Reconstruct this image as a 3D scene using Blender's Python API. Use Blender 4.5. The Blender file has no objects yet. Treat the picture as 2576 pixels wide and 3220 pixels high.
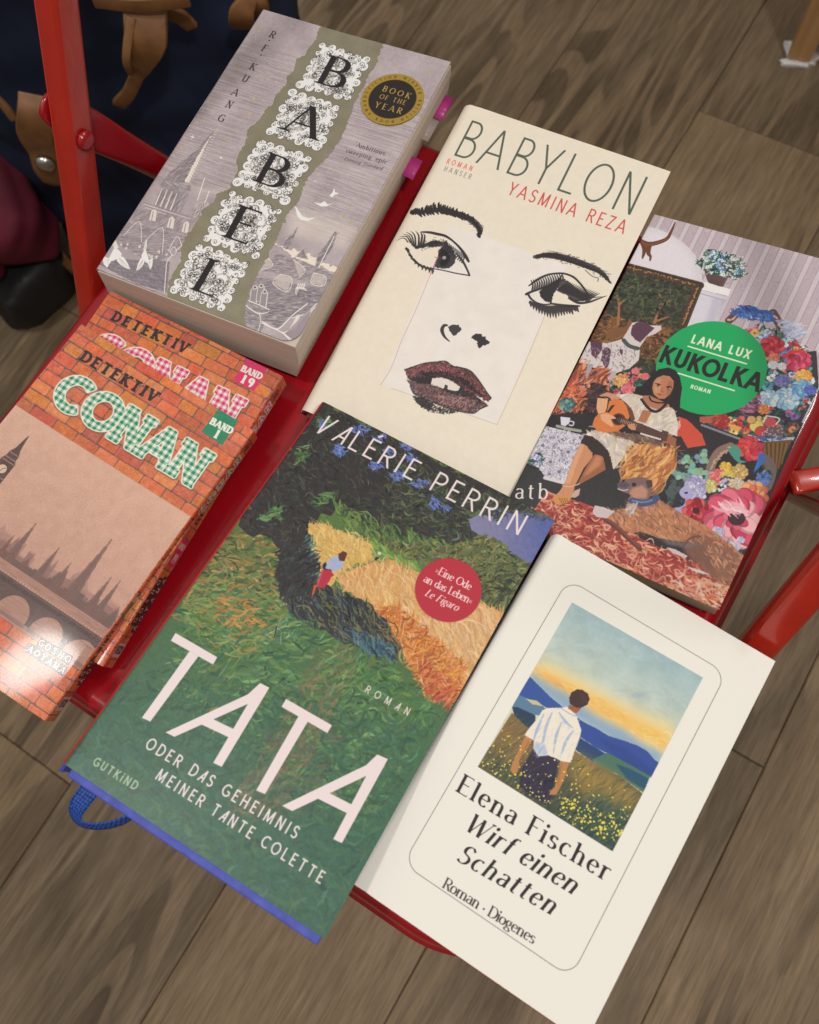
import bpy, bmesh, math, random
import numpy as np
from mathutils import Vector, Matrix

# ---------------------------------------------------------------------------
# camera, surroundings light, lamps, exposure   (metres; floor z=0, seat z=0.45)
# ---------------------------------------------------------------------------
scene = bpy.context.scene
SEAT = 0.45
cam_data = bpy.data.cameras.new('camera'); cam = bpy.data.objects.new('camera', cam_data)
scene.collection.objects.link(cam); scene.camera = cam
cam_data.sensor_fit = 'HORIZONTAL'; cam_data.sensor_width = 36.0
cam_data.lens = 36.0 * 2511.19 / 2576.0
cam_data.clip_start = 0.02; cam_data.clip_end = 50
R_ = Vector((0.950805, -0.294342, -0.096608)); U_ = Vector((0.309791, 0.903389, 0.296509)); F_ = Vector((0.0, 0.311851, -0.950131))
m = Matrix((R_, U_, -F_)).transposed().to_4x4(); m.translation = Vector((0, 0, SEAT + 0.404488)); cam.matrix_world = m
cam_data.dof.use_dof = True; cam_data.dof.focus_distance = 0.44; cam_data.dof.aperture_fstop = 13.0

world = bpy.data.worlds.new('World'); scene.world = world; world.use_nodes = True
wn, wl_ = world.node_tree.nodes, world.node_tree.links
bg = wn['Background']
tc = wn.new('ShaderNodeTexCoord'); sp = wn.new('ShaderNodeSeparateXYZ'); rp = wn.new('ShaderNodeValToRGB')
wl_.new(tc.outputs['Generated'], sp.inputs[0]); mr = wn.new('ShaderNodeMapRange'); mr.inputs['From Min'].default_value = -1
wl_.new(sp.outputs['Z'], mr.inputs['Value']); wl_.new(mr.outputs['Result'], rp.inputs['Fac'])
rp.color_ramp.elements[0].position = .35; rp.color_ramp.elements[0].color = (.05, .044, .038, 1)
rp.color_ramp.elements[1].position = .95; rp.color_ramp.elements[1].color = (.60, .56, .51, 1)
e = rp.color_ramp.elements.new(.6); e.color = (.20, .182, .163, 1)
wl_.new(rp.outputs['Color'], bg.inputs['Color']); bg.inputs['Strength'].default_value = .80

def ceiling_lamp(loc, power, size, col=(1, .965, .915), spread=150):
    d = bpy.data.lights.new('ceiling_spot', 'AREA'); d.shape = 'DISK'; d.size = size; d.energy = power; d.color = col; d.spread = math.radians(spread)
    o = bpy.data.objects.new('ceiling_spot', d); scene.collection.objects.link(o); o.location = loc
    o.rotation_euler = (Vector((0.05, 0.12, SEAT)) - Vector(loc)).to_track_quat('-Z', 'Y').to_euler()
    return o
ceiling_lamp((-0.70, 0.29, 2.36), 7.4, .13)
ceiling_lamp((0.42, -0.75, 2.40), 9.4, .16)
ceiling_lamp((1.50, 0.55, 2.45), 4.2, .18)

vs = scene.view_settings
vs.view_transform = 'Standard'; vs.look = 'None'; vs.exposure = 0.0; vs.gamma = 1.0
try: vs.use_curve_mapping = False
except Exception: pass
# where each book lies: cover middle O (m, seat height 0), cover axes U V N, size (mm), and the sketch-to-sheet map G
BOOK = {}
BOOK['babel']=dict(O=[-0.01027, 0.34381, 0.03786],U=[0.73765, -0.67516, 0.00636],V=[0.67518, 0.73765, -0.00167],N=[-0.00356, 0.00553, 0.99998],w=127.64,h=198.81,G=[[0.199551, 0.119471, -235.417], [0.0734897, -0.222633, 50.5288], [5.75086e-05, 0.000169993, 1.0]])
BOOK['babylon']=dict(O=[0.07724, 0.23755, 0.01583],U=[0.70723, -0.70696, 0.00631],V=[0.70254, 0.70375, 0.1057],N=[-0.07916, -0.07032, 0.99438],w=128.64,h=207.05,G=[[0.198656, 0.102542, -395.558], [0.0827439, -0.210143, 65.7668], [7.92543e-05, 0.000108798, 1.0]])
BOOK['tata']=dict(O=[-0.05694, 0.07762, 0.03335],U=[0.67996, -0.73276, -0.0266],V=[0.72438, 0.67692, -0.13055],N=[0.11367, 0.0695, 0.99108],w=138.83,h=214.25,G=[[0.191574, 0.121636, -436.742], [0.110702, -0.190256, 267.057], [4.86812e-06, 0.000234804, 1.0]])
BOOK['dio']=dict(O=[0.03276, -0.01289, 0.02247],U=[0.64781, -0.75619, -0.09228],V=[0.75786, 0.65202, -0.02274],N=[0.07736, -0.0552, 0.99547],w=116.50,h=183.85,G=[[0.161431, 0.0882227, -501.936], [0.101177, -0.159271, 203.134], [3.22079e-06, 0.000136223, 1.0]])
BOOK['kuk']=dict(O=[0.151, 0.13952, 0.02287],U=[0.68795, -0.71179, 0.1417],V=[0.71129, 0.70005, 0.06322],N=[-0.1442, 0.05729, 0.98789],w=114.18,h=190.26,G=[[0.228439, 0.110365, -628.075], [0.090347, -0.261846, 130.723], [0.000165395, 0.000198948, 1.0]])
BOOK['con1']=dict(O=[-0.17186, 0.1846, 0.02411],U=[0.6441, -0.75277, -0.13591],V=[0.75784, 0.65212, -0.02042],N=[0.104, -0.08984, 0.99051],w=116.43,h=179.45,G=[[0.164834, 0.126394, -236.434], [0.104981, -0.161616, 238.154], [-1.4263e-05, 0.000117793, 1.0]])
BOOK['con19']=dict(O=[-0.1488, 0.20601, 0.01533],U=[0.69628, -0.71496, -0.06343],V=[0.71692, 0.69704, 0.01289],N=[0.035, -0.05445, 0.9979],w=116.83,h=180.02,G=[[0.188001, 0.123182, -243.949], [0.0979597, -0.181975, 234.13], [2.41765e-05, 0.000132186, 1.0]])
# ---------------------------------------------------------------------------
# A small painter: covers are printed (painted) into generated textures, in
# flat sheet coordinates (millimetres), long before any camera is involved.
# ---------------------------------------------------------------------------
def rgb(c):
    return np.array(c, np.float32) / 255.0

class Sheet:
    """A flat printed sheet, w x h mm, local origin in the cover's middle."""
    def __init__(self, x0, x1, y0, y1, res, base, G=None, seed=1):
        self.x0, self.x1, self.y0, self.y1, self.res = x0, x1, y0, y1, res
        self.W = int(round((x1 - x0) * res)); self.H = int(round((y1 - y0) * res))
        self.a = np.empty((self.H, self.W, 3), np.float32); self.a[:] = rgb(base)
        self.G = None if G is None else np.array(G)
        self.rng = np.random.default_rng(seed)
        self.sx, self.sy, self.sk = 0.0, 0.0, 1.0
    def sketch(self, ox, oy, k):
        """choose which page of the reference sketch the next points were measured on"""
        self.sx, self.sy, self.sk = ox, oy, k
    def mm(self, pts):
        p = np.asarray(pts, float).reshape(-1, 2)
        q = np.c_[p[:, 0] / self.sk + self.sx, p[:, 1] / self.sk + self.sy, np.ones(len(p))] @ self.G.T
        return q[:, :2] / q[:, 2:]
    def cv(self, m):
        m = np.asarray(m, float).reshape(-1, 2)
        return np.c_[(m[:, 0] - self.x0) * self.res, (self.y1 - m[:, 1]) * self.res]
    def P(self, pts):
        return self.cv(self.mm(pts))
    # ---- coverage of a polygon (signed accumulation, four sub-rows per row)
    def cover(self, polys):
        SS = 4
        allp = np.concatenate(polys)
        bx0 = max(int(np.floor(allp[:, 0].min())) - 1, 0); bx1 = min(int(np.ceil(allp[:, 0].max())) + 2, self.W)
        by0 = max(int(np.floor(allp[:, 1].min())) - 1, 0); by1 = min(int(np.ceil(allp[:, 1].max())) + 2, self.H)
        if bx1 <= bx0 or by1 <= by0:
            return None
        w, h = bx1 - bx0, by1 - by0
        acc = np.zeros((h, w + 2), np.float32)
        rows, cols, vals = [], [], []
        for p in polys:
            q = np.roll(p, -1, 0)
            for (xa, ya), (xb, yb) in zip(p, q):
                if ya == yb:
                    continue
                s = 1.0
                if ya > yb:
                    xa, ya, xb, yb, s = xb, yb, xa, ya, -1.0
                r0 = int(np.ceil((ya - by0) * SS - .5)); r1 = int(np.ceil((yb - by0) * SS - .5))
                r0 = max(r0, 0); r1 = min(r1, h * SS)
                if r1 <= r0:
                    continue
                r = np.arange(r0, r1)
                x = xa + (xb - xa) * (((r + .5) / SS + by0) - ya) / (yb - ya) - bx0
                x = np.clip(x, 0, w)
                rows.append(r // SS); cols.append(x); vals.append(np.full(len(r), s / SS))
        if not rows:
            return None
        r = np.concatenate(rows); x = np.concatenate(cols); v = np.concatenate(vals)
        i = np.floor(x).astype(int); f = x - i
        np.add.at(acc, (r, i), v * (1 - f)); np.add.at(acc, (r, i + 1), v * f)
        c = np.clip(np.abs(np.cumsum(acc, 1)[:, :w]), 0, 1)
        return bx0, by0, c
    def lay(self, cov, color, alpha=1.0):
        if cov is None:
            return
        x, y, c = cov
        c = (c * alpha)[..., None]
        reg = self.a[y:y + c.shape[0], x:x + c.shape[1]]
        col = color if isinstance(color, np.ndarray) and color.ndim == 3 else rgb(color) if not isinstance(color, np.ndarray) else color
        reg += (col - reg) * c
    def poly(self, pts, color, alpha=1.0, rough=0.0, soft=0.0):
        p = self.P(pts)
        self.cpoly(p, color, alpha, rough, soft)
    def cpoly(self, p, color, alpha=1.0, rough=0.0, soft=0.0):
        if rough:
            p = roughen(p, rough * self.res, self.rng)
        c = self.cover([p])
        if c is not None and soft:
            x, y, m = c
            k = max(1, int(soft * self.res))
            y0, x0 = max(y - 2 * k, 0), max(x - 2 * k, 0)
            y1, x1 = min(y + m.shape[0] + 2 * k, self.H), min(x + m.shape[1] + 2 * k, self.W)
            big = np.zeros((y1 - y0, x1 - x0), np.float32)
            big[y - y0:y - y0 + m.shape[0], x - x0:x - x0 + m.shape[1]] = m
            c = (x0, y0, blur(big, k))
        self.lay(c, color, alpha)
        return c
    def grad(self, pts, pa, ca, pb, cb, alpha=1.0, soft=0.0):
        """polygon filled with a blend from colour ca at pa to cb at pb"""
        c = self.cover([self.P(pts)])
        if c is None:
            return
        x, y, m = c
        if soft:
            m = blur(m, max(1, int(soft * self.res)))
        A, B = self.P([pa])[0], self.P([pb])[0]
        yy, xx = np.mgrid[y:y + m.shape[0], x:x + m.shape[1]]
        d = B - A
        t = np.clip(((xx - A[0]) * d[0] + (yy - A[1]) * d[1]) / (d @ d), 0, 1)[..., None].astype(np.float32)
        self.lay((x, y, m), rgb(ca) * (1 - t) + rgb(cb) * t, alpha)
    def line(self, pts, w, color, alpha=1.0, mm=False):
        """round stroke; w in mm, a number or one per point"""
        p = self.cv(pts) if mm else self.P(pts)
        w = np.asarray(w, float) * self.res
        if not mm and len(p) > 2:
            p, w = smooth(p, w)
        self.cline(p, w, color, alpha)
    def cline(self, p, w, color, alpha=1.0):
        n = len(p)
        w = np.broadcast_to(w, (n,)) / 2.0
        m = w.max() + 1.5
        bx0 = max(int(p[:, 0].min() - m), 0); bx1 = min(int(p[:, 0].max() + m) + 1, self.W)
        by0 = max(int(p[:, 1].min() - m), 0); by1 = min(int(p[:, 1].max() + m) + 1, self.H)
        if bx1 <= bx0 or by1 <= by0:
            return
        cov = np.zeros((by1 - by0, bx1 - bx0), np.float32)
        for k in range(n - 1):
            a, b = p[k], p[k + 1]
            mm_ = max(w[k], w[k + 1]) + 1.5
            x0 = max(int(min(a[0], b[0]) - mm_), bx0); x1 = min(int(max(a[0], b[0]) + mm_) + 1, bx1)
            y0 = max(int(min(a[1], b[1]) - mm_), by0); y1 = min(int(max(a[1], b[1]) + mm_) + 1, by1)
            if x1 <= x0 or y1 <= y0:
                continue
            X = np.arange(x0, x1)[None, :] + .5 - a[0]; Y = np.arange(y0, y1)[:, None] + .5 - a[1]
            dx, dy = b - a
            L = dx * dx + dy * dy
            t = np.clip((X * dx + Y * dy) / L, 0, 1) if L > 1e-9 else np.zeros((y1 - y0, x1 - x0))
            d = np.hypot(X - t * dx, Y - t * dy)
            hw = w[k] + (w[k + 1] - w[k]) * t
            c = np.clip(hw - d + .5, 0, 1) * np.clip(hw * 2, 0, 1)
            s = cov[y0 - by0:y1 - by0, x0 - bx0:x1 - bx0]
            np.maximum(s, c, out=s)
        self.lay((bx0, by0, cov), color, alpha)
    def disc(self, c, r, color, alpha=1.0, mm=False):
        m = np.asarray([c], float) if mm else self.mm([c])
        t = np.linspace(0, 2 * math.pi, 40, endpoint=False)
        self.cpoly(self.cv(m + r * np.c_[np.cos(t), np.sin(t)]), color, alpha)
    def noise(self, cell, seed=0):
        """smooth value noise over the sheet, cell size in mm, range -1..1"""
        return vnoise(self.H, self.W, cell * self.res, seed)
    def mask(self, pts):
        c = self.cover([self.P(pts)])
        m = np.zeros((self.H, self.W), np.float32)
        if c is not None:
            x, y, k = c
            m[y:y + k.shape[0], x:x + k.shape[1]] = k
        return m
    def dabs(self, pts, pal, n, L, w, ang, da=.4, alpha=.9, bend=.3, dv=10):
        """n brush marks with their middle inside the outline; sizes in mm, angle in sheet degrees"""
        p = self.P(pts)
        lo, hi = p.min(0), p.max(0)
        done = 0; tries = 0
        while done < n and tries < n * 12:
            k = min(4 * n, 4000); tries += k
            q = self.rng.uniform(lo, hi, (k, 2))
            q = q[inside(p, q)]
            for c in q:
                if done >= n:
                    break
                done += 1
                a = math.radians(ang(c) if callable(ang) else ang) + self.rng.normal(0, da)
                l = L * self.res * self.rng.uniform(.5, 1.4); ww = w * self.res * self.rng.uniform(.5, 1.4)
                d = np.array([math.cos(a), -math.sin(a)]); nrm = np.array([-d[1], d[0]])
                b = self.rng.normal(0, bend) * l * .5
                col = np.array(pal[self.rng.integers(len(pal))], float) + self.rng.normal(0, dv) + self.rng.normal(0, dv * .4, 3)
                t = np.array([-.5, -.17, .17, .5])[:, None]
                q_, w_ = c + d * l * t + nrm * b * (1 - (2 * t) ** 2), np.array([.35, 1, .9, .25]) * ww
                if bend > .45: q_, w_ = smooth(q_, w_, 3)
                self.cline(q_, w_, tuple(np.clip(col, 0, 255)), alpha)
    def speckle(self, amount, cell=.25, seed=5):
        self.a += (self.noise(cell, seed) * amount / 255.0)[..., None]

def smooth(p, w, n=5):
    w = np.broadcast_to(w, (len(p),))
    e = np.concatenate([p[:1], p, p[-1:]]); o, ow = [], []
    for k in range(len(p) - 1):
        a, b, c, d = e[k:k + 4]
        t = np.arange(n)[:, None] / n
        o.append(.5 * (2 * b + (c - a) * t + (2 * a - 5 * b + 4 * c - d) * t ** 2 + (3 * b - a - 3 * c + d) * t ** 3))
        ow.append(w[k] + (w[k + 1] - w[k]) * t[:, 0])
    return np.concatenate(o + [p[-1:]]), np.concatenate(ow + [w[-1:]])

def inside(p, q):
    r = np.zeros(len(q), bool)
    x, y = q[:, 0], q[:, 1]
    for (xa, ya), (xb, yb) in zip(p, np.roll(p, -1, 0)):
        c = (ya > y) != (yb > y)
        with np.errstate(divide='ignore', invalid='ignore'):
            r ^= c & (x < (xb - xa) * (y - ya) / (yb - ya) + xa)
    return r

def roughen(p, amt, rng):
    q = np.roll(p, -1, 0); out = []
    for a, b in zip(p, q):
        L = np.hypot(*(b - a)); n = max(1, int(L / max(amt * 2.2, 1.0)))
        t = np.arange(n)[:, None] / n
        out.append(a + (b - a) * t + rng.normal(0, amt, (n, 2)) * (t > 0))
    return np.concatenate(out)

def blur(m, k):
    for ax in (0, 1):
        for _ in range(2):
            c = np.cumsum(np.concatenate([np.zeros_like(np.take(m, [0], ax)), m], ax), ax)
            n = m.shape[ax]
            i = np.arange(n)
            hi = np.minimum(i + k + 1, n); lo = np.maximum(i - k, 0)
            m = (np.take(c, hi, ax) - np.take(c, lo, ax)) / (2 * k + 1)
    return m.astype(np.float32)

def vnoise(H, W, cell, seed=0):
    rng = np.random.default_rng(seed + 991)
    cell = max(cell, 1.0)
    gh, gw = int(H / cell) + 3, int(W / cell) + 3
    g = rng.uniform(-1, 1, (gh, gw)).astype(np.float32)
    y = np.arange(H) / cell; x = np.arange(W) / cell
    yi, xi = y.astype(int), x.astype(int)
    fy, fx = (y - yi), (x - xi)
    fy = (fy * fy * (3 - 2 * fy)).astype(np.float32)[:, None]; fx = (fx * fx * (3 - 2 * fx)).astype(np.float32)[None, :]
    a = g[yi][:, xi]; b = g[yi][:, xi + 1]; c = g[yi + 1][:, xi]; d = g[yi + 1][:, xi + 1]
    return (a * (1 - fx) + b * fx) * (1 - fy) + (c * (1 - fx) + d * fx) * fy

# ---------------------------------------------------------------------------
# Lettering: one set of pen skeletons, drawn thin, bold, with serifs or slabs.
# ---------------------------------------------------------------------------
def _arc(cx, cy, rx, ry, a0, a1, n=14):
    t = np.radians(np.linspace(a0, a1, n))
    return [(cx + rx * math.cos(v), cy + ry * math.sin(v)) for v in t]
X = .66   # x-height
def _g():
    A = _arc; g = {}
    # glyph: (width, strokes, serif spots); stroke = (points, pen) pen: 'S' stem 'H' hairline 'C' follows direction
    g['A'] = (.70, [([(0, 0), (.35, 1)], 'H'), ([(.35, 1), (.70, 0)], 'S'), ([(.13, .34), (.57, .34)], 'H')], [(0, 0), (.70, 0)])
    g['a^'] = (.50, [([(0, 0), (.47, 1)], 'H'), ([(.47, 1), (.47, 0)], 'S'), ([(.17, .33), (.47, .33)], 'H')], [])
    g['v^'] = (.50, [([(.03, 1), (.03, 0)], 'S'), ([(.03, 0), (.50, 1)], 'H')], [])
    g['B'] = (.56, [([(.08, 0), (.08, 1)], 'S'), ([(.08, 1), (.28, 1)] + A(.28, .755, .21, .245, 90, -90) + [(.08, .51)], 'C'), ([(.08, .51), (.30, .51)] + A(.30, .255, .25, .255, 90, -90) + [(.08, 0)], 'C')], [(.08, 0), (.08, 1)])
    g['C'] = (.66, [(A(.38, .5, .37, .5, 48, 312, 26), 'C')], [])
    g['D'] = (.66, [([(.08, 0), (.08, 1)], 'S'), ([(.08, 1), (.28, 1)] + A(.28, .5, .37, .5, 90, -90, 22) + [(.08, 0)], 'C')], [(.08, 0), (.08, 1)])
    g['E'] = (.50, [([(.08, 0), (.08, 1)], 'S'), ([(.08, 1), (.49, 1)], 'H'), ([(.08, .52), (.43, .52)], 'H'), ([(.08, 0), (.51, 0)], 'H')], [(.08, 0), (.08, 1), (.49, 1, 'd'), (.51, 0, 'u')])
    g['F'] = (.48, [([(.08, 0), (.08, 1)], 'S'), ([(.08, 1), (.48, 1)], 'H'), ([(.08, .52), (.40, .52)], 'H')], [(.08, 0), (.08, 1), (.48, 1, 'd')])
    g['G'] = (.70, [(A(.39, .5, .38, .5, 48, 320, 26), 'C'), ([(.68, .18), (.68, .45)], 'S'), ([(.42, .45), (.68, .45)], 'H')], [])
    g['H'] = (.66, [([(.08, 0), (.08, 1)], 'S'), ([(.58, 0), (.58, 1)], 'S'), ([(.08, .52), (.58, .52)], 'H')], [(.08, 0), (.08, 1), (.58, 0), (.58, 1)])
    g['I'] = (.16, [([(.08, 0), (.08, 1)], 'S')], [(.08, 0), (.08, 1)])
    g['K'] = (.60, [([(.08, 0), (.08, 1)], 'S'), ([(.55, 1), (.08, .40)], 'H'), ([(.22, .56), (.60, 0)], 'S')], [(.08, 0), (.08, 1), (.55, 1), (.60, 0)])
    g['L'] = (.48, [([(.08, 0), (.08, 1)], 'S'), ([(.08, 0), (.48, 0)], 'H')], [(.08, 0), (.08, 1), (.48, 0, 'u')])
    g['M'] = (.84, [([(.08, 0), (.12, 1)], 'H'), ([(.12, 1), (.42, .05)], 'S'), ([(.42, .05), (.72, 1)], 'H'), ([(.72, 1), (.76, 0)], 'S')], [(.08, 0), (.12, 1), (.72, 1), (.76, 0)])
    g['N'] = (.66, [([(.08, 0), (.08, 1)], 'H'), ([(.08, 1), (.58, 0)], 'S'), ([(.58, 0), (.58, 1)], 'H')], [(.08, 0), (.08, 1), (.58, 1)])
    g['O'] = (.76, [(A(.38, .5, .37, .5, 0, 366, 38), 'C')], [])
    g['P'] = (.54, [([(.08, 0), (.08, 1)], 'S'), ([(.08, 1), (.28, 1)] + A(.28, .73, .25, .27, 90, -90) + [(.08, .46)], 'C')], [(.08, 0), (.08, 1)])
    g['R'] = (.58, [([(.08, 0), (.08, 1)], 'S'), ([(.08, 1), (.28, 1)] + A(.28, .745, .24, .255, 90, -90) + [(.08, .49)], 'C'), ([(.28, .49), (.56, 0)], 'S')], [(.08, 0), (.08, 1), (.57, 0)])
    g['S'] = (.52, [([(.48, .84)] + A(.27, .755, .20, .245, 60, 235, 16) + A(.25, .25, .23, .25, 62, -150, 18), 'C')], [])
    g['T'] = (.60, [([(.30, 0), (.30, 1)], 'S'), ([(.02, 1), (.58, 1)], 'H')], [(.30, 0), (.02, 1, 'd'), (.58, 1, 'd')])
    g['U'] = (.64, [([(.08, 1), (.08, .32)] + A(.32, .30, .24, .30, 180, 360, 18) + [(.56, .32), (.56, 1)], 'C')], [(.08, 1), (.56, 1)])
    g['V'] = (.66, [([(.02, 1), (.33, 0)], 'S'), ([(.33, 0), (.64, 1)], 'H')], [(.02, 1), (.64, 1)])
    g['W'] = (.94, [([(.02, 1), (.26, 0)], 'S'), ([(.26, 0), (.47, .95)], 'H'), ([(.47, .95), (.69, 0)], 'S'), ([(.69, 0), (.92, 1)], 'H')], [(.02, 1), (.92, 1)])
    g['X'] = (.60, [([(.02, 1), (.58, 0)], 'S'), ([(.02, 0), (.58, 1)], 'H')], [(.02, 1), (.58, 0), (.02, 0), (.58, 1)])
    g['Y'] = (.60, [([(.02, 1), (.30, .42)], 'S'), ([(.30, .47), (.30, 0)], 'S'), ([(.30, .42), (.58, 1)], 'H')], [(.02, 1), (.58, 1), (.30, 0)])
    g['Z'] = (.56, [([(.04, 1), (.53, 1)], 'H'), ([(.53, 1), (.03, 0)], 'S'), ([(.03, 0), (.55, 0)], 'H')], [])
    g['1'] = (.34, [([(.20, 0), (.20, 1)], 'S'), ([(.20, 1), (.03, .82)], 'H')], [(.20, 0)])
    g['9'] = (.52, [(A(.26, .70, .22, .29, 0, 360, 26), 'C'), (A(.24, .60, .24, .58, 20, -95, 16), 'C')], [])
    # lower case
    g['a'] = (.44, [(A(.20, X - .17, .17, .17, 150, 0, 12) + [(.37, .10), (.45, .01)], 'C'), ([(.37, X - .27)] + A(.20, .18, .17, .18, 85, 330, 18), 'C')], [])
    g['b'] = (.50, [([(.08, 1), (.08, .02)], 'S'), (A(.27, X / 2, .20, X / 2, 150, -150, 24), 'C')], [(.08, 1, 'l')])
    g['c'] = (.42, [(A(.24, X / 2, .21, X / 2, 50, 310, 22), 'C')], [])
    g['d'] = (.52, [([(.42, 1), (.42, 0)], 'S'), (A(.24, X / 2, .20, X / 2, 30, 330, 24), 'C')], [(.42, 1, 'l'), (.42, 0, 'r')])
    g['e'] = (.44, [([(.05, X * .55), (.40, X * .55)], 'H'), (A(.23, X / 2, .20, X / 2, 10, 315, 24), 'C')], [])
    g['f'] = (.30, [([(.13, 0), (.13, .80)] + A(.27, .80, .14, .20, 180, 55, 10), 'C'), ([(0, X), (.28, X)], 'H')], [(.13, 0)])
    g['g'] = (.46, [(A(.21, X - .21, .17, .21, 0, 360, 22), 'C'), ([(.12, X - .38), (.08, .10), (.34, .06)] + A(.24, -.13, .21, .13, 60, -250, 20), 'C'), ([(.33, X - .06), (.46, X + .02)], 'H')], [])
    g['h'] = (.54, [([(.08, 0), (.08, 1)], 'S'), ([(.08, X - .22)] + A(.26, X - .20, .17, .20, 160, 0, 12) + [(.43, X - .2), (.43, 0)], 'C')], [(.08, 0), (.08, 1, 'l'), (.43, 0)])
    g['i'] = (.18, [([(.09, 0), (.09, X)], 'S'), ([(.09, .90), (.09, .905)], 'D')], [(.09, 0), (.09, X, 'l')])
    g['l'] = (.18, [([(.09, 0), (.09, 1)], 'S')], [(.09, 0), (.09, 1, 'l')])
    g['m'] = (.86, [([(.08, 0), (.08, X)], 'S'), ([(.08, X - .22)] + A(.25, X - .20, .17, .20, 160, 0, 12) + [(.42, 0)], 'C'), ([(.42, X - .22)] + A(.59, X - .20, .17, .20, 160, 0, 12) + [(.76, 0)], 'C')], [(.08, 0), (.08, X, 'l'), (.42, 0), (.76, 0)])
    g['n'] = (.54, [([(.08, 0), (.08, X)], 'S'), ([(.08, X - .22)] + A(.26, X - .20, .17, .20, 160, 0, 12) + [(.43, X - .2), (.43, 0)], 'C')], [(.08, 0), (.08, X, 'l'), (.43, 0)])
    g['o'] = (.48, [(A(.24, X / 2, .22, X / 2, 0, 367, 30), 'C')], [])
    g['p'] = (.52, [([(.08, -.30), (.08, X)], 'S'), (A(.27, X / 2, .20, X / 2, 150, -150, 24), 'C')], [(.08, -.30), (.08, X, 'l')])
    g['r'] = (.38, [([(.08, 0), (.08, X)], 'S'), ([(.08, X - .22)] + A(.26, X - .18, .16, .18, 165, 50, 8), 'C')], [(.08, 0), (.08, X, 'l')])
    g['s'] = (.38, [([(.33, X - .10)] + A(.19, X - .165, .14, .165, 60, 235, 12) + A(.18, .165, .16, .165, 62, -150, 14), 'C')], [])
    g['t'] = (.32, [([(.13, X + .2), (.13, .14)] + A(.24, .14, .11, .14, 180, 300, 8), 'C'), ([(.0, X), (.29, X)], 'H')], [])
    g['u'] = (.54, [([(.08, X), (.08, .2)] + A(.25, .20, .17, .20, 180, 340, 12), 'C'), ([(.43, X), (.43, 0)], 'S')], [(.08, X, 'l'), (.43, X, 'l'), (.43, 0, 'r')])
    g['v'] = (.48, [([(.02, X), (.24, 0)], 'S'), ([(.24, 0), (.46, X)], 'H')], [(.02, X), (.46, X)])
    g['w'] = (.70, [([(.02, X), (.19, 0)], 'S'), ([(.19, 0), (.35, X)], 'H'), ([(.35, X), (.52, 0)], 'S'), ([(.52, 0), (.68, X)], 'H')], [(.02, X), (.68, X)])
    g['\u0131'] = (.16, [([(.08, 0), (.08, .72)], 'S'), ([(.08, .93), (.08, .935)], 'D')], [])   # the short i of a capital line
    g['.'] = (.14, [([(.07, .05), (.07, .055)], 'D')], [])
    g['\u00b7'] = (.14, [([(.07, .33), (.07, .335)], 'D')], [])
    g[','] = (.14, [([(.08, .06), (.03, -.12)], 'H')], [])
    g['\u2018'] = (.12, [([(.09, 1), (.04, .82)], 'S')], [])
    g['\u2019'] = (.12, [([(.09, 1), (.04, .82)], 'S')], [])
    g['\u00bb'] = (.40, [([(.05, .12), (.17, .31), (.05, .5)], 'H'), ([(.22, .12), (.34, .31), (.22, .5)], 'H')], [])
    g['\u00ab'] = (.40, [([(.17, .12), (.05, .31), (.17, .5)], 'H'), ([(.34, .12), (.22, .31), (.34, .5)], 'H')], [])
    e = g['E']; g['\u00c9'] = (e[0], e[1] + [([(.20, 1.14), (.38, 1.30)], 'H')], e[2])
    return g
GLYPHS = _g()

def ribbon(pts, w):
    """outline of a pen line with butt ends and mitred joints; w one width per point"""
    p = np.asarray(pts, float)
    keep = np.r_[True, np.hypot(*np.diff(p, axis=0).T) > 1e-6]
    p = p[keep]; w = np.broadcast_to(w, (len(keep),))[keep] / 2
    d = np.diff(p, axis=0); d /= np.hypot(d[:, 0], d[:, 1])[:, None]
    n = np.c_[-d[:, 1], d[:, 0]]
    m = np.empty_like(p); m[0], m[-1] = n[0], n[-1]
    if len(p) > 2:
        s = n[:-1] + n[1:]; L = (s * s).sum(1)
        m[1:-1] = s * (2 / np.maximum(L, .35))[:, None]
    return np.concatenate([p + m * w[:, None], (p - m * w[:, None])[::-1]])

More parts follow.
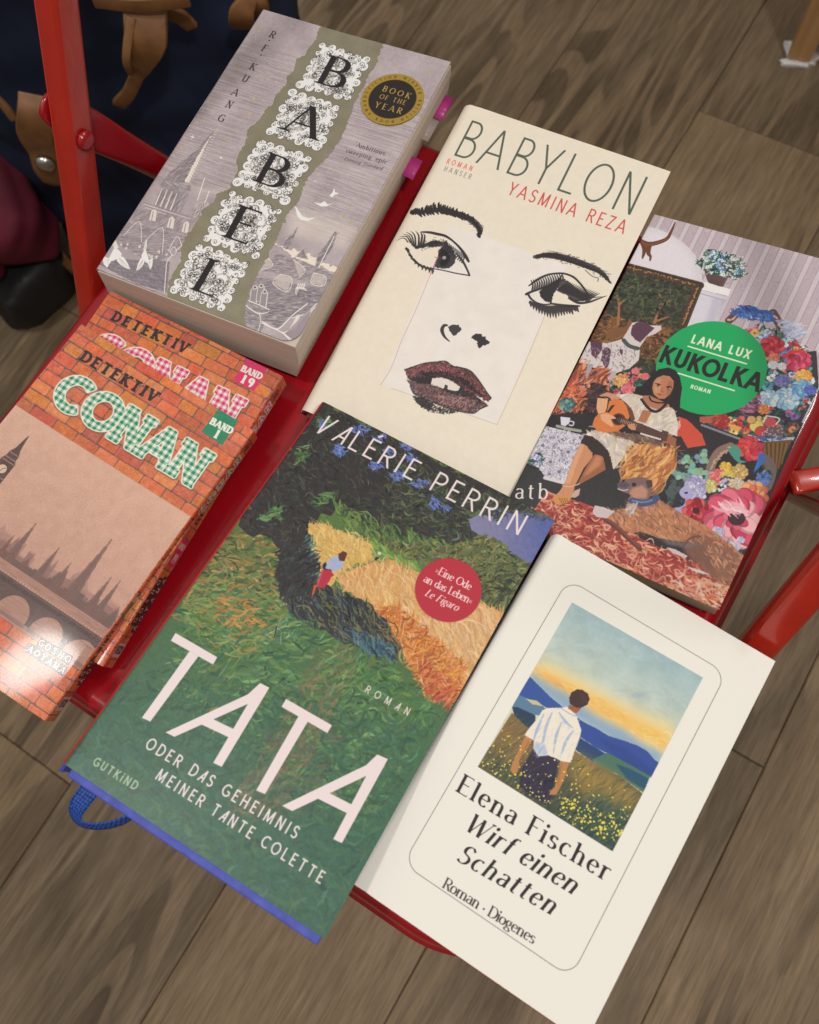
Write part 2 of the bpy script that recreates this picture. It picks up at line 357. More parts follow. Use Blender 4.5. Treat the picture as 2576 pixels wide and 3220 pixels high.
def glyph_polys(ch, st):
    """list of outlines (cap height 1) for one letter in style st"""
    wd, strokes, spots = GLYPHS[ch]
    tk, tn = st['w'], st.get('thin', st['w'])
    ws = st.get('ws', 1.0)
    out = []
    for pts, pen in strokes:
        p = np.array(pts, float); p[:, 0] *= ws
        if pen == 'D':
            r = st.get('dot', tk * .62); c = p[0]
            t = np.linspace(0, 2 * math.pi, 18, endpoint=False)
            out.append(c + r * np.c_[np.cos(t), np.sin(t)]); continue
        if pen == 'S':
            w = np.full(len(p), tk)
        elif pen == 'H':
            w = np.full(len(p), tn)
        else:
            d = np.gradient(p, axis=0); d /= np.maximum(np.hypot(d[:, 0], d[:, 1]), 1e-9)[:, None]
            w = tn + (tk - tn) * np.abs(d[:, 1]) ** 1.6
        if pen in 'SH' and len(p) == 2 and abs(p[0, 1] - p[1, 1]) < 1e-6:   # keep bars inside the letter height
            if p[0, 1] > .98: p[:, 1] -= tn / 2
            if p[0, 1] < .02: p[:, 1] += tn / 2
        elif pen == 'C':
            hi, lo = p[:, 1].max(), p[:, 1].min()
            th = tn / 2 if abs(hi - 1) < .02 or abs(hi - X) < .02 else 0
            tl = tn / 2 if abs(lo) < .02 or (ch == 'B' and lo > .3) else 0
            if ch in 'hnmr' or ch in 'bd' and hi > .9: tl = 0
            p[:, 1] = lo + tl + (p[:, 1] - lo) * (hi - lo - th - tl) / (hi - lo)
            if ch in 'UJ': p[0, 1] = p[-1, 1] = 1
        if pen in 'SH' and len(p) == 2 and abs(p[0, 0] - p[1, 0]) > 1e-6 and abs(p[0, 1] - p[1, 1]) > .3:
            a, b = p; d = (b - a) / np.hypot(*(b - a)); k = w[0] / 2 / abs(d[1])   # slanted strokes are cut level
            out.append(np.array([(a[0] - k, a[1]), (a[0] + k, a[1]), (b[0] + k, b[1]), (b[0] - k, b[1])])); continue
        out.append(ribbon(p, w))
    sl = st.get('serif', 0)
    if sl:
        sh = st.get('slab', tn)
        for s in spots:
            x, y = s[0] * ws, s[1]; k = s[2] if len(s) > 2 else 'b'
            if k in 'ud':
                h = sl * 1.5 * (1 if k == 'u' else -1)
                out.append(np.array([(x - sh, y), (x + sh * .2, y), (x + sh * .35, y + h), (x - sh * .1, y + h)]))
                continue
            xa, xb = (x - tk / 2 - sl, x + tk / 2 + sl)
            if k == 'l': xb = x
            if k == 'r': xa = x
            top = y > .3
            ya, yb = (y - sh, y) if top else (y, y + sh)
            if k == 'l':
                out.append(np.array([(xa, y - sh * 1.6), (xa, y - sh * .6), (x, y + .01), (x, y - sh * 2.2)]))
            else:
                out.append(np.array([(xa, ya), (xb, ya), (xb, yb), (xa, yb)]))
                if st.get('bracket', True):
                    yo = ya - sh if top else yb + sh
                    yi = ya if top else yb
                    out.append(np.array([(xa + sl * .35, yi), (xb - sl * .35, yi), (x + tk / 2, yo), (x - tk / 2, yo)]))
    it = st.get('slant', 0)
    if it:
        out = [np.c_[q[:, 0] + it * q[:, 1], q[:, 1]] for q in out]
    return wd * ws, out

STY = {
    'thin': dict(w=.052, ws=.80), 'light': dict(w=.095), 'book': dict(w=.135), 'bold': dict(w=.19, ws=.92),
    'black': dict(w=.23, ws=.86), 'cond': dict(w=.105, ws=.72),
    'slab': dict(w=.25, thin=.17, serif=.07, slab=.19, bracket=False, ws=1.0),
    'heavy': dict(w=.27, thin=.17, serif=.035, slab=.14, bracket=False, ws=.98),
    'caps': dict(w=.165, thin=.08, serif=.09, slab=.05),
    'didone': dict(w=.165, thin=.045, serif=.07, slab=.04, dot=.095, ws=1.17),
    'didone_it': dict(w=.17, thin=.045, serif=.03, slab=.035, slant=.26, dot=.095, ws=1.17),
    'garamond': dict(w=.15, thin=.075, serif=.06, slab=.05, dot=.085, ws=1.12),
    'gara_it': dict(w=.14, thin=.075, serif=.03, slab=.04, slant=.24, dot=.08, ws=1.05),
    'oldbold': dict(w=.15, thin=.06, serif=.06, slab=.045, dot=.085),
    'oldbold_it': dict(w=.15, thin=.06, serif=.025, slab=.04, slant=.26, dot=.085, ws=.95),
    'typewriter': dict(w=.13, thin=.10, serif=.10, slab=.09, bracket=False, ws=1.0),
}

def layout(text, style, length, cap):
    """letter outlines along a straight line of given length (mm); cap height in mm"""
    st = STY[style] if isinstance(style, str) else style
    items = []; tot = 0; gaps = 0
    for ch in text:
        if ch == ' ':
            items.append((None, .30)); tot += .30 * cap
        else:
            wd, pl = glyph_polys(ch, st); items.append((pl, wd)); tot += wd * cap
    gap = (length - tot) / max(len(text) - 1, 1)
    x = 0; res = []
    for pl, wd in items:
        if pl is not None:
            res.append([np.c_[q[:, 0] * cap + x, q[:, 1] * cap] for q in pl])
        x += wd * cap + gap
    return res

def union(sheet, polys):
    """coverage of several outlines of one letter, merged"""
    cs = [sheet.cover([p]) for p in polys]
    cs = [c for c in cs if c is not None]
    if not cs:
        return None
    x0 = min(c[0] for c in cs); y0 = min(c[1] for c in cs)
    x1 = max(c[0] + c[2].shape[1] for c in cs); y1 = max(c[1] + c[2].shape[0] for c in cs)
    m = np.zeros((y1 - y0, x1 - x0), np.float32)
    for x, y, c in cs:
        s = m[y - y0:y - y0 + c.shape[0], x - x0:x - x0 + c.shape[1]]
        s += c * (1 - s)
    return x0, y0, m

def text(sh, s, p0, p1, top, style, color, alpha=1.0, mm=False, rough=0, cap=None, fill=None):
    """a line of lettering whose baseline runs p0 -> p1; top = a point at cap height over p0"""
    a, b = (np.array(p0, float), np.array(p1, float)) if mm else (sh.mm([p0])[0], sh.mm([p1])[0])
    d = b - a; L = np.hypot(*d); d /= L; u = np.array([-d[1], d[0]])
    if cap is None:
        t = np.array(top, float) if mm else sh.mm([top])[0]
        cap = abs((t - a) @ u)
    for letter in layout(s, style, L, cap):
        pl = []
        for q in letter:
            m = a + q[:, :1] * d + q[:, 1:] * u
            c = sh.cv(m)
            if rough: c = roughen(c, rough * sh.res, sh.rng)
            pl.append(c)
        cov = union(sh, pl)
        if cov is None: continue
        if fill is not None: fill(sh, cov, a, d, u)
        else: sh.lay(cov, color, alpha)
    return cap

def ring_text(sh, s, c, r, a0, a1, cap, style, color):
    st = STY[style] if isinstance(style, str) else style; n = len(s)
    ws = [.3 if ch == ' ' else glyph_polys(ch, st)[0] for ch in s]
    tot = sum(ws); span = math.radians(a1 - a0)
    gap = (abs(span) * r - tot * cap) / max(n - 1, 1); x = 0
    for ch, w in zip(s, ws):
        if ch != ' ':
            th = math.radians(a0) + math.copysign((x + w * cap / 2) / r, span)
            o = c + r * np.array([math.cos(th), math.sin(th)])
            d = np.array([math.sin(th), -math.cos(th)]) * (1 if span < 0 else -1)
            u = np.array([-d[1], d[0]])
            pl = [sh.cv(o + (q[:, :1] - w / 2) * cap * d + q[:, 1:] * cap * u) for q in glyph_polys(ch, st)[1]]
            sh.lay(union(sh, pl), color)
        x += w * cap + gap
def sheet_for(name, res, base, seed=1, right=0.0, left=0.0):
    b = BOOK[name]
    return Sheet(-b['w'] / 2 - left, b['w'] / 2 + right, -b['h'] / 2, b['h'] / 2, res, base, b['G'], seed)

# ---- cream novel with a charcoal face -------------------------------------
def print_babylon():
    s = sheet_for('babylon', 6, (221, 211, 195), 3, left=30)
    s.speckle(2.0, 2.5, 1); s.speckle(1.6, .3, 2)
    s.sketch(900, 300, 1.38)
    ink, red = (80, 88, 76), (196, 76, 70)
    text(s, 'BABYLON', (722, 257), (1500, 521), (797, 103), dict(w=.050, ws=.78), ink)
    text(s, 'YASMINA REZA', (957, 428), (1461, 600), (982, 374), dict(w=.095, ws=.80), red)
    text(s, 'ROMAN', (694, 294), (803, 329), (702, 271), dict(w=.12, ws=.75), (214, 100, 92))
    text(s, 'HANSER', (682, 327), (798, 365), (690, 304), dict(w=.10, ws=.75), (128, 126, 116))
    s.sketch(1230, 600, 1725 / 700.)
    # the grey sheet pasted over the face
    card = [(455, 268), (1362, 572), (822, 1812), (-82, 1500)]
    s.poly([(455, 268), (700, 345), (1010, 455), (1362, 572), (822, 1812), (-82, 1500)], (221, 214, 208), 1, rough=.10)
    m = s.mask(card)
    s.a += (m * (s.noise(5, 4) * 3 + s.noise(.35, 6) * 2.5) / 255)[..., None]
    pencil = (150, 96, 92)
    s.line([(380, 470), (302, 655), (200, 905), (80, 1165), (0, 1370), (-82, 1502)], .22, (176, 90, 92), .8)
    s.line([(380, 470), (340, 560), (305, 650)], .5, (190, 84, 96), .7)
    s.line([(1196, 955), (1010, 1400), (822, 1812)], .2, pencil, .65)
    s.line([(822, 1812), (400, 1665), (0, 1528)], .22, (150, 130, 112), .7)
    K = (38, 34, 38)
    rng = s.rng
    pen = s.line
    def heavier(pts, w, *k, **q): pen(pts, np.asarray(w, float) * 1.5, *k, **q)
    s.line = heavier
    def charcoal(pts, wid, n=260, col=K, a=.8, spread=1.0, ln=1.6):
        """smudged thick line: many short marks along a path, then a solid core"""
        p = np.array(pts, float); wd = np.array(wid, float)
        seg = np.hypot(*np.diff(p, axis=0).T); cum = np.r_[0, np.cumsum(seg)]
        for _ in range(n):
            t = rng.uniform(0, cum[-1]); k = min(np.searchsorted(cum, t) - 1, len(seg) - 1); k = max(k, 0)
            f = (t - cum[k]) / seg[k]; c = p[k] + (p[k + 1] - p[k]) * f
            w = wd[k] + (wd[k + 1] - wd[k]) * f
            d = (p[k + 1] - p[k]) / seg[k]; nrm = np.array([-d[1], d[0]])
            o = rng.normal(0, .42) * w * spread
            c = c + nrm * o
            a2 = rng.normal(0, .5); dd = d * math.cos(a2) + nrm * math.sin(a2); L = rng.uniform(.4, 1) * ln * 8
            s.line([c - dd * L, c + dd * L], [.10, .34], col, a * rng.uniform(.35, 1))
        s.line(pts, [v * .042 for v in wid], col, .72)
    # left brow: a row of slanted strokes
    spine = np.array([(160, 155), (215, 165), (300, 150), (380, 148), (470, 165), (560, 195), (640, 240), (690, 300), (680, 350)], float)
    charcoal(spine, [10, 34, 42, 46, 50, 54, 60, 56, 20], 320, spread=.55)
    for k in range(46):
        t = k / 45 * (len(spine) - 1); i = min(int(t), len(spine) - 2)
        c = spine[i] + (spine[i + 1] - spine[i]) * (t - i) + rng.normal(0, 5, 2)
        L = 34 * math.sin(math.pi * min(t / 8 + .12, .95)) + 8
        s.line([c + (L * .5, L * .75), c, c + (-L * .15, -L * .8), c + (L * .06, -L * 1.12)], [.4, 1.3, .8, .15], K, .92)
    # left eye
    s.line([(236, 318), (300, 322), (360, 335), (420, 350), (480, 390), (540, 450), (580, 510), (602, 548)], [.5, 1.0, 1.1, 1.0, .7, .9, 1.3, .8], K, .95)
    for x0, y0, x1, y1, w in [(40, 378, 130, 395, .5), (62, 352, 150, 400, .6), (90, 330, 165, 420, .6), (115, 315, 178, 430, .7), (150, 308, 190, 438, .8), (190, 310, 212, 440, .9), (225, 318, 228, 430, 1.0), (250, 330, 245, 430, .9)]:
        s.line([(x0, y0), ((x0 + x1) / 2 + 14, (y0 + y1) / 2 - 24), (x1, y1)], [.1, w * .7, w], K, .9)
    charcoal([(190, 440), (260, 425), (330, 400), (395, 405)], [12, 34, 40, 26], 160, a=.7)
    s.poly([(265, 405), (330, 388), (395, 405), (430, 380), (470, 470), (440, 440), (390, 432), (300, 438)], K, .85, rough=.3)
    iris = [(385, 440), (430, 415), (475, 440), (502, 500), (495, 560), (455, 598), (400, 602), (345, 590), (330, 600), (360, 525)]
    s.poly(iris, (44, 42, 46), .92, rough=.22)
    charcoal([(390, 470), (430, 520), (400, 570)], [60, 70, 40], 140, col=(20, 18, 22), a=.6)
    s.disc((412, 518), 1.1, (196, 192, 190), .75); s.disc((455, 490), .5, (150, 146, 146), .6)
    for k in range(11):
        x = 405 + k * 15; y = 375 + k * 11
        s.line([(x, y), (x + 10, y + 40), (x - 8, y + 70)], [.25, .5, .5], K, .85)
    s.line([(502, 480), (555, 545), (590, 610), (608, 655)], [.4, .9, .7, .7], K, .9)
    s.line([(320, 602), (400, 615), (500, 638), (608, 656)], [.4, .4, .45, .5], K, .9)
    for x, y, L in [(125, 450, 30), (150, 500, 30), (180, 535, 34), (205, 560, 32), (235, 580, 34), (262, 590, 30), (290, 600, 34), (315, 605, 40)]:
        s.line([(x - 8, y - 6), (x + 10, y + L * .4), (x + 4, y + L)], [.9, .9, .2], K, .85)
    s.line([(118, 448), (140, 480), (175, 540), (240, 580)], [.9, .7, .5, .3], K, .8)
    # right brow
    charcoal([(1112, 512), (1190, 500), (1290, 508), (1400, 535), (1500, 570), (1580, 600), (1650, 650), (1700, 712)], [30, 46, 58, 62, 58, 50, 40, 8], 520, spread=.6)
    s.line([(1130, 505), (1220, 495), (1330, 515), (1450, 555), (1560, 600), (1640, 640)], [.8, 1.9, 2.3, 2.2, 1.8, .8], K, .9)
    for k in range(26):
        t = k / 25; x = 1250 + 420 * t; y = 470 + 170 * t ** 1.3
        s.line([(x - 50, y - 16 + rng.normal(0, 8)), (x + 40, y + 16 + rng.normal(0, 8))], [.1, .25], (70, 62, 68), .5)
    s.line([(1505, 612), (1560, 660), (1605, 675), (1602, 700)], .35, K, .6)
    # right eye
    s.line([(1070, 735), (1130, 690), (1200, 655), (1270, 640), (1340, 640), (1410, 665), (1460, 710), (1500, 760), (1525, 800)], [.5, .9, .8, .7, .7, .8, .7, .7, .4], K, .95)
    for k in range(14):
        x = 1085 + k * 18; y = 700 - k * 4.4
        s.line([(x, y - 6), (x + 14, y + 26), (x + 10, y + 64 - k)], [.3, .6, .7], K, .85)
    s.poly([(1325, 650), (1300, 735), (1260, 800), (1240, 870), (1195, 855), (1160, 820), (1150, 780), (1180, 745), (1230, 720), (1285, 690)], (36, 32, 36), .97, rough=.2)
    s.line([(1048, 800), (1090, 780), (1150, 760), (1210, 735)], [1.0, .9, .9, .6], K, .95)
    s.poly([(1310, 690), (1350, 680), (1400, 720), (1450, 760), (1530, 800), (1570, 800), (1520, 845), (1440, 860), (1390, 835), (1350, 800), (1280, 770)], (48, 44, 48), .86, rough=.55)
    for k in range(16):
        x = 1300 + k * 15; y = 765 + k * 6
        s.line([(x, y), (x + 40, y - 34), (x + 78 + k, y - 62)], [.8, .7, .12], K, .85)
    s.line([(1380, 830), (1450, 866), (1530, 862), (1600, 838), (1672, 812)], [.8, 1.0, .8, .6, .15], K, .92)
    s.line([(1430, 850), (1540, 830), (1640, 818)], [.6, .6, .1], K, .7)
    s.line([(1060, 795), (1085, 835), (1130, 865), (1190, 880), (1240, 875)], [.8, .8, .5, .5, .6], K, .9)
    s.line([(1240, 872), (1320, 885), (1400, 890), (1460, 892)], [.7, 1.0, .9, .6], K, .9)
    for k in range(18):
        x = 1080 + k * 21; y = 862 + min(k, 6) * 6; L = 40 + 40 * math.sin(math.pi * k / 17) + rng.uniform(-12, 12)
        s.line([(x, y), (x + 6, y + L * .5), (x + 2 + k, y + L)], [1.2, 1.0, .15], K, .88)
    # nose
    s.line([(455, 1168), (415, 1130), (395, 1080), (410, 1045), (435, 1042)], [.25, .9, 1.4, 1.2, .7], K, .9)
    s.poly([(440, 1055), (470, 1040), (520, 1035), (543, 1065), (530, 1095), (500, 1120), (470, 1110), (452, 1085)], (46, 42, 46), .92, rough=.3)
    s.poly([(620, 1140), (660, 1105), (700, 1110), (735, 1145), (768, 1170), (755, 1190), (715, 1195), (690, 1218), (672, 1205), (670, 1170)], (40, 36, 40), .95, rough=.3)
    # mouth
    up = [(105, 1385), (180, 1360), (260, 1335), (360, 1325), (425, 1322), (480, 1360), (560, 1375), (620, 1400), (680, 1470), (740, 1560), (775, 1605), (755, 1640), (690, 1600), (600, 1560), (520, 1500), (420, 1450), (320, 1438), (220, 1440), (130, 1450)]
    lo = [(120, 1462), (220, 1490), (320, 1500), (420, 1540), (520, 1560), (620, 1580), (700, 1620), (748, 1665), (690, 1690), (640, 1722), (560, 1712), (460, 1690), (360, 1650), (260, 1610), (180, 1570), (150, 1510)]
    s.poly(up, (74, 44, 48), .9, rough=.35); s.poly(lo, (86, 60, 62), .85, rough=.35)
    s.poly([(120, 1455), (220, 1435), (330, 1430), (430, 1450), (540, 1510), (640, 1570), (745, 1655), (690, 1650), (600, 1600), (500, 1580), (400, 1545), (300, 1500), (190, 1480)], (38, 34, 38), .95, rough=.25)
    s.poly([(318, 1452), (400, 1442), (470, 1470), (535, 1520), (520, 1550), (470, 1545), (400, 1530), (310, 1505)], (214, 204, 196), 1, rough=.15)
    s.poly([(418, 1500), (440, 1508), (436, 1545), (408, 1540)], K, .9)
    s.poly([(205, 1452), (318, 1452), (305, 1500), (200, 1490)], K, .95, rough=.2)
    s.dabs(up, [(30, 26, 30), (40, 34, 38), (150, 50, 56), (170, 70, 72), (60, 44, 50), (200, 160, 156), (30, 26, 30), (36, 30, 34)], 1300, 1.3, .24, -25, .7, .75, dv=4)
    s.dabs(lo, [(30, 26, 30), (44, 38, 42), (140, 56, 60), (120, 60, 62), (196, 160, 156), (60, 46, 50), (30, 26, 30), (40, 34, 38)], 1300, 1.5, .24, 65, .6, .75, dv=4)
    s.dabs(up[:7] + [(480, 1420), (330, 1400), (180, 1420)], [(186, 84, 88), (166, 62, 68), (206, 130, 130)], 260, 1.2, .22, 60, .5, .8, dv=6)
    s.dabs(up[6:15], [(190, 90, 94), (176, 70, 76), (30, 26, 30)], 240, 1.2, .24, -45, .5, .8, dv=6)
    s.dabs([(330, 1580), (560, 1600), (680, 1650), (560, 1690), (380, 1640)], [(206, 176, 170), (190, 150, 146), (150, 80, 82)], 200, 1.6, .22, 75, .35, .8, dv=6)
    s.dabs([(230, 1400), (420, 1400), (600, 1470), (720, 1600), (560, 1510), (420, 1450), (250, 1440)], [(26, 22, 26), (36, 30, 34)], 300, 1.6, .4, -25, .5, .9, dv=2)
    s.line(up[:11], .55, K, .75); s.line(lo[7:], .6, K, .7)
    shad = [(165, 1590), (240, 1600), (330, 1650), (430, 1690), (520, 1712), (520, 1735), (430, 1748), (340, 1740), (260, 1700), (190, 1640)]
    s.poly([(165, 1590), (240, 1600), (330, 1650), (300, 1700), (230, 1670)], (40, 36, 38), .8, rough=.4)
    s.dabs(shad[:5] + [(420, 1730), (300, 1712), (190, 1640)], [(30, 27, 29), (50, 45, 47)], 420, 1.2, .35, 60, .8, .85, dv=3)
    s.line = pen
    return s

# ---- tall white novel with a framed picture -------------------------------
def print_dio():
    s = sheet_for('dio', 7, (228, 221, 213), 5, left=30)
    s.speckle(1.0, .4, 2)
    s.sketch(1050, 1650, 1.15)
    blk = (40, 38, 40)
    text(s, 'Elena Fischer', (442, 964), (985, 1292), (476, 902), 'didone', blk)
    text(s, 'Wirf einen', (470, 1102), (862, 1338), (505, 1040), 'didone_it', blk)
    text(s, 'Schatten', (440, 1214), (785, 1412), (475, 1152), 'didone_it', blk)
    text(s, 'Roman \u00b7 Diogenes', (392, 1312), (720, 1518), (412, 1276), 'didone', (58, 54, 54))
    # the thin frame with round corners
    c = s.mm([(845, 203), (1418, 528), (870, 1632), (244, 1237)])
    xs = sorted(c[:, 0]); ys = sorted(c[:, 1])
    x0, x1, y0, y1 = (xs[0] + xs[1]) / 2, (xs[2] + xs[3]) / 2, (ys[0] + ys[1]) / 2, (ys[2] + ys[3]) / 2
    r = 7.5; pts = []
    for cx, cy, a in ((x1 - r, y1 - r, 0), (x0 + r, y1 - r, 90), (x0 + r, y0 + r, 180), (x1 - r, y0 + r, 270)):
        pts += _arc(cx, cy, r, r, a, a + 90, 10)
    s.line(pts + pts[:1], .26, (84, 82, 82), .95, mm=True)
    # the picture
    s.sketch(1480, 1880, 2.3)
    frame = [(735, 32), (1683, 577), (1028, 1835), (52, 1222)]
    keep = s.a.copy()
    s.grad(frame, (1230, 300), (150, 176, 182), (950, 830), (196, 200, 182))
    pm = s.mask(frame)
    s.a += (pm * (s.noise(6, 3) * 7 + s.noise(1.3, 8) * 3) / 255)[..., None]
    s.dabs(frame, [(140, 170, 182), (164, 184, 184), (182, 192, 186)], 260, 9, 2.2, 0, .5, .14)
    s.poly([(500, 430), (760, 560), (1100, 760), (1470, 900), (1500, 1000), (1390, 1130), (1100, 950), (800, 760), (440, 560)], (226, 204, 140), .85, soft=3.2)
    s.poly([(455, 490), (640, 580), (860, 690), (1000, 760), (1300, 930), (1450, 1000), (1400, 1110), (1180, 990), (900, 850), (640, 670), (440, 560)], (232, 176, 84), .8, soft=2.4)
    s.poly([(540, 550), (700, 640), (720, 690), (560, 600)], (222, 142, 78), .6, soft=1.5)
    s.poly([(880, 740), (1060, 850), (1040, 880), (870, 780)], (224, 146, 74), .6, soft=1.5)
    s.dabs([(455, 500), (1440, 1000), (1400, 1110), (440, 560)], [(238, 190, 96), (228, 168, 76), (232, 200, 130)], 160, 5, .9, -2, .3, .35)
    s.poly([(440, 530), (560, 620), (700, 690), (900, 850), (1100, 950), (1250, 1060), (1400, 1130), (1370, 1210), (1100, 1080), (900, 960), (600, 760), (420, 590)], (120, 152, 186), .8, soft=1.8)
    s.poly([(430, 570), (500, 640), (580, 720), (680, 800), (560, 800), (345, 700)], (52, 82, 150), 1, rough=.08)
    s.poly([(760, 860), (830, 905), (910, 945), (1000, 1000), (1100, 1030), (1210, 1070), (1280, 1110), (1330, 1170), (1365, 1195), (1310, 1300), (1200, 1250), (1060, 1160), (920, 1090), (780, 1000)], (48, 74, 146), 1, rough=.08)
    s.poly([(900, 1000), (1120, 1090), (1250, 1190), (1330, 1250), (1300, 1290), (1100, 1190)], (40, 66, 134), .8, soft=.8)
    s.poly([(320, 730), (345, 700), (520, 780), (560, 820), (500, 850), (380, 840), (300, 790)], (86, 120, 150), 1, rough=.08)
    s.poly([(395, 728), (480, 745), (530, 785), (450, 770)], (206, 190, 130), .9, rough=.08)
    s.poly([(300, 790), (340, 790), (470, 850), (470, 920), (400, 960), (330, 900)], (40, 62, 84), 1, rough=.08)
    s.poly([(770, 1000), (920, 1090), (1010, 1150), (1060, 1250), (900, 1200), (760, 1100)], (40, 66, 108), 1, rough=.08)
    s.poly([(880, 1170), (990, 1120), (1120, 1190), (1300, 1290), (1250, 1410), (1050, 1270), (900, 1220)], (72, 108, 92), 1, rough=.08)
    s.poly([(1050, 1200), (1160, 1240), (1290, 1310), (1260, 1390), (1130, 1310)], (36, 78, 104), 1, rough=.08)
    field = [(300, 830), (400, 930), (760, 1110), (900, 1200), (1080, 1290), (1250, 1420), (1028, 1835), (52, 1222)]
    s.grad(field, (560, 1050), (122, 100, 66), (560, 1600), (52, 66, 62))
    s.poly([(760, 1110), (830, 1150), (1000, 1260), (1240, 1430), (1150, 1600), (850, 1480), (730, 1300)], (156, 128, 62), .75, soft=2.2)
    s.poly([(900, 1400), (1200, 1560), (1028, 1835), (700, 1640)], (42, 78, 76), .75, soft=2.4)
    s.poly([(60, 1210), (330, 1380), (300, 1230), (140, 1090)], (70, 78, 62), .6, soft=1.5)
    s.dabs(field, [(126, 104, 66), (96, 92, 58), (60, 74, 58), (150, 126, 66), (46, 66, 64), (168, 140, 70)], 900, 5, .32, 68, .3, .5, .12)
    s.dabs([(60, 1210), (1028, 1820), (1150, 1600), (700, 1350), (200, 1180)], [(40, 62, 60), (66, 84, 60), (90, 98, 60), (34, 54, 62)], 700, 5, .3, 68, .3, .55, .12)
    # the young man seen from behind
    tr = (46, 42, 64)
    s.poly([(455, 1090), (640, 1160), (625, 1260), (590, 1400), (560, 1500), (500, 1470), (400, 1400), (350, 1360), (370, 1230)], tr, .95, rough=.08, soft=.3)
    s.dabs([(400, 1200), (620, 1260), (580, 1500), (380, 1420)], [(40, 38, 58), (58, 52, 72)], 140, 5, .4, 68, .3, .6)
    skin = (176, 122, 74)
    s.poly([(395, 1000), (448, 1030), (400, 1100), (352, 1180), (355, 1225), (320, 1290), (288, 1250), (300, 1200), (350, 1100)], skin, 1, rough=.1)
    s.poly([(650, 1180), (715, 1190), (690, 1280), (655, 1360), (620, 1425), (570, 1425), (580, 1390), (610, 1370), (640, 1270)], skin, 1, rough=.1)
    s.line([(420, 1040), (360, 1160)], .5, (140, 92, 58), .6); s.line([(660, 1200), (630, 1360)], .5, (140, 92, 58), .6)
    shirt = [(560, 798), (660, 795), (700, 790), (765, 850), (802, 960), (790, 1010), (760, 1090), (725, 1192), (650, 1180), (630, 1165), (560, 1140), (490, 1145), (455, 1090), (460, 1035), (392, 990), (420, 950), (480, 880), (520, 815)]
    s.poly(shirt, (228, 216, 200), 1, rough=.1)
    for q in ([(530, 840), (480, 960), (455, 1030)], [(590, 830), (545, 940), (520, 1060), (490, 1130)], [(660, 900), (620, 1000), (600, 1130)], [(745, 960), (690, 1040), (650, 1160)], [(640, 830), (690, 900), (740, 940)]):
        s.line(q, [.5, 1.5] + [1.0] * (len(q) - 3) + [.3], (140, 166, 200), .75)
    s.poly([(470, 1040), (540, 1060), (560, 1140), (490, 1140), (455, 1090)], (150, 172, 204), .7, soft=.5)
    s.line([(655, 800), (740, 850), (766, 852)], .35, (120, 140, 170), .8)
    s.dabs(shirt, [(240, 228, 210), (210, 208, 208), (170, 186, 210)], 120, 3, .5, 60, .5, .35)
    s.poly([(712, 775), (775, 790), (800, 800), (765, 838), (705, 800)], (150, 88, 58), 1)
    s.poly([(720, 770), (712, 730), (725, 690), (770, 660), (815, 668), (850, 695), (862, 735), (845, 775), (800, 795), (765, 795)], (64, 44, 44), 1, rough=.1)
    for k in range(12):
        s.line([(760 + k * 6, 668 + k * 2), (800 + k * 4, 720 + k * 3), (790 + k * 5, 770)], [.1, .3, .1], (110, 84, 78) if k % 2 else (36, 24, 28), .6)
    fl = s.rng
    for k in range(210):
        u, v = fl.random(), fl.random() ** .8
        P = np.array([60, 1215]) * (1 - u) + np.array([1060, 1790]) * u + np.array([200, -360]) * v * fl.uniform(.1, 1)
        s.disc(P, fl.uniform(.12, .42), (236, 214, 90) if fl.random() < .8 else (240, 228, 150), .95)
    for k in range(90):
        P = np.array([700, 1420]) + fl.uniform(0, 1) * np.array([440, 180]) + fl.uniform(0, 1) * np.array([-90, 170])
        s.disc(P, fl.uniform(.2, .6), (240, 216, 84), .95)
    pm = pm[..., None]; s.a = keep * (1 - pm) + s.a * pm
    return s
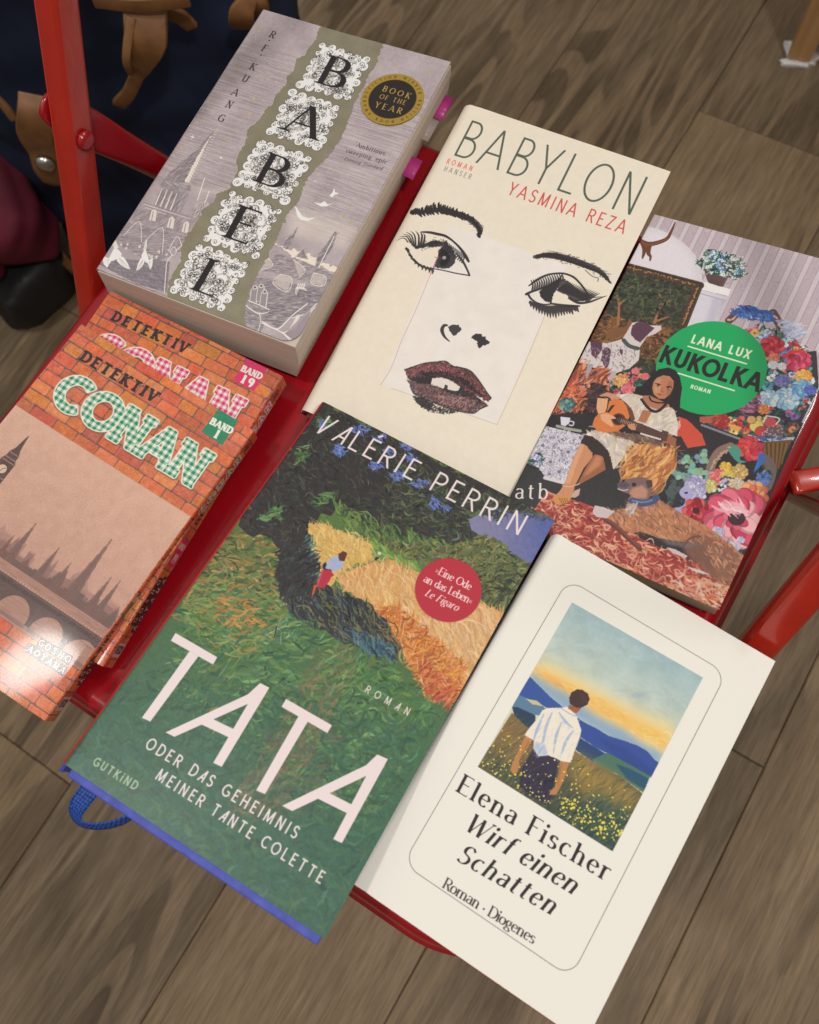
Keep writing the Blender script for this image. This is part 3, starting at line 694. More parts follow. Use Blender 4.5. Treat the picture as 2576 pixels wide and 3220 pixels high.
# ---- painted landscape novel ----------------------------------------------
def print_tata():
    s = sheet_for('tata', 6, (66, 92, 62), 7, left=30)
    R = s.rng
    s.sketch(650, 1240, 1.5)
    allp = s.cv([(s.x0, s.y1), (s.x1, s.y1), (s.x1, s.y0), (s.x0, s.y0)])
    whole = [(540, 45), (1650, 600), (550, 2560), (-690, 1730), (-620, 1620)]
    s.grad([(300, -150), (1900, 700), (700, 2900), (-1000, 1900)], (500, 800), (84, 112, 62), (0, 1900), (46, 92, 74))
    G1 = [(62, 104, 66), (84, 128, 72), (110, 142, 84), (48, 84, 62), (94, 120, 60), (70, 112, 74)]
    G2 = [(46, 92, 72), (56, 102, 78), (40, 80, 66), (64, 106, 74), (52, 86, 62)]
    s.dabs([(60, 740), (420, 960), (640, 1150), (900, 1300), (1100, 1480), (760, 2050), (-240, 1400)], G1, 1700, 7, 1.2, lambda c: 40 + 30 * math.sin(c[0] * .02), .6, .8, .4, 12)
    s.dabs([(-300, 1300), (760, 1500), (1050, 1560), (560, 2560), (-700, 1740)], G2, 1500, 8, 1.5, lambda c: 20 + 30 * math.sin(c[1] * .02), .7, .55, .4, 8)
    s.dabs([(520, 1180), (680, 1150), (700, 1300), (560, 1560), (330, 2000), (60, 2000), (380, 1500)], [(122, 104, 74), (138, 110, 78), (104, 98, 66), (90, 92, 62), (150, 120, 84)], 260, 6, 1.2, 55, .6, .42)
    s.dabs([(330, 1500), (700, 1500), (420, 2080), (60, 2000)], [(96, 88, 70), (82, 88, 66), (110, 98, 78)], 160, 7, 1.3, 50, .6, .3)
    # left bank
    s.dabs([(60, 640), (260, 640), (380, 760), (350, 900), (420, 1000), (180, 1140), (-60, 1000)], [(136, 116, 66), (112, 112, 60), (150, 122, 70), (92, 106, 56), (76, 92, 58), (168, 138, 84), (62, 70, 48)], 620, 6, 1.0, 20, .5, .88)
    s.dabs([(0, 850), (330, 960), (420, 1100), (150, 1260), (-150, 1040)], [(88, 124, 66), (108, 134, 74), (160, 120, 62), (70, 108, 66), (128, 138, 80), (58, 100, 70)], 560, 6, 1.0, 30, .5, .88)
    s.dabs([(60, 950), (300, 1000), (250, 1120), (20, 1100)], [(176, 120, 62), (190, 136, 74)], 40, 5, .9, 35, .4, .9)
    # dark canopy of the tree
    can = [(500, 20), (1000, 265), (1330, 420), (1560, 545), (1480, 600), (1330, 530), (1240, 560), (1270, 680), (1180, 720), (1050, 700), (900, 660), (780, 640), (640, 560), (540, 560), (480, 620), (500, 740), (520, 830), (500, 910), (380, 960), (320, 870), (360, 740), (250, 660), (150, 620), (190, 500), (330, 320), (430, 150)]
    s.poly(can, (46, 43, 46), .96, rough=1.6)
    s.dabs(can, [(40, 38, 42), (54, 52, 54), (62, 64, 58), (48, 46, 46), (70, 74, 62), (44, 50, 44)], 1500, 5, .8, -15, .7, .8)
    s.dabs([(900, 300), (1560, 560), (1250, 600), (1250, 700), (1050, 690), (800, 560)], [(60, 76, 52), (78, 92, 64), (50, 60, 50), (96, 106, 74), (44, 48, 46)], 520, 4, .8, 10, .9, .85)
    s.dabs(can, [(128, 132, 104), (150, 140, 118), (110, 120, 88), (96, 92, 86)], 240, 3, .22, -12, .6, .7)
    s.dabs([(600, 500), (900, 640), (1150, 700), (1100, 760), (860, 740), (640, 620)], [(92, 118, 62), (112, 136, 70), (74, 100, 58), (58, 74, 54)], 260, 6, 1.0, -30, .4, .9)
    for q, n in (([(520, 470), (600, 460), (560, 520), (490, 510)], 30), ([(520, 120), (580, 100), (590, 150), (530, 170)], 30), ([(430, 250), (480, 240), (470, 330), (420, 320)], 26), ([(280, 560), (350, 520), (350, 590), (250, 590)], 40)):
        s.dabs(q, [(84, 118, 70), (110, 140, 86), (66, 100, 64)], n, 4, .9, 30, .6, .9)
    for cx, cy, rx, ry, n in [(720, 165, 60, 26, 34), (625, 265, 38, 34, 40), (795, 335, 40, 26, 34), (900, 380, 44, 28, 40), (950, 240, 34, 30, 26), (965, 300, 30, 24, 20), (1010, 420, 50, 22, 30), (1070, 510, 30, 40, 26), (545, 140, 26, 14, 14), (820, 210, 40, 18, 18), (860, 270, 26, 20, 14), (1130, 540, 26, 16, 10)]:
        s.dabs([(cx - rx, cy), (cx, cy - ry), (cx + rx, cy), (cx, cy + ry)], [(92, 112, 178), (108, 128, 190), (80, 98, 166)], n, 3, .75, -20, .7, .95)
    # sky
    sky = [(1235, 590), (1300, 560), (1340, 528), (1430, 560), (1520, 560), (1600, 570), (1665, 600), (1520, 815), (1440, 760), (1400, 705), (1295, 668), (1250, 640)]
    s.grad(sky, (1330, 640), (126, 124, 160), (1640, 600), (78, 92, 156))
    m = s.mask(sky); s.a += (m * s.noise(2.2, 3) * 3 / 255)[..., None]
    s.dabs([(1480, 520), (1640, 590), (1560, 590), (1440, 560)], [(52, 62, 58), (62, 72, 66), (86, 96, 108)], 60, 3, .6, 40, .9, .7)
    s.dabs([(1290, 520), (1440, 560), (1380, 590), (1300, 575)], [(52, 62, 54), (44, 50, 48)], 70, 4, .6, 60, .8, .85)
    # bushes on the right
    bush = [(1050, 700), (1180, 712), (1250, 690), (1290, 665), (1400, 705), (1440, 760), (1500, 790), (1530, 812), (1400, 1035), (1310, 990), (1300, 880), (1230, 800), (1120, 790), (1000, 790), (900, 740), (820, 700)]
    s.poly(bush, (84, 92, 58), 1, rough=1)
    s.dabs(bush, [(112, 116, 68), (90, 100, 60), (66, 80, 56), (136, 136, 84), (52, 60, 50), (100, 110, 78), (120, 120, 60)], 900, 4, .8, 40, .9, .9)
    s.dabs([(1240, 880), (1400, 800), (1500, 850), (1400, 1030), (1310, 990)], [(46, 54, 46), (62, 70, 50), (108, 112, 70)], 200, 5, .9, 60, .7, .85)
    # fields
    f1 = [(478, 610), (560, 612), (620, 640), (720, 680), (782, 712), (790, 782), (700, 800), (630, 850), (580, 905), (530, 880), (515, 790), (500, 700)]
    s.poly(f1, (206, 168, 96), 1, rough=.5)
    s.dabs(f1, [(214, 178, 108), (198, 160, 90), (190, 160, 104), (222, 190, 124), (206, 166, 86)], 420, 6, .7, lambda c: -20 + 30 * math.sin(c[1] * .03), .5, .8)
    s.dabs([(790, 690), (880, 760), (1010, 810), (1000, 850), (880, 800), (800, 770)], [(112, 146, 70), (94, 128, 60), (132, 158, 84)], 150, 6, 1.0, -22, .25, .9)
    s.dabs([(470, 640), (510, 700), (530, 880), (490, 880), (475, 760)], [(70, 112, 108), (92, 136, 124), (56, 88, 92)], 80, 5, .8, 70, .4, .9)
    f2 = [(620, 880), (660, 840), (760, 802), (850, 780), (1000, 838), (1120, 900), (1300, 985), (1400, 1040), (1275, 1290), (1180, 1440), (1060, 1430), (960, 1270), (890, 1180), (850, 1085), (770, 1000), (690, 945)]
    s.poly(f2, (204, 156, 96), 1, rough=.6)
    s.dabs(f2, [(212, 168, 108), (200, 150, 90), (222, 180, 122), (190, 146, 96), (206, 160, 110)], 900, 8, .8, lambda c: -38 + 25 * math.sin(c[0] * .02 + c[1] * .01), .35, .8)
    s.dabs([(1080, 1000), (1400, 1040), (1275, 1290), (1200, 1350), (1000, 1120)], [(214, 170, 124), (222, 184, 140), (200, 156, 110)], 260, 10, .8, -35, .3, .8)
    s.dabs([(780, 990), (900, 1000), (1080, 1150), (1230, 1290), (1170, 1450), (1060, 1430), (960, 1270), (880, 1150)], [(200, 122, 54), (184, 104, 48), (214, 142, 66), (160, 84, 46), (206, 130, 70)], 620, 6, .8, 60, .6, .88)
    s.dabs([(1000, 1250), (1180, 1400), (1150, 1470), (1050, 1420)], [(178, 84, 56), (156, 72, 50), (196, 112, 62)], 90, 6, 1, 60, .5, .9)
    s.dabs(f2, [(236, 204, 158), (244, 220, 180)], 130, 7, .25, -38, .5, .7)
    # dark brush in the middle
    drk = [(360, 940), (470, 900), (560, 900), (690, 955), (800, 1030), (870, 1100), (900, 1180), (880, 1250), (780, 1215), (660, 1160), (560, 1110), (390, 1020)]
    s.poly(drk, (42, 43, 47), .92, rough=1.4)
    s.dabs(drk, [(36, 38, 44), (50, 54, 62), (64, 80, 88), (30, 32, 38), (92, 102, 70), (120, 112, 76)], 520, 7, .8, -30, .35, .88)
    s.dabs([(650, 1100), (880, 1200), (880, 1250), (720, 1190)], [(48, 80, 96), (70, 106, 116), (36, 56, 76), (92, 120, 124)], 130, 5, .9, -30, .5, .9)
    s.dabs([(330, 720), (520, 760), (520, 950), (360, 960)], [(38, 38, 42), (52, 52, 56), (44, 50, 48)], 320, 6, .9, 70, .5, .9)
    # woman walking
    s.poly([(548, 800), (580, 790), (600, 800), (585, 850), (545, 840)], (52, 40, 42), 1, rough=.2)
    s.poly([(585, 770), (620, 760), (650, 775), (640, 820), (610, 838), (560, 820), (570, 790)], (160, 172, 204), 1, rough=.25)
    s.poly([(620, 752), (645, 740), (665, 752), (650, 788), (625, 785)], (92, 48, 38), 1, rough=.15)
    s.poly([(548, 822), (590, 838), (600, 850), (580, 880), (555, 915), (512, 908), (530, 870)], (178, 42, 66), 1, rough=.25)
    s.line([(512, 905), (500, 945)], [1.4, .7], (196, 80, 58)); s.line([(548, 830), (530, 880), (520, 905)], .8, (206, 70, 92), .9)
    s.poly([(790, 780), (800, 765), (815, 770), (800, 785)], (40, 42, 60), 1); s.disc((815, 750), .9, (206, 200, 190))
    s.dabs([(300, 1080), (420, 1050), (460, 1120), (240, 1180)], [(170, 190, 168), (150, 170, 150), (120, 140, 120)], 26, 5, .35, 60, .7, .8)
    s.line([(330, 1095), (318, 1150)], [.8, .3], (40, 48, 52))
    # strokes of thick paint all over
    s.dabs(whole, [(150, 168, 120), (130, 150, 104), (60, 76, 56), (170, 176, 140)], 520, 4, .16, 35, 1.0, .35)
    s.a += (s.noise(.35, 3) * 5 / 255 + s.noise(1.1, 9) * 4 / 255)[..., None]
    # lettering
    white = (234, 214, 216)
    s.sketch(900, 1200, 6.9)
    cap = text(s, 'v^a^L\u00c9RIE PERRIN'.replace('v^', '\u0001').replace('a^', '\u0002'), (672, 1110), (5050, 3340), (940, 742), dict(w=.092, ws=1.0), white)
    s.sketch(150, 1900, 1.4375)
    for q in ([(577, 130), (766, 240), (747, 273), (556, 165)], [(641, 213), (681, 236), (463, 531), (425, 514)],
              [(960, 357), (1002, 378), (930, 440), (572, 600), (532, 580), (905, 408)], [(960, 357), (1002, 378), (786, 736), (748, 718)], [(722, 508), (842, 566), (822, 604), (672, 534)],
              [(1078, 429), (1285, 548), (1264, 583), (1057, 464)], [(1141, 495), (1184, 518), (982, 859), (942, 843)],
              [(1490, 680), (1538, 701), (1465, 765), (1105, 936), (1060, 912), (1440, 728)], [(1490, 680), (1538, 701), (1330, 1081), (1291, 1063)], [(1255, 845), (1385, 912), (1362, 950), (1205, 872)]):
        s.poly(q, white)
    text(s, 'ODER D\u0002S GEHEIMNIS', (437, 650), (1116, 1064), (467, 600), dict(w=.13, ws=.92), white)
    text(s, 'MEINER T\u0002NTE COLETTE', (483, 790), (1230, 1267), (512, 740), dict(w=.13, ws=.92), white)
    text(s, 'ROM\u0002N', (1432, 398), (1626, 506), (1448, 366), dict(w=.12, ws=.92), white)
    s.sketch(150, 2330, 6.9)
    text(s, 'GUTK\u0131ND', (965, 520), (1880, 1080), (1080, 345), dict(w=.17, ws=.95), (158, 180, 150))
    xs = np.arange(s.W) / s.res + s.x0
    m = np.clip((-s.x1 + 1.7 - xs) * s.res, 0, 1).astype(np.float32)[None, :, None]
    s.a = s.a * (1 - m) + rgb((186, 30, 40)) * m                      # the spine is red
    # round red seal
    s.sketch(650, 1240, 1.5)
    c = s.mm([(1140, 922)])[0]; r = abs(s.mm([(984, 905)])[0] - s.mm([(1297, 940)])[0]); r = float(np.hypot(*r)) / 2
    s.disc(c, r, (178, 40, 58), mm=True)
    pk = (238, 208, 206)
    text(s, '\u00bbEine Ode', (1074, 842), (1240, 926), (1092, 808), 'oldbold', pk)
    text(s, 'an das Leben\u00ab', (1021, 884), (1247, 994), (1036, 848), 'oldbold', pk)
    text(s, 'Le Figaro', (1028, 950), (1178, 1024), (1044, 916), 'oldbold_it', pk)
    s.seal = (c, r)
    return s
GLYPHS['\u0001'] = GLYPHS['v^']; GLYPHS['\u0002'] = GLYPHS['a^']

# ---- grey engraved paperback ----------------------------------------------
def curl_tile(s, q, seed):
    """a square of white scrollwork with black pen curls; q = four corners on the sketch"""
    R = np.random.default_rng(seed)
    q = s.mm(q)
    def at(u, v):
        return q[0] * (1 - u) * (1 - v) + q[1] * u * (1 - v) + q[2] * u * v + q[3] * (1 - u) * v
    sz = np.hypot(*(q[1] - q[0]))
    ring = []
    for a, b in ((0, 1), (1, 2), (2, 3), (3, 0)):
        cs = [(0, 0), (1, 0), (1, 1), (0, 1)]
        for k in range(5):
            t = k / 5; u = cs[a][0] + (cs[b][0] - cs[a][0]) * t; v = cs[a][1] + (cs[b][1] - cs[a][1]) * t
            ring.append((u, v))
    W, K = (232, 226, 216), (34, 30, 32)
    rim = [(at(.5 + (u - .5) * .93 + R.normal(0, .012), .5 + (v - .5) * .93 + R.normal(0, .012)), sz * R.uniform(.055, .1)) for u, v in ring]
    t = np.linspace(0, 6.283, 16, endpoint=False)
    for grow, col in ((.16, K), (0, W)):                  # scalloped rim
        for c, r in rim:
            s.cpoly(s.cv(c + (r + grow) * np.c_[np.cos(t), np.sin(t)]), col)
    s.cpoly(s.cv([at(.05, .04), at(.95, .04), at(.96, .95), at(.04, .96)]), W)
    def spiral(c, r, turns, a0, hand, w):
        n = int(10 * turns) + 4
        t = np.linspace(0, 1, n); a = a0 + hand * t * turns * 6.283; rr = r * (1 - .86 * t)
        s.line(np.c_[c[0] + rr * np.cos(a), c[1] + rr * np.sin(a)], np.linspace(.12, w, n), K, .95, mm=True)
        e = c + np.array([rr[-1] * math.cos(a[-1]), rr[-1] * math.sin(a[-1])])
        s.disc(e, w * .75, K, 1, mm=True)
    for k in range(84):
        u, v = R.uniform(.06, .94, 2)
        spiral(at(u, v), sz * R.uniform(.04, .10), R.uniform(.9, 1.6), R.uniform(0, 6.28), R.choice([-1, 1]), R.uniform(.3, .5))
    for k in range(34):
        u, v = R.uniform(.22, .78, 2); c = at(u, v); r = sz * R.uniform(.08, .2); a = R.uniform(0, 6.28); b = R.uniform(1.2, 3)
        t = np.linspace(a, a + b, 14)
        for o in (0, .55):
            s.line(np.c_[c[0] + (r + o) * np.cos(t), c[1] + (r + o) * np.sin(t)], .14, K, .85, mm=True)
    for k in range(22):
        u, v = R.uniform(.06, .94, 2); s.disc(at(u, v), R.uniform(.2, .42), K, 1, mm=True)
    for u, v in ring:
        c = at(.5 + (u - .5) * .98, .5 + (v - .5) * .98)
        spiral(c, sz * .055, 1.1, R.uniform(0, 6.28), R.choice([-1, 1]), .4)

def print_babel():
    s = sheet_for('babel', 7, (152, 141, 145), 11, left=2)
    R = s.rng
    s.a += (s.noise(9, 1) * 6 / 255 + s.noise(2, 2) * 4 / 255 + s.noise(.3, 3) * 9 / 255)[..., None]
    s.sketch(250, 0, 2.15625)
    # ruled sky: hundreds of fine level lines that waver and break
    y = s.y1 - 26
    while y > s.y0 + 66:
        x = s.x0 - 2
        while x < s.x1:
            L = R.uniform(4, 26)
            dark = R.random() < .55
            xs = np.linspace(x, x + L, 5)
            s.line(np.c_[xs, y + np.cumsum(R.normal(0, .05, 5))], [.06, .2, .24, .2, .06], (112, 102, 108) if dark else (184, 174, 174), R.uniform(.3, .85), mm=True)
            x += L + R.uniform(.2, 2.5)
        y -= R.uniform(.45, .8)
    s.a += ((s.noise(14, 21) * 7) / 255)[..., None]
    s.poly([(520, 1250), (900, 1290), (1020, 1280), (930, 1320), (500, 1260)], (196, 186, 178), .6, soft=2)
    s.poly([(1440, 1420), (2050, 1560), (1990, 1720), (1390, 1600)], (196, 186, 176), .55, soft=3)
    def hatch(poly, base, n=60, ang=0, dk=(92, 84, 92), lt=(196, 188, 182), w=.18, L=3):
        s.poly(poly, base, .95)
        s.dabs(poly, [dk, lt, dk], n, L, w, ang, .12, .7, .05, 6)
    def wl(pts, w=.3, c=(214, 208, 200)):
        s.line(pts, w, c, .9)
    # left: spire, nave and houses
    LP = (126, 117, 124)
    hatch([(925, 855), (890, 930), (780, 1110), (720, 1240), (560, 1230), (660, 1120), (800, 1010)], LP, 420, 55, L=4)
    s.poly([(925, 855), (870, 960), (790, 1140), (740, 1240), (715, 1230), (800, 1060), (880, 930)], (206, 198, 186), .95, rough=.25)
    for k in range(22):
        t = k / 21; P = np.array([920, 870]) * (1 - t) + np.array([735, 1235]) * t
        s.line([P, P + (26, 8)], [.35, .1], (210, 202, 192), .9); s.line([P - (6, 4), P + (8, 6)], .2, (110, 100, 104), .8)
    hatch([(560, 1220), (760, 1260), (740, 1330), (540, 1260)], (140, 131, 136), 160, -12)
    hatch([(560, 1260), (740, 1320), (680, 1450), (500, 1390)], (132, 124, 130), 220, 78, L=5)
    for k in range(4):
        a = np.array([560 + k * 34, 1275 + k * 12]); s.line([a, a + (-46, 110)], [.5, .8], (206, 198, 188), .9)
        s.line([a + (14, 4), a + (-30, 108)], .25, (96, 88, 94), .8)
    for k in range(5):
        wl([(430 + k * 6, 1370 + k * 12), (780 - k * 10, 1480 + k * 10)], .28, (200, 192, 186) if k % 2 else (104, 96, 102))
    hatch([(380, 1410), (780, 1490), (720, 1590), (360, 1500)], (138, 129, 134), 260, 70, L=4)
    for a in ((500, 1430), (620, 1480), (720, 1510)):
        s.poly([(a[0] - 30, a[1] + 60), (a[0] - 14, a[1]), (a[0] + 10, a[1] - 14), (a[0] + 24, a[1] + 4), (a[0] + 14, a[1] + 70)], (204, 196, 186), .85)
        s.line([(a[0] - 12, a[1] + 60), (a[0], a[1] + 4)], .4, (112, 104, 108))
    hatch([(840, 1340), (900, 1400), (840, 1500), (740, 1460), (780, 1400)], (150, 140, 144), 150, 60)
    for k in range(7): wl([(760 + k * 20, 1450 + k * 6), (810 + k * 10, 1370)], .2, (196, 188, 182))
    wl([(880, 1300), (850, 1380)], .5); wl([(850, 1210), (800, 1360)], .5)
    hatch([(330, 1510), (740, 1600), (690, 1700), (500, 1790), (250, 1650), (270, 1590)], (134, 125, 131), 700, 20, L=4)
    for a, b, c in (((405, 1500), (300, 1600), (420, 1640)), ((560, 1540), (430, 1650), (560, 1720)), ((660, 1600), (600, 1700), (690, 1660))):
        wl([b, a, c], .35); s.poly([(b[0] + 30, b[1]), a, (c[0] - 16, c[1] - 20)], (150, 141, 145), .5)
    for k in range(14):
        u, v = R.random(2); P = np.array([290, 1620]) + u * np.array([300, 90]) + v * np.array([-30, 80])
        s.poly([P, P + (12, 3), P + (8, 20), P + (-4, 17)], (208, 200, 188), .9); s.line([P + (4, 1), P + (1, 18)], .15, (90, 84, 90))
    roof = [(120, 1790), (260, 1760), (610, 1770), (590, 1980), (400, 1930)]
    hatch(roof, (118, 110, 118), 900, -14, L=3, lt=(150, 142, 148))
    for k in range(7):
        wl([(160 + k * 30, 1790 + k * 25), (600, 1830 + k * 26)], .16, (90, 82, 90))
    s.line([(690, 1660), (600, 1760), (585, 1840), (575, 1985)], .5, (208, 200, 190), .9); s.disc((630, 1705), 1.6, (150, 142, 146)); s.line([(610, 1700), (640, 1670), (655, 1705), (630, 1730), (610, 1700)], .35, (212, 204, 194))
    # two doves
    dv, dg = (226, 220, 208), (160, 150, 146)
    for P, kx in (((255, 1700), 1.0), ((440, 1710), -.6)):
        P = np.array(P, float); S = lambda pts: [P + np.array([x * kx, y]) for x, y in pts]
        s.poly(S([(-20, -10), (10, -5), (35, 25), (20, 50), (-20, 70), (-60, 80), (-50, 50)]), dv, 1)
        s.poly(S([(-10, 0), (-30, -40), (-28, -90), (-5, -60), (12, -20)]), dv, 1, rough=.1)
        s.poly(S([(10, 30), (50, 50), (75, 90), (92, 128), (60, 120), (20, 95), (0, 70)]), dv, 1, rough=.1)
        s.poly(S([(-50, 55), (-95, 40), (-90, 90), (-66, 120), (-40, 78)]), dv, 1, rough=.1)
        for k in range(6):
            s.line(S([(14 + k * 4, 50 + k * 3), (30 + k * 12, 105 + k * 4)]), .18, dg, .9); s.line(S([(-22 + k * 5, -20), (-26 + k * 6, -70 + k * 6)]), .16, dg, .9)
            s.line(S([(-55, 62), (-92 + k * 8, 60 + k * 10)]), .15, dg, .8)
    # right: domes, roofs and chimneys
    s.sketch(700, 0, 2.15625)
    s.poly([(355, 1650), (430, 1690), (540, 1700), (660, 1760), (820, 1850), (720, 1840), (660, 1800), (560, 1800), (450, 1720)], (208, 198, 184), .9, rough=.6)
    hatch([(512, 1530), (490, 1590), (470, 1660), (440, 1690), (410, 1680), (430, 1620), (480, 1580)], (120, 111, 118), 150, 70)
    hatch([(545, 1690), (580, 1760), (500, 1740)], (122, 113, 119), 60, 60)
    hatch([(762, 1565), (775, 1580), (740, 1680), (690, 1760), (620, 1840), (650, 1720), (700, 1660)], (116, 108, 116), 260, 65, L=4)
    wl([(755, 1600), (640, 1840)], .5)
    hatch([(270, 1790), (380, 1720), (520, 1760), (680, 1830), (760, 1870), (690, 1960), (560, 1910), (400, 1860), (250, 1830)], (138, 129, 134), 700, 25, L=3)
    hatch([(180, 1890), (300, 1880), (500, 1930), (720, 1960), (600, 2110), (460, 2156), (150, 2156), (150, 2010)], (126, 118, 125), 1100, 22, L=3)
    for q in ([(300, 1740), (340, 1800), (260, 1830)], [(395, 1860), (470, 1890), (440, 1980), (340, 1920), (395, 1860)], [(480, 1760), (560, 1830), (520, 1880)], [(620, 1850), (700, 1880), (680, 1940), (600, 1920), (620, 1850)], [(500, 1950), (560, 1960), (560, 2010), (500, 2000), (500, 1950)]):
        s.poly(q, (178, 168, 162), .7); wl(q, .35)
    for x in range(8):
        wl([(510 + x * 7, 1930 - (x % 2) * 8), (502 + x * 7, 1962)], .35)
    hatch([(520, 1960), (610, 1990), (590, 2050), (500, 2010)], (110, 102, 110), 80, 20)
    s.line([(190, 1950), (185, 2060)], .3, (150, 142, 146))
    for x, y in ((218, 1945), (262, 1935), (285, 1975)):
        s.poly([(x - 22, y), (x + 22, y + 6), (x + 8, y + 110), (x - 36, y + 96)], (132, 124, 130), 1); s.disc((x, y + 2), 1.35, (196, 188, 180)); s.disc((x, y + 2), .8, (100, 92, 98))
        wl([(x - 22, y + 4), (x - 36, y + 96)], .3); wl([(x + 20, y + 10), (x + 8, y + 108)], .45)
    hatch([(150, 2040), (330, 2110), (260, 2156), (140, 2150)], (140, 132, 136), 120, -15); wl([(160, 2030), (330, 2110), (270, 2150)], .5)
    wl([(720, 1970), (600, 2110), (470, 2156)], .5); wl([(560, 2140), (640, 2060), (655, 2080), (600, 2156)], .5)
    s.sketch(330, 820, 1725 / 650.)
    hatch([(1150, 360), (1380, 420), (1300, 600), (1120, 540)], (132, 124, 130), 260, 15); wl([(1160, 360), (1280, 440), (1385, 420)], .6); wl([(1285, 440), (1300, 500), (1275, 600)], .4)
    hatch([(1390, 380), (1680, 340), (1440, 560), (1330, 500)], (120, 112, 119), 420, 20, L=4)
    wl([(1690, 360), (1560, 460), (1440, 570), (1310, 505)], .6); wl([(1700, 420), (1600, 530), (1500, 600), (1440, 580), (1310, 520)], .6); wl([(1480, 600), (1600, 690)], .8); wl([(1500, 620), (1575, 700)], .4)
    s.poly([(1560, 540), (1600, 450), (1630, 480), (1590, 580)], (196, 188, 178), .7); wl([(1530, 590), (1620, 450), (1560, 580)], .4)
    s.poly([(1640, 470), (1720, 380), (1700, 520), (1600, 690), (1500, 610)], (128, 119, 126), .7)
    s.dabs([(1100, 520), (1560, 690), (1560, 710), (1090, 540)], [(196, 188, 178), (110, 102, 108)], 120, 2, .2, 30, .8, .7)
    # stars and birds
    s.sketch(250, 0, 2.15625)
    for x, y, r, c in [(1220, 213, 14, 0), (1270, 540, 11, 0), (875, 707, 13, 0), (980, 972, 18, 0), (690, 1005, 16, 0), (1185, 672, 13, 0), (1160, 770, 13, 0), (765, 925, 20, 1), (960, 1070, 13, 1), (790, 830, 9, 0), (640, 1050, 8, 0)]:
        c = (176, 150, 86) if c == 0 else (214, 208, 198)
        s.line([(x - r, y), (x + r, y)], [.1, .1], c); 
        for a in range(4):
            d = np.array([math.cos(a * 1.571 + .35), math.sin(a * 1.571 + .35)]) * r
            s.line([np.array([x, y]), np.array([x, y]) + d], [.75, .05], c)
    s.sketch(700, 0, 2.15625)
    for x, y, r in [(1175, 445, 11), (1393, 508, 17), (1030, 1222, 15), (850, 1385, 12), (818, 1465, 16), (870, 1500, 10), (1235, 970, 9)]:
        for a in range(4):
            d = np.array([math.cos(a * 1.571 + .35), math.sin(a * 1.571 + .35)]) * r
            s.line([np.array([x, y]), np.array([x, y]) + d], [.75, .05], (172, 140, 74))
    for q in ([(610, 1230), (632, 1222), (640, 1240), (636, 1228), (662, 1226)], [(722, 1325), (745, 1300), (755, 1272), (762, 1300), (790, 1308), (752, 1320), (748, 1336)], [(615, 1368), (660, 1376), (690, 1360), (712, 1382), (752, 1372), (700, 1396), (665, 1396)], [(490, 1395), (510, 1420), (540, 1465), (580, 1478), (632, 1470), (580, 1495), (530, 1490), (505, 1462)]):
        s.poly(q, (216, 210, 202), 1)
    for _ in range(330):
        x, y = R.uniform(s.x0, s.x1), R.uniform(s.y0 + 70, s.y1)
        s.disc((x, y), R.uniform(.10, .24), (206, 198, 198), R.uniform(.4, 1), mm=True)
    # torn strip of foil down the middle
    s.sketch(250, 0, 2.15625)
    left = [(1620, 190), (1602, 260), (1545, 330), (1525, 372), (1465, 400), (1452, 470), (1405, 520), (1396, 580), (1330, 645), (1305, 715), (1268, 738), (1225, 800), (1140, 878), (1124, 960), (1098, 1010), (1062, 1090), (1072, 1160), (1026, 1245), (1018, 1282), (928, 1322), (905, 1372), (845, 1412), (780, 1520), (705, 1622), (680, 1690), (682, 1765), (622, 1868), (600, 1930), (582, 2060)]
    off = np.array([970.3, 0])
    right = [np.array(q) + off for q in [(150, 2300), (152, 2120), (160, 2060), (180, 1970), (215, 1900), (240, 1850), (272, 1800), (292, 1760), (350, 1660), (372, 1615), (400, 1545), (440, 1452), (490, 1395), (528, 1330), (548, 1262), (582, 1198), (660, 1120), (722, 1058), (752, 1018), (800, 950), (822, 900), (868, 772), (892, 700), (985, 530), (1032, 448), (1050, 398), (1090, 315)]]
    foil = left + right + [(2055, 250), (1850, 180), (1700, 140)]
    fp = roughen(s.P(foil), .45 * s.res, R)
    cv = s.cover([fp]); s.lay(cv, (136, 131, 112))
    fm = np.zeros((s.H, s.W), np.float32); x, y, c = cv; fm[y:y + c.shape[0], x:x + c.shape[1]] = c
    s.foil = fm
    s.a += (fm * (s.noise(6, 31) * 5 + s.noise(.5, 33) * 4) / 255)[..., None]
    s.cline(fp[:len(fp) // 2], .25 * s.res, (196, 186, 178), .5)
    # the five letters
    s.sketch(0, 0, 1)
    T = [[(1013, 135), (1158, 185), (1096, 313), (938, 266)], [(917, 288), (1067, 338), (1003, 470), (845, 420)], [(820, 444), (975, 498), (899, 633), (745, 576)], [(726, 606), (880, 661), (804, 809), (641, 750)], [(622, 768), (780, 828), (695, 974), (541, 913)]]
    for k, (q, ch) in enumerate(zip(T, 'BABEL')):
        curl_tile(s, q, 100 + k)
        m = s.mm(q)
        def at(u, v): return m[0] * (1 - u) * (1 - v) + m[1] * u * (1 - v) + m[2] * u * v + m[3] * (1 - u) * v
        w = {'A': .60, 'B': .46, 'E': .42, 'L': .40}[ch]
        p0, p1 = at(.52 - w / 2, .84), at(.52 + w / 2, .84)
        u = at(.5, .16) - at(.5, .84); cap = np.hypot(*u)
        wd, pl = glyph_polys(ch, dict(w=.14, thin=.045, serif=.075, slab=.03, ws=1))
        d = (p1 - p0) / np.hypot(*(p1 - p0)); u = u / cap; sc = np.hypot(*(p1 - p0)) / wd
        s.lay(union(s, [s.cv(p0 + g[:, :1] * sc * d + g[:, 1:] * cap * u) for g in pl]), (26, 24, 26))
    # author, one letter under the other
    d = s.mm([(400, 600), (1000, 835)]); d = d[1] - d[0]; d /= np.hypot(*d); u = np.array([-d[1], d[0]])
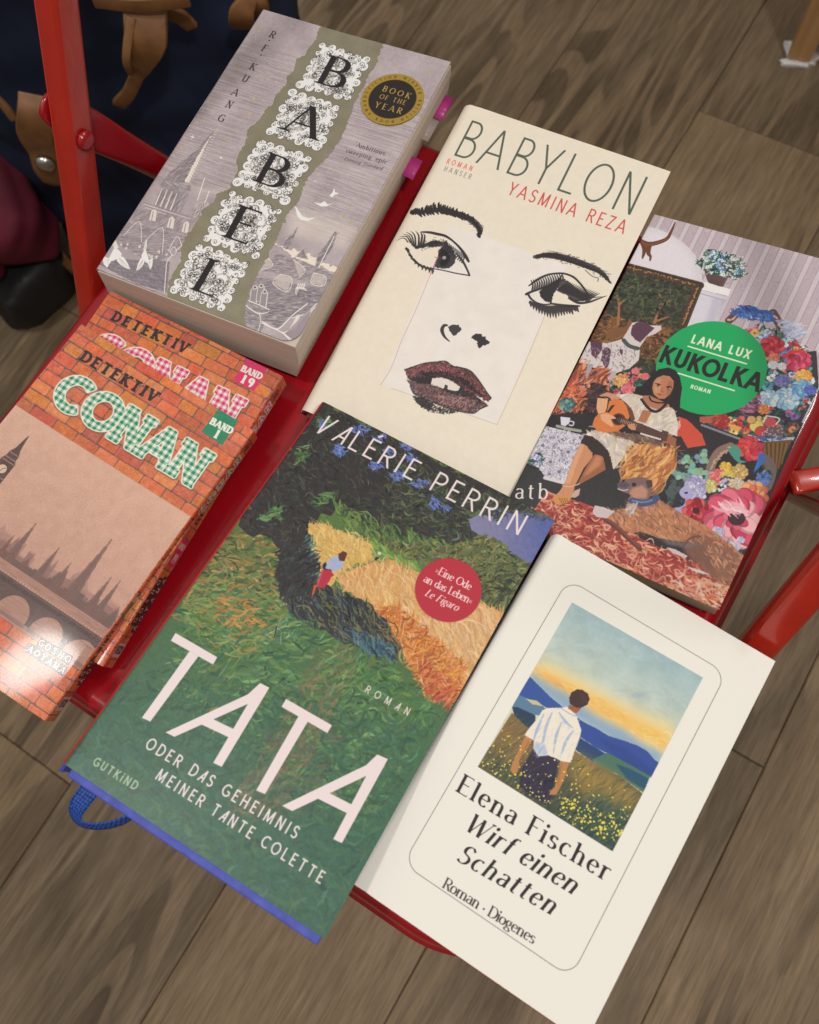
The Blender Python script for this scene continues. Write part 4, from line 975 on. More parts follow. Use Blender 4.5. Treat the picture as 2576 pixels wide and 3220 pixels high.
    for ch, x, y in [('R', 858, 108), ('.', 846, 127), ('F', 833, 151), ('.', 820, 174), ('K', 797, 210), ('U', 773, 248), ('A', 741, 290), ('N', 722, 328), ('G', 697, 370)]:
        wd, pl = glyph_polys(ch, STY['caps']); c = s.mm([(x, y)])[0]; cap = 5.2
        s.lay(union(s, [s.cv(c + (g[:, :1] - wd / 2) * cap * d + (g[:, 1:] - (.5 if ch != '.' else 0)) * cap * u) for g in pl]), (54, 46, 50))
    s.sketch(700, 0, 2.15625)
    gk = (66, 58, 62)
    text(s, '\u2018Ambitious,', (893, 990), (1106, 1053), (902, 962), 'garamond', gk)
    text(s, 'sweeping, epic\u2019', (832, 1034), (1118, 1112), (842, 1006), 'garamond', gk)
    text(s, 'Evening Standard', (822, 1086), (1078, 1152), (830, 1063), 'gara_it', (76, 68, 72))
    # gilt seal
    c = s.mm([(1152, 677)])[0]; r = float(np.hypot(*(s.mm([(950, 640)])[0] - s.mm([(1356, 715)])[0]))) / 2
    s.disc(c, r, (156, 128, 50), mm=True)
    s.disc(c, r * .775, (120, 96, 38), mm=True); s.disc(c, r * .755, (42, 36, 34), mm=True)
    gold = (178, 148, 74)
    text(s, 'BOOK', (1082, 622), (1262, 676), (1092, 583), dict(w=.15, thin=.08, serif=.05, slab=.05, ws=1.0), gold)
    text(s, 'OF THE', (1062, 672), (1235, 718), (1070, 640), dict(w=.14, thin=.08, serif=.05, slab=.05, ws=.95), gold)
    text(s, 'YEAR', (1030, 732), (1205, 778), (1040, 692), dict(w=.15, thin=.08, serif=.05, slab=.05, ws=1.0), gold)
    ring_text(s, 'FICTION WINNER BRITISH BOOK AWARDS ', c, r * .83, 172, -188, 1.9, dict(w=.17, thin=.10, serif=.05, slab=.06), (74, 58, 26))
    s.seal = (c, r)
    return s
# ---- brick-wall comic paperbacks ------------------------------------------
SPINE = 12.5
def bricks(s, x0, x1, y0, y1, pitch, seed):
    R = np.random.default_rng(seed)
    c = s.cv([(x0, y1), (x1, y0)])
    a0, b0 = np.maximum(c[0].astype(int), 0); a1, b1 = c[1].astype(int)
    s.a[b0:b1, a0:a1] = rgb((104, 76, 74))
    gap = .55; y = y0 - R.uniform(0, 3)
    while y < y1:
        h = pitch * R.uniform(.92, 1.08); x = x0 - R.uniform(0, 12)
        while x < x1:
            L = R.uniform(9.5, 17)
            col = np.array([(206, 108, 66), (198, 98, 62), (212, 122, 76), (190, 92, 64), (204, 118, 60)][R.integers(5)]) + R.normal(0, 5, 3)
            r = R.uniform(.5, 1.3); xa, xb, ya, yb = x + gap / 2, x + L - gap / 2, y + gap / 2, y + h - gap / 2
            if xb > x0 and xa < x1:
                pts = []
                for cx, cy, a in ((xb - r, yb - r, 0), (xa + r, yb - r, 90), (xa + r, ya + r, 180), (xb - r, ya + r, 270)):
                    pts += _arc(cx, cy, r, r, a, a + 90, 5)
                pts = np.array(pts) + R.normal(0, .12, (len(pts), 2)); pts[:, 0] = np.clip(pts[:, 0], x0, x1); pts[:, 1] = np.clip(pts[:, 1], y0, y1)
                s.cpoly(s.cv(pts), tuple(np.clip(col, 0, 255)))
                for _ in range(7):
                    q = np.array([R.uniform(max(xa + 1, x0), max(min(xb - 1, x1), max(xa + 1, x0) + .1)), np.clip(R.uniform(ya + .6, yb - .6), y0 + .3, y1 - .3)])
                    k = R.random()
                    if k < .55: s.line([q, q + R.normal(0, .7, 2)], [.15, .4], tuple(np.clip(col * .72, 0, 255)), .6, mm=True)
                    else: s.line([q, q + R.normal(0, 1.0, 2)], [.2, .5], tuple(np.clip(col * 1.14, 0, 255)), .6, mm=True)
                if R.random() < .35: s.line([(max(xa + .8, x0), np.clip(ya + .5, y0, y1)), (min(xb - .8, x1), np.clip(ya + .5, y0, y1))], .35, (150, 82, 60), .6, mm=True)
            x += L
        y += h
    reg = s.a[b0:b1, a0:a1]
    reg += (vnoise(b1 - b0, a1 - a0, 2.2 * s.res, seed)[..., None] * .035 + vnoise(b1 - b0, a1 - a0, .4 * s.res, seed + 1)[..., None] * .05)

def gingham(ink, pale):
    def f(s, cov, a, d, u):
        x, y, c = cov
        g = np.zeros((c.shape[0] + 16, c.shape[1] + 16), np.float32); g[8:-8, 8:-8] = c
        k = int(.62 * s.res)
        out = np.clip(blur(g, k) * 6, 0, 1); sh = np.roll(out, (int(.5 * s.res), int(.35 * s.res)), (0, 1))
        def put(m, col, al=1):
            ox, oy = x - 8, y - 8; cx, cy = max(-ox, 0), max(-oy, 0)
            m = m[cy:, cx:]; ox, oy = max(ox, 0), max(oy, 0)
            m = m[:s.H - oy, :s.W - ox]
            if m.size: s.lay((ox, oy, m), col, al)
        put(sh, (62, 42, 40), .8); put(out, (230, 222, 206))
        yy, xx = np.mgrid[y:y + c.shape[0], x:x + c.shape[1]]
        p = np.stack([xx / s.res + s.x0, s.y1 - yy / s.res], -1) - a
        n = 1.75
        A = ((p @ d) / n % 2 < 1).astype(np.float32); B = ((p @ u) / n % 2 < 1).astype(np.float32)
        t = (A + B) / 2
        col = rgb((232, 226, 212)) * (1 - t)[..., None] + rgb(ink) * t[..., None]
        half = (t == .5)[..., None]
        col = np.where(half, rgb(pale), col)
        s.lay((x, y, c), col.astype(np.float32))
    return f

def boxed(s, txt, p0, d, u, cap, adv, fg=(226, 218, 208), bg=(44, 36, 38)):
    """letters on little dark tickets, one per letter"""
    for k, ch in enumerate(txt):
        o = np.array(p0) + d * adv * k
        s.cpoly(s.cv([o - u * .3 * cap - d * .06 * adv, o - u * .3 * cap + d * .92 * adv, o + u * 1.25 * cap + d * .92 * adv, o + u * 1.25 * cap - d * .06 * adv]), bg)
        wd, pl = glyph_polys(ch, STY['typewriter']); sc = min(cap, adv * .8 / wd)
        s.lay(union(s, [s.cv(o + d * (adv * .43 - wd * sc / 2) + q[:, :1] * sc * d + q[:, 1:] * cap * u) for q in pl]), fg)

def comic_spine(s, number, ink, pale, x):
    bricks(s, x - .3, x + SPINE + 2, s.y0, s.y1, 6.6, 50 + len(number))
    dn, un = np.array([0, 1.]), np.array([-1., 0])
    y = s.y0
    s.cpoly(s.cv([(x + 2.0, y + 6), (x + 11.2, y + 6), (x + 11.2, y + 14), (x + 2.0, y + 14)]), (196, 178, 170))
    s.cpoly(s.cv([(x + 3.0, y + 8), (x + 9.8, y + 8), (x + 9.8, y + 12.4), (x + 3.0, y + 12.4)]), (70, 58, 58))
    s.cpoly(s.cv([(x + 4.4, y + 8.6), (x + 7.0, y + 8.6), (x + 7.0, y + 11.6), (x + 4.4, y + 11.6)]), (170, 150, 144))
    s.disc((x + 5.6, y + 10), .8, (80, 66, 64), mm=True); s.disc((x + 8.4, y + 10.2), .9, (150, 132, 128), mm=True)
    boxed(s, 'GOSHO', (x + 5.6, y + 25), dn, un, 3.4, 5.6)
    boxed(s, 'AOYAMA', (x + 10.8, y + 21), dn, un, 3.4, 5.6)
    s.cpoly(s.cv([(x + 1, y + 60), (x + 10, y + 60), (x + 10, y + 76), (x + 1, y + 76)]), ink)
    text(s, 'BAND', (x + 1.6, y + 70), (x + 9.4, y + 70), None, 'heavy', (214, 196, 182), mm=True, cap=3.6)
    text(s, number, (x + 4.4, y + 62) if len(number) == 1 else (x + 3, y + 62), (x + 7, y + 62) if len(number) == 1 else (x + 8, y + 62), None, 'heavy', (214, 196, 182), mm=True, cap=5.4)
    text(s, 'DETEKTIV', (x + 7.5, y + 86), (x + 7.5, y + 122), None, 'slab', (44, 28, 26), mm=True, cap=4.4)
    text(s, 'CONAN', (x + 9.4, y + 127), (x + 9.4, y + 164), None, dict(w=.26, thin=.22, serif=.05, slab=.2, bracket=False, ws=1.1), ink, mm=True, cap=6.5, fill=gingham(ink, pale))
    s.disc((x + 5.5, y + 171), 2.6, (70, 46, 44), mm=True); 
    for k in range(9): s.disc((x + 5.5 + 1.6 * math.cos(k), y + 171 + 1.6 * math.sin(k * 1.7)), .35, (190, 160, 150), mm=True)

def print_comic(name, number, ink, pale, seed):
    s = sheet_for(name, 7, (200, 104, 66), seed, right=SPINE + 2)
    bricks(s, s.x0, BOOK[name]['w'] / 2, s.y0, s.y1, 6.6, seed)
    comic_spine(s, number, ink, pale, BOOK[name]['w'] / 2)
    s.sketch(0, 880, 1725 / 900.)
    R = s.rng
    if name == 'con1':
        D, C = ((478, 484), (920, 740), (512, 418)), ((300, 745), (1146, 1252), (425, 535))
        box = [(1325, 770), (1447, 838), (1340, 997), (1215, 915)]
        bt = ((1264, 869), (1388, 932), (1284, 828)); nt = ((1286, 950), (1322, 968), (1312, 900))
    else:
        D, C = ((668, 244), (1110, 444), (698, 184)), ((496, 500), (1352, 925), (604, 292))
        box = [(1492, 464), (1619, 524), (1531, 672), (1405, 606)]
        bt = ((1450, 549), (1566, 601), (1470, 512)); nt = ((1448, 618), (1512, 646), (1478, 572))
    if name == 'con1':
        # sepia view of a river city, set into the wall
        s.sketch(0, 0, 1)
        q = s.mm([(52, 1281), (604, 1622), (244, 2102), (80, 1992)])
        yt, yb, xr = (q[0, 1] + q[1, 1]) / 2, (q[2, 1] + q[3, 1]) / 2, BOOK[name]['w'] / 2 - .9
        x0, y0 = np.maximum(s.cv([(s.x0, yt)])[0].round().astype(int), 0); x1, y1 = s.cv([(xr, yb)])[0].round().astype(int)
        keep = s.a.copy()
        g = np.linspace(0, 1, y1 - y0, dtype=np.float32)[:, None, None]
        s.a[y0:y1, x0:x1] = rgb((206, 164, 144)) * (1 - g) + rgb((180, 138, 122)) * g
        s.a += ((s.noise(.5, 6) * 5 + s.noise(4, 7) * 4) / 255)[..., None]
        M = lambda p: s.cv([(a, yb + b) for a, b in p])
        base = 24.0
        s.cpoly(M([(s.x0, 0), (xr, 0), (xr, base), (s.x0, base)]), (164, 124, 110))
        for k in range(240):
            yy, xx = R.uniform(0, base), R.uniform(s.x0, xr)
            s.cline(M([(xx, yy), (xx + R.uniform(2, 9), yy)]), .45 * s.res, (128, 96, 90) if R.random() < .6 else (190, 152, 138), .4)
        for lay_, c0 in ((0, 168), (1, 140), (2, 112)):                  # roofs and towers, farther ones paler
            x = s.x0 - 2
            while x < xr:
                w = R.uniform(1.5, 6); h = R.uniform(3, 13 - 3 * lay_); c = (c0 + R.uniform(-9, 9), c0 * .77, c0 * .71)
                s.cpoly(M([(x, base), (x, base + h), (x + w, base + h), (x + w, base)]), c, .9)
                k = R.random()
                if k < .3: s.cpoly(M([(x, base + h), (x + w / 2, base + h + R.uniform(2, 7)), (x + w, base + h)]), c, .9)
                elif k < .5:
                    for t in np.arange(x, x + w, .8): s.cpoly(M([(t, base + h), (t + .2, base + h + 1.6), (t + .45, base + h)]), c, .9)
                for t in np.arange(x + .5, x + w, .9): s.cline(M([(t, base), (t, base + h)]), .22 * s.res, (c0 * .8, c0 * .6, c0 * .56), .55)
                x += w * .9
        for tx, h, w in ((30, 38, 3.2), (42, 22, 2.2), (47, 23, 2.2), (10, 20, 2), (-8, 24, 2.4), (20, 17, 2)):
            for k in range(6):
                f = 1 - k / 6; s.cpoly(M([(tx - w * f - .3, base), (tx - w * f, base + h * (.3 + .14 * k)), (tx, base + h * (.42 + .116 * k)), (tx + w * f, base + h * (.3 + .14 * k)), (tx + w * f + .3, base)]), (116, 88, 82), .6)
        s.cpoly(M([(s.x0, 15), (xr, 15), (xr, 18.4), (s.x0, 18.4)]), (76, 60, 60), .95)
        s.cline(M([(s.x0, 17.6), (xr, 17.6)]), .3 * s.res, (140, 110, 100), .8)
        for k in range(7):
            cx = s.x0 + 6 + k * 21
            a = [(cx + 9 * math.cos(t), 4 + 9.5 * math.sin(t)) for t in np.linspace(0, math.pi, 16)]
            s.cpoly(M([(cx - 10.5, 15), (cx - 10.5, 3), (cx - 9, 3)] + a[::-1] + [(cx + 9, 3), (cx + 10.5, 3), (cx + 10.5, 15)]), (88, 70, 68), .92)
            s.cpoly(M([(cx - 10, 3), (cx + 10, 3), (cx + 9, 1), (cx - 9, 1)]), (120, 92, 86), .6)
        for k in range(70): s.disc((s.x0 + k * 1.9, yb + 19.2), .26, (222, 194, 176), .9, mm=True)
        s.sketch(0, 1180, 5.75)                                           # clock tower at the left
        tip = s.mm([(520, 1095)])[0]; tx, th = tip[0], tip[1] - yb
        dk = (86, 67, 64)
        s.cpoly(M([(tx - .2, th), (tx - 1.6, th - 9), (tx - 3.0, th - 12), (tx - 3.2, th - 15), (tx - 4.4, th - 17), (tx - 4.4, base), (tx + 4.4, base), (tx + 4.4, th - 17), (tx + 3.2, th - 15), (tx + 3.0, th - 12), (tx + 1.6, th - 9), (tx + .2, th)]), dk)
        for h, w in ((12.2, 3.1), (15.2, 3.4), (17.2, 4.6), (26.5, 4.6)):
            s.cline(M([(tx - w, th - h), (tx + w, th - h)]), .6 * s.res, (150, 114, 102))
        s.disc((tx, yb + th - 22), 2.9, (64, 50, 48), mm=True); s.disc((tx, yb + th - 22), 2.5, (206, 178, 156), mm=True)
        s.cline(M([(tx, th - 22), (tx + 1.4, th - 20.6)]), .3 * s.res, dk); s.cline(M([(tx, th - 22), (tx - .4, th - 24)]), .3 * s.res, dk)
        for k in range(8): s.cline(M([(tx - 3.8 + k * 1.08, th - 27.5), (tx - 3.8 + k * 1.08, base)]), .3 * s.res, (62, 49, 48), .8)
        new = s.a.copy(); s.a = keep; s.a[y0:y1, x0:x1] = new[y0:y1, x0:x1]
        # author on tickets
        s.sketch(0, 2000, 5.75)
        q = s.mm([(665, 150), (1262, 505), (470, 255), (1165, 705)])
        for txt, a, b in (('GOSHO', q[0], q[1]), ('AOYAMA', q[2], q[3])):
            dd = b - a; L = np.hypot(*dd); dd /= L
            boxed(s, txt, a, dd, np.array([-dd[1], dd[0]]), 3.2, L / len(txt))
        s.sketch(0, 880, 1725 / 900.)
    text(s, 'DETEKTIV', *D, 'slab', (38, 30, 30))
    text(s, 'CONAN', *C, dict(w=.25, thin=.21, serif=.045, slab=.2, bracket=False, ws=1.06), ink, fill=gingham(ink, pale))
    s.poly(box, ink)
    text(s, 'BAND', *bt, dict(w=.30, thin=.18, serif=.03, slab=.14, bracket=False, ws=.95), (236, 228, 214))
    text(s, number, *nt, dict(w=.30, thin=.18, serif=.05, slab=.16, bracket=False, ws=.95), (236, 228, 214))
    return s

# ---- collage-cover paperback -----------------------------------------------
def print_kuk():
    s = sheet_for('kuk', 7, (40, 36, 40), 17, left=3)
    R = s.rng
    def flower(c, r, cols, n=9, core=None):
        c = s.mm([c])[0]; r = r * .72
        for ring in range(3):
            rr = r * (1 - ring * .3)
            for k in range(n - ring * 2):
                a = k * 6.283 / (n - ring * 2) + ring * .4 + R.uniform(-.2, .2)
                p = c + rr * .55 * np.array([math.cos(a), math.sin(a)])
                t = np.linspace(0, 6.283, 12, endpoint=False)
                col = np.array(cols[R.integers(len(cols))]) + R.normal(0, 7)
                e = np.c_[np.cos(t) * rr * .5, np.sin(t) * rr * .38]
                rot = np.array([[math.cos(a), -math.sin(a)], [math.sin(a), math.cos(a)]])
                s.cpoly(s.cv(p + e @ rot.T), tuple(np.clip(col * .78, 0, 255)))
                s.cpoly(s.cv(p + (e * .8 + (.05 * rr, .05 * rr)) @ rot.T), tuple(np.clip(col, 0, 255)))
        if core: s.disc(c, r * .26, core, .95, mm=True)
    def posy(poly, pal, n, r, leaf=((44, 84, 74), (34, 62, 58), (70, 110, 92))):
        s.dabs(poly, leaf, n * 3, 4, 1.2, 40, 1.2, .9)
        p = s.P(poly); lo, hi = p.min(0), p.max(0); k = 0; t = 0
        while k < n and t < n * 20:
            t += 1; q = R.uniform(lo, hi)
            if not inside(p, q[None])[0]: continue
            k += 1
            rr = r * R.uniform(.5, 1.3); c = q / s.res; c = np.array([c[0] + s.x0, s.y1 - c[1]])
            col = np.array(pal[R.integers(len(pal))], float)
            for j in range(7):
                a = R.uniform(0, 6.28); o = c + rr * .55 * np.array([math.cos(a), math.sin(a)])
                s.disc(o, rr * R.uniform(.3, .5), tuple(np.clip(col + R.normal(0, 16), 0, 255)), .95, mm=True)
            s.disc(c, rr * .25, tuple(np.clip(col * .6, 0, 255)), .9, mm=True)
    # striped wallpaper, lighter towards the middle of the wall
    s.sketch(1700, 680, 2.875)
    wall = [(940, -40), (3200, 460), (2900, 2300), (1300, 1000), (600, 300)]
    s.poly(wall, (186, 172, 180), 1)
    q = s.mm([(1000, 20), (1800, 215)]); d = q[1] - q[0]; d /= np.hypot(*d)
    x = s.x0
    while x < s.x1:
        for dx, w, c in ((0, 2.4, (198, 186, 192)), (2.4, .25, (140, 124, 140)), (2.65, 4.3, (182, 166, 174)), (6.95, .25, (140, 124, 140))):
            s.cpoly(s.cv([(x + dx, 20), (x + dx + w, 20), (x + dx + w, s.y1), (x + dx, s.y1)]), c)
        for k in range(26):
            p = np.array([x + 4.8 + R.normal(0, .9), R.uniform(20, s.y1)])
            s.line([p, p + R.normal(0, .7, 2)], .3, (150, 134, 146) if k % 2 else (206, 194, 198), .8, mm=True)
        x += 7.2
    # white mantel oval, antler
    s.poly([(600, 300), (940, 90), (1050, 110), (1180, 165), (1300, 245), (1400, 350), (1450, 470), (1470, 620), (760, 432)], (206, 198, 206), 1)
    s.poly([(700, 380), (940, 110), (1060, 130), (1190, 190), (1300, 280), (1380, 400), (1400, 590), (760, 430)], (220, 214, 220), .8, soft=2)
    an = (104, 62, 46)
    s.line([(880, 200), (940, 245), (1010, 250), (1100, 225), (1150, 195), (1180, 140), (1218, 55)], [1.8, 3.2, 2.8, 2.4, 2.0, 1.4, .6], an); s.line([(920, 235), (940, 300), (922, 380)], [2.6, 2.4, .8], an); s.line([(985, 260), (975, 330), (995, 365), (990, 400)], [2.8, 2.2, 1.3, .8], an)
    s.line([(900, 205), (960, 260), (1080, 235), (1150, 200)], .5, (150, 96, 70), .7); s.line([(845, 290), (870, 240)], [2.5, 1], (60, 50, 56))
    # column and basket
    s.poly([(1450, 610), (1500, 590), (1720, 660), (1700, 720), (1420, 655)], (226, 222, 222), 1)
    s.poly([(1430, 660), (1690, 730), (1640, 770), (1600, 930), (1560, 1010), (1270, 1020), (1340, 900), (1400, 760)], (206, 202, 212), 1)
    s.poly([(1560, 730), (1690, 735), (1620, 860), (1560, 1010), (1480, 1000)], (172, 168, 186), .6, soft=1.2); s.line([(1425, 690), (1680, 765)], .6, (170, 164, 176))
    s.poly([(1480, 480), (1690, 560), (1650, 640), (1600, 625), (1520, 600), (1500, 560)], (102, 78, 74), 1)
    for k in range(9): s.line([(1500 + k * 20, 500 + k * 8), (1525 + k * 12, 600 + k * 4)], .5, (70, 52, 52), .8)
    posy([(1400, 430), (1470, 340), (1520, 300), (1700, 350), (1860, 430), (1850, 520), (1740, 560), (1560, 500)], [(120, 150, 190), (180, 196, 200), (90, 116, 170), (120, 70, 76), (206, 214, 214)], 60, 1.2)
    for k in range(130):
        s.disc(R.uniform((1430, 330), (1840, 540)), R.uniform(.2, .5), (212, 222, 220), .9)
    # tapestry
    tap = [(765, 432), (1450, 612), (1405, 730), (1340, 900), (1290, 1010), (1190, 1150), (1000, 1420), (560, 1420), (330, 1300), (500, 930), (660, 640)]
    s.poly(tap, (58, 54, 46), 1)
    s.dabs(tap, [(52, 58, 46), (40, 46, 40), (70, 72, 54), (86, 84, 62), (48, 44, 40)], 1500, 3, .9, 20, 1.2, .9)
    s.dabs([(520, 850), (800, 950), (1200, 1000), (1100, 1300), (400, 1200)], [(128, 84, 50), (104, 66, 44), (148, 104, 62), (84, 56, 42), (64, 50, 40)], 700, 4, 1.0, 10, .7, .9)
    for q in ([(700, 980), (710, 800), (690, 700), (700, 620)], [(720, 790), (790, 730)], [(1030, 960), (1070, 850), (1130, 740), (1160, 660)], [(1070, 850), (1200, 740)], [(1030, 950), (1165, 905)], [(1120, 760), (1060, 690)]):
        s.line(q, [1.6] + [1.1] * (len(q) - 2) + [.4], (158, 108, 72), .95)
    s.dabs([(640, 660), (800, 540), (1300, 700), (1200, 860), (900, 880), (700, 760)], [(66, 74, 56), (50, 60, 48), (88, 92, 66), (38, 42, 38)], 500, 3, .9, 40, 1.2, .8)
    for a, b in (((770, 450), (1440, 625)), ((1425, 640), (1290, 980))):
        a, b = np.array(a, float), np.array(b, float)
        s.line([a, b], 4.4, (72, 56, 46))
        for k in range(34):
            p = a + (b - a) * k / 33
            s.line([p + R.normal(0, 9, 2), p + R.normal(0, 9, 2)], .7, (174, 120, 70) if k % 3 else (104, 80, 60), .95)
    s.line([(765, 434), (1450, 612)], .4, (36, 32, 30)); s.line([(1450, 612), (1290, 1010)], .4, (36, 32, 30))
    s.poly([(590, 1080), (640, 1010), (780, 1000), (800, 920), (830, 950), (800, 1030), (740, 1080), (700, 1090), (640, 1160), (620, 1100), (580, 1150)], (122, 82, 54), 1, rough=.1)
    # standing spotted hound
    coat = (204, 194, 192)
    s.poly([(330, 1330), (430, 1130), (600, 1150), (740, 1110), (830, 960), (900, 950), (1000, 985), (1090, 985), (1095, 1020), (1040, 1060), (960, 1090), (900, 1180), (890, 1300), (800, 1380), (680, 1420), (640, 1500), (610, 1500), (600, 1400), (480, 1370), (400, 1330)], coat, 1, rough=.08)
    for q in ([(450, 1130), (560, 1140), (560, 1200), (500, 1290), (460, 1250)], [(560, 1210), (600, 1180), (640, 1210), (620, 1340), (590, 1380), (550, 1300)], [(830, 990), (880, 950), (950, 960), (1030, 1010), (960, 1080), (900, 1140), (850, 1110), (815, 1060)], [(715, 1200), (745, 1205), (740, 1260), (720, 1240)]):
        s.poly(q, (88, 58, 76), 1, rough=.15)
    s.dabs([(640, 1160), (890, 1200), (800, 1370), (640, 1400), (400, 1330), (380, 1200)], [(110, 90, 104), (180, 170, 176), (150, 140, 150)], 160, 1.6, .45, -50, .6, .8)
    s.line([(752, 1120), (800, 1170), (880, 1195)], 2.2, (74, 78, 84)); s.poly([(380, 1330), (480, 1340), (440, 1440), (400, 1520), (420, 1620), (385, 1640), (355, 1520), (390, 1400)], (160, 150, 164), 1, rough=.1); s.poly([(610, 1400), (690, 1400), (660, 1520), (620, 1560)], (176, 166, 168), 1, rough=.1)
    # rocks
    rock = [(330, 1320), (400, 1360), (360, 1500), (400, 1640), (440, 1620), (430, 1480), (490, 1370), (600, 1400), (600, 1600), (520, 1725), (120, 1760), (200, 1570)]
    s.dabs(rock, [(178, 92, 66), (150, 74, 56), (200, 116, 84), (96, 56, 48), (120, 66, 52), (210, 134, 98)], 620, 6, 1.2, 75, .4, .95)
    s.dabs([(160, 1620), (300, 1500), (340, 1640), (280, 1730), (120, 1740)], [(206, 110, 74), (186, 86, 60), (222, 140, 96)], 160, 3, .7, 30, 1, .9)
    s.dabs([(480, 1500), (640, 1600), (600, 1750), (400, 1750)], [(52, 42, 42), (80, 56, 48), (40, 36, 38)], 160, 5, 1.4, 30, .8, .9)
    posy([(640, 1500), (760, 1400), (900, 1360), (990, 1440), (900, 1560), (780, 1600), (640, 1590)], [(196, 110, 100), (206, 150, 100), (190, 84, 100)], 16, 1.6)
    flower((725, 1480), 5.2, [(216, 160, 100), (224, 176, 120), (206, 130, 90)]); flower((785, 1560), 4.6, [(206, 84, 104), (220, 120, 130)]); flower((860, 1400), 3, [(222, 120, 120)]); flower((945, 1448), 3, [(222, 110, 120)])
    # great basket of flowers at the right
    s.sketch(2000, 850, 2.995)
    s.poly([(900, 1400), (1260, 800), (1700, 760), (1720, 1100), (1480, 1600), (1000, 1560), (600, 1440)], (52, 48, 58), 1)
    for q, a in (([(880, 470), (960, 400), (1060, 360)], 0), ([(1290, 400), (1380, 560), (1420, 660)], 0)):
        s.line(q, 4.2, (98, 66, 62)); 
        for k in range(14):
            p = np.array(q[0]) + (np.array(q[-1]) - np.array(q[0])) * k / 13; s.disc(p + R.normal(0, 6, 2), .6, (206, 170, 150), .95)
    s.poly([(875, 400), (950, 370), (1020, 335), (1120, 340), (1160, 370), (1240, 375), (1300, 400), (1290, 440), (1330, 480), (1230, 490), (1150, 440), (1080, 410), (980, 450), (960, 420)], (52, 92, 160), 1, rough=.1)
    s.dabs([(880, 400), (1020, 340), (1290, 410), (1230, 480), (980, 440)], [(40, 74, 140), (76, 118, 184), (60, 66, 130)], 80, 4, .9, -20, .5, .9)
    s.dabs([(1330, 460), (1530, 520), (1600, 620), (1440, 660), (1380, 540)], [(176, 180, 204), (150, 160, 196), (196, 196, 210)], 90, 5, 1.2, 40, .8, .7)
    posy([(1030, 560), (1180, 520), (1300, 560), (1430, 640), (1620, 740), (1650, 900), (1700, 1060), (1640, 1260), (1500, 1380), (1180, 1330), (1200, 1100), (1240, 860), (1180, 680)], [(92, 124, 184), (176, 60, 76), (206, 104, 130), (214, 150, 84), (160, 196, 214), (120, 96, 156), (206, 210, 214), (84, 150, 160)], 120, 2.0)
    flower((1280, 720), 8.5, [(190, 50, 62), (206, 78, 84), (160, 40, 56)]); s.poly([(1380, 820), (1460, 755), (1580, 750), (1650, 830), (1560, 840)], (206, 56, 52), 1); flower((1530, 870), 8, [(196, 54, 92), (210, 84, 116), (176, 44, 76)]); flower((1300, 830), 4, [(206, 110, 90), (214, 140, 110)])
    flower((1580, 1000), 5.5, [(226, 160, 76), (232, 184, 96)]); flower((1250, 1210), 7, [(186, 206, 220), (206, 218, 226), (156, 190, 214)]); flower((1420, 1210), 8.5, [(176, 206, 226), (206, 222, 230), (146, 186, 216)]); flower((1560, 1110), 6.5, [(110, 160, 206), (140, 186, 216)]); flower((1380, 1040), 5, [(96, 104, 170), (130, 120, 180)]); flower((1640, 1130), 4, [(90, 100, 176)]); flower((1290, 890), 3.4, [(206, 206, 222)]); flower((1375, 905), 3, [(222, 214, 216)]); flower((1205, 1310), 4, [(226, 150, 70), (214, 120, 70)])
    s.dabs([(1040, 1180), (1180, 1200), (1110, 1350), (960, 1340)], [(150, 90, 120), (180, 110, 140), (110, 70, 96)], 60, 4, .8, 0, .3, .9)
    # fruit and china on the table
    posy([(600, 1400), (1100, 1380), (1520, 1440), (1500, 1560), (1100, 1560), (820, 1500)], [(206, 140, 80), (170, 64, 60), (196, 170, 96), (120, 70, 70), (90, 80, 120)], 60, 2.0)
    s.poly([(600, 1380), (740, 1370), (720, 1440), (600, 1430)], (170, 84, 70), 1); flower((800, 1420), 6, [(160, 50, 50), (186, 76, 66)]); s.poly([(870, 1440), (1000, 1480), (960, 1520), (890, 1490)], (216, 150, 76), 1)
    for p, r, c in (((1140, 1470), 6, (214, 196, 112)), ((1180, 1520), 5.5, (190, 70, 70)), ((1270, 1440), 5.5, (196, 80, 90)), ((1090, 1410), 4, (206, 150, 96))):
        s.disc(p, r / 2 * 1.1, tuple(int(v * .7) for v in c)); s.disc((p[0] - 3, p[1] - 3), r / 2, c)
    for k in range(40): s.disc((1290 + R.normal(0, 45), 1525 + R.normal(0, 24)), .75, (106, 90, 100)); s.disc((1288 + R.normal(0, 45), 1522 + R.normal(0, 24)), .35, (196, 186, 190))
    s.line([(1230, 1370), (1350, 1395), (1320, 1450)], .7, (222, 216, 206)); s.line([(1230, 1370), (1200, 1430)], .7, (222, 216, 206))
    tb = [(520, 1400), (800, 1500), (1060, 1590), (1240, 1600), (1480, 1580), (1440, 1737), (380, 1737), (390, 1400)]
    s.poly(tb, (44, 40, 46), 1)
    s.poly([(1050, 1545), (1200, 1580), (1500, 1570), (1480, 1600), (1240, 1620), (1090, 1590)], (196, 200, 214), 1); s.dabs([(1060, 1560), (1480, 1580), (1240, 1615), (1100, 1590)], [(70, 90, 150)], 50, 2, .6, 0, .8, .9)
    for k in range(30): p = np.array([620, 1450]) + np.array([380, 140]) * k / 29; s.line([p, p + (-4, 12)], .6, (150, 146, 156), .9)
    # right-hand curtain, lower flower basket
    s.sketch(1950, 1350, 3.136)
    s.poly([(1160, 160), (1380, 130), (1700, 100), (1600, 300), (1480, 560), (1380, 300)], (118, 86, 48), 1)
    for k in range(12): s.line([(1400 + k * 22, 140), (1440 + k * 14, 560 - k * 20)], .8, (146, 110, 62) if k % 2 else (84, 60, 40), .7)
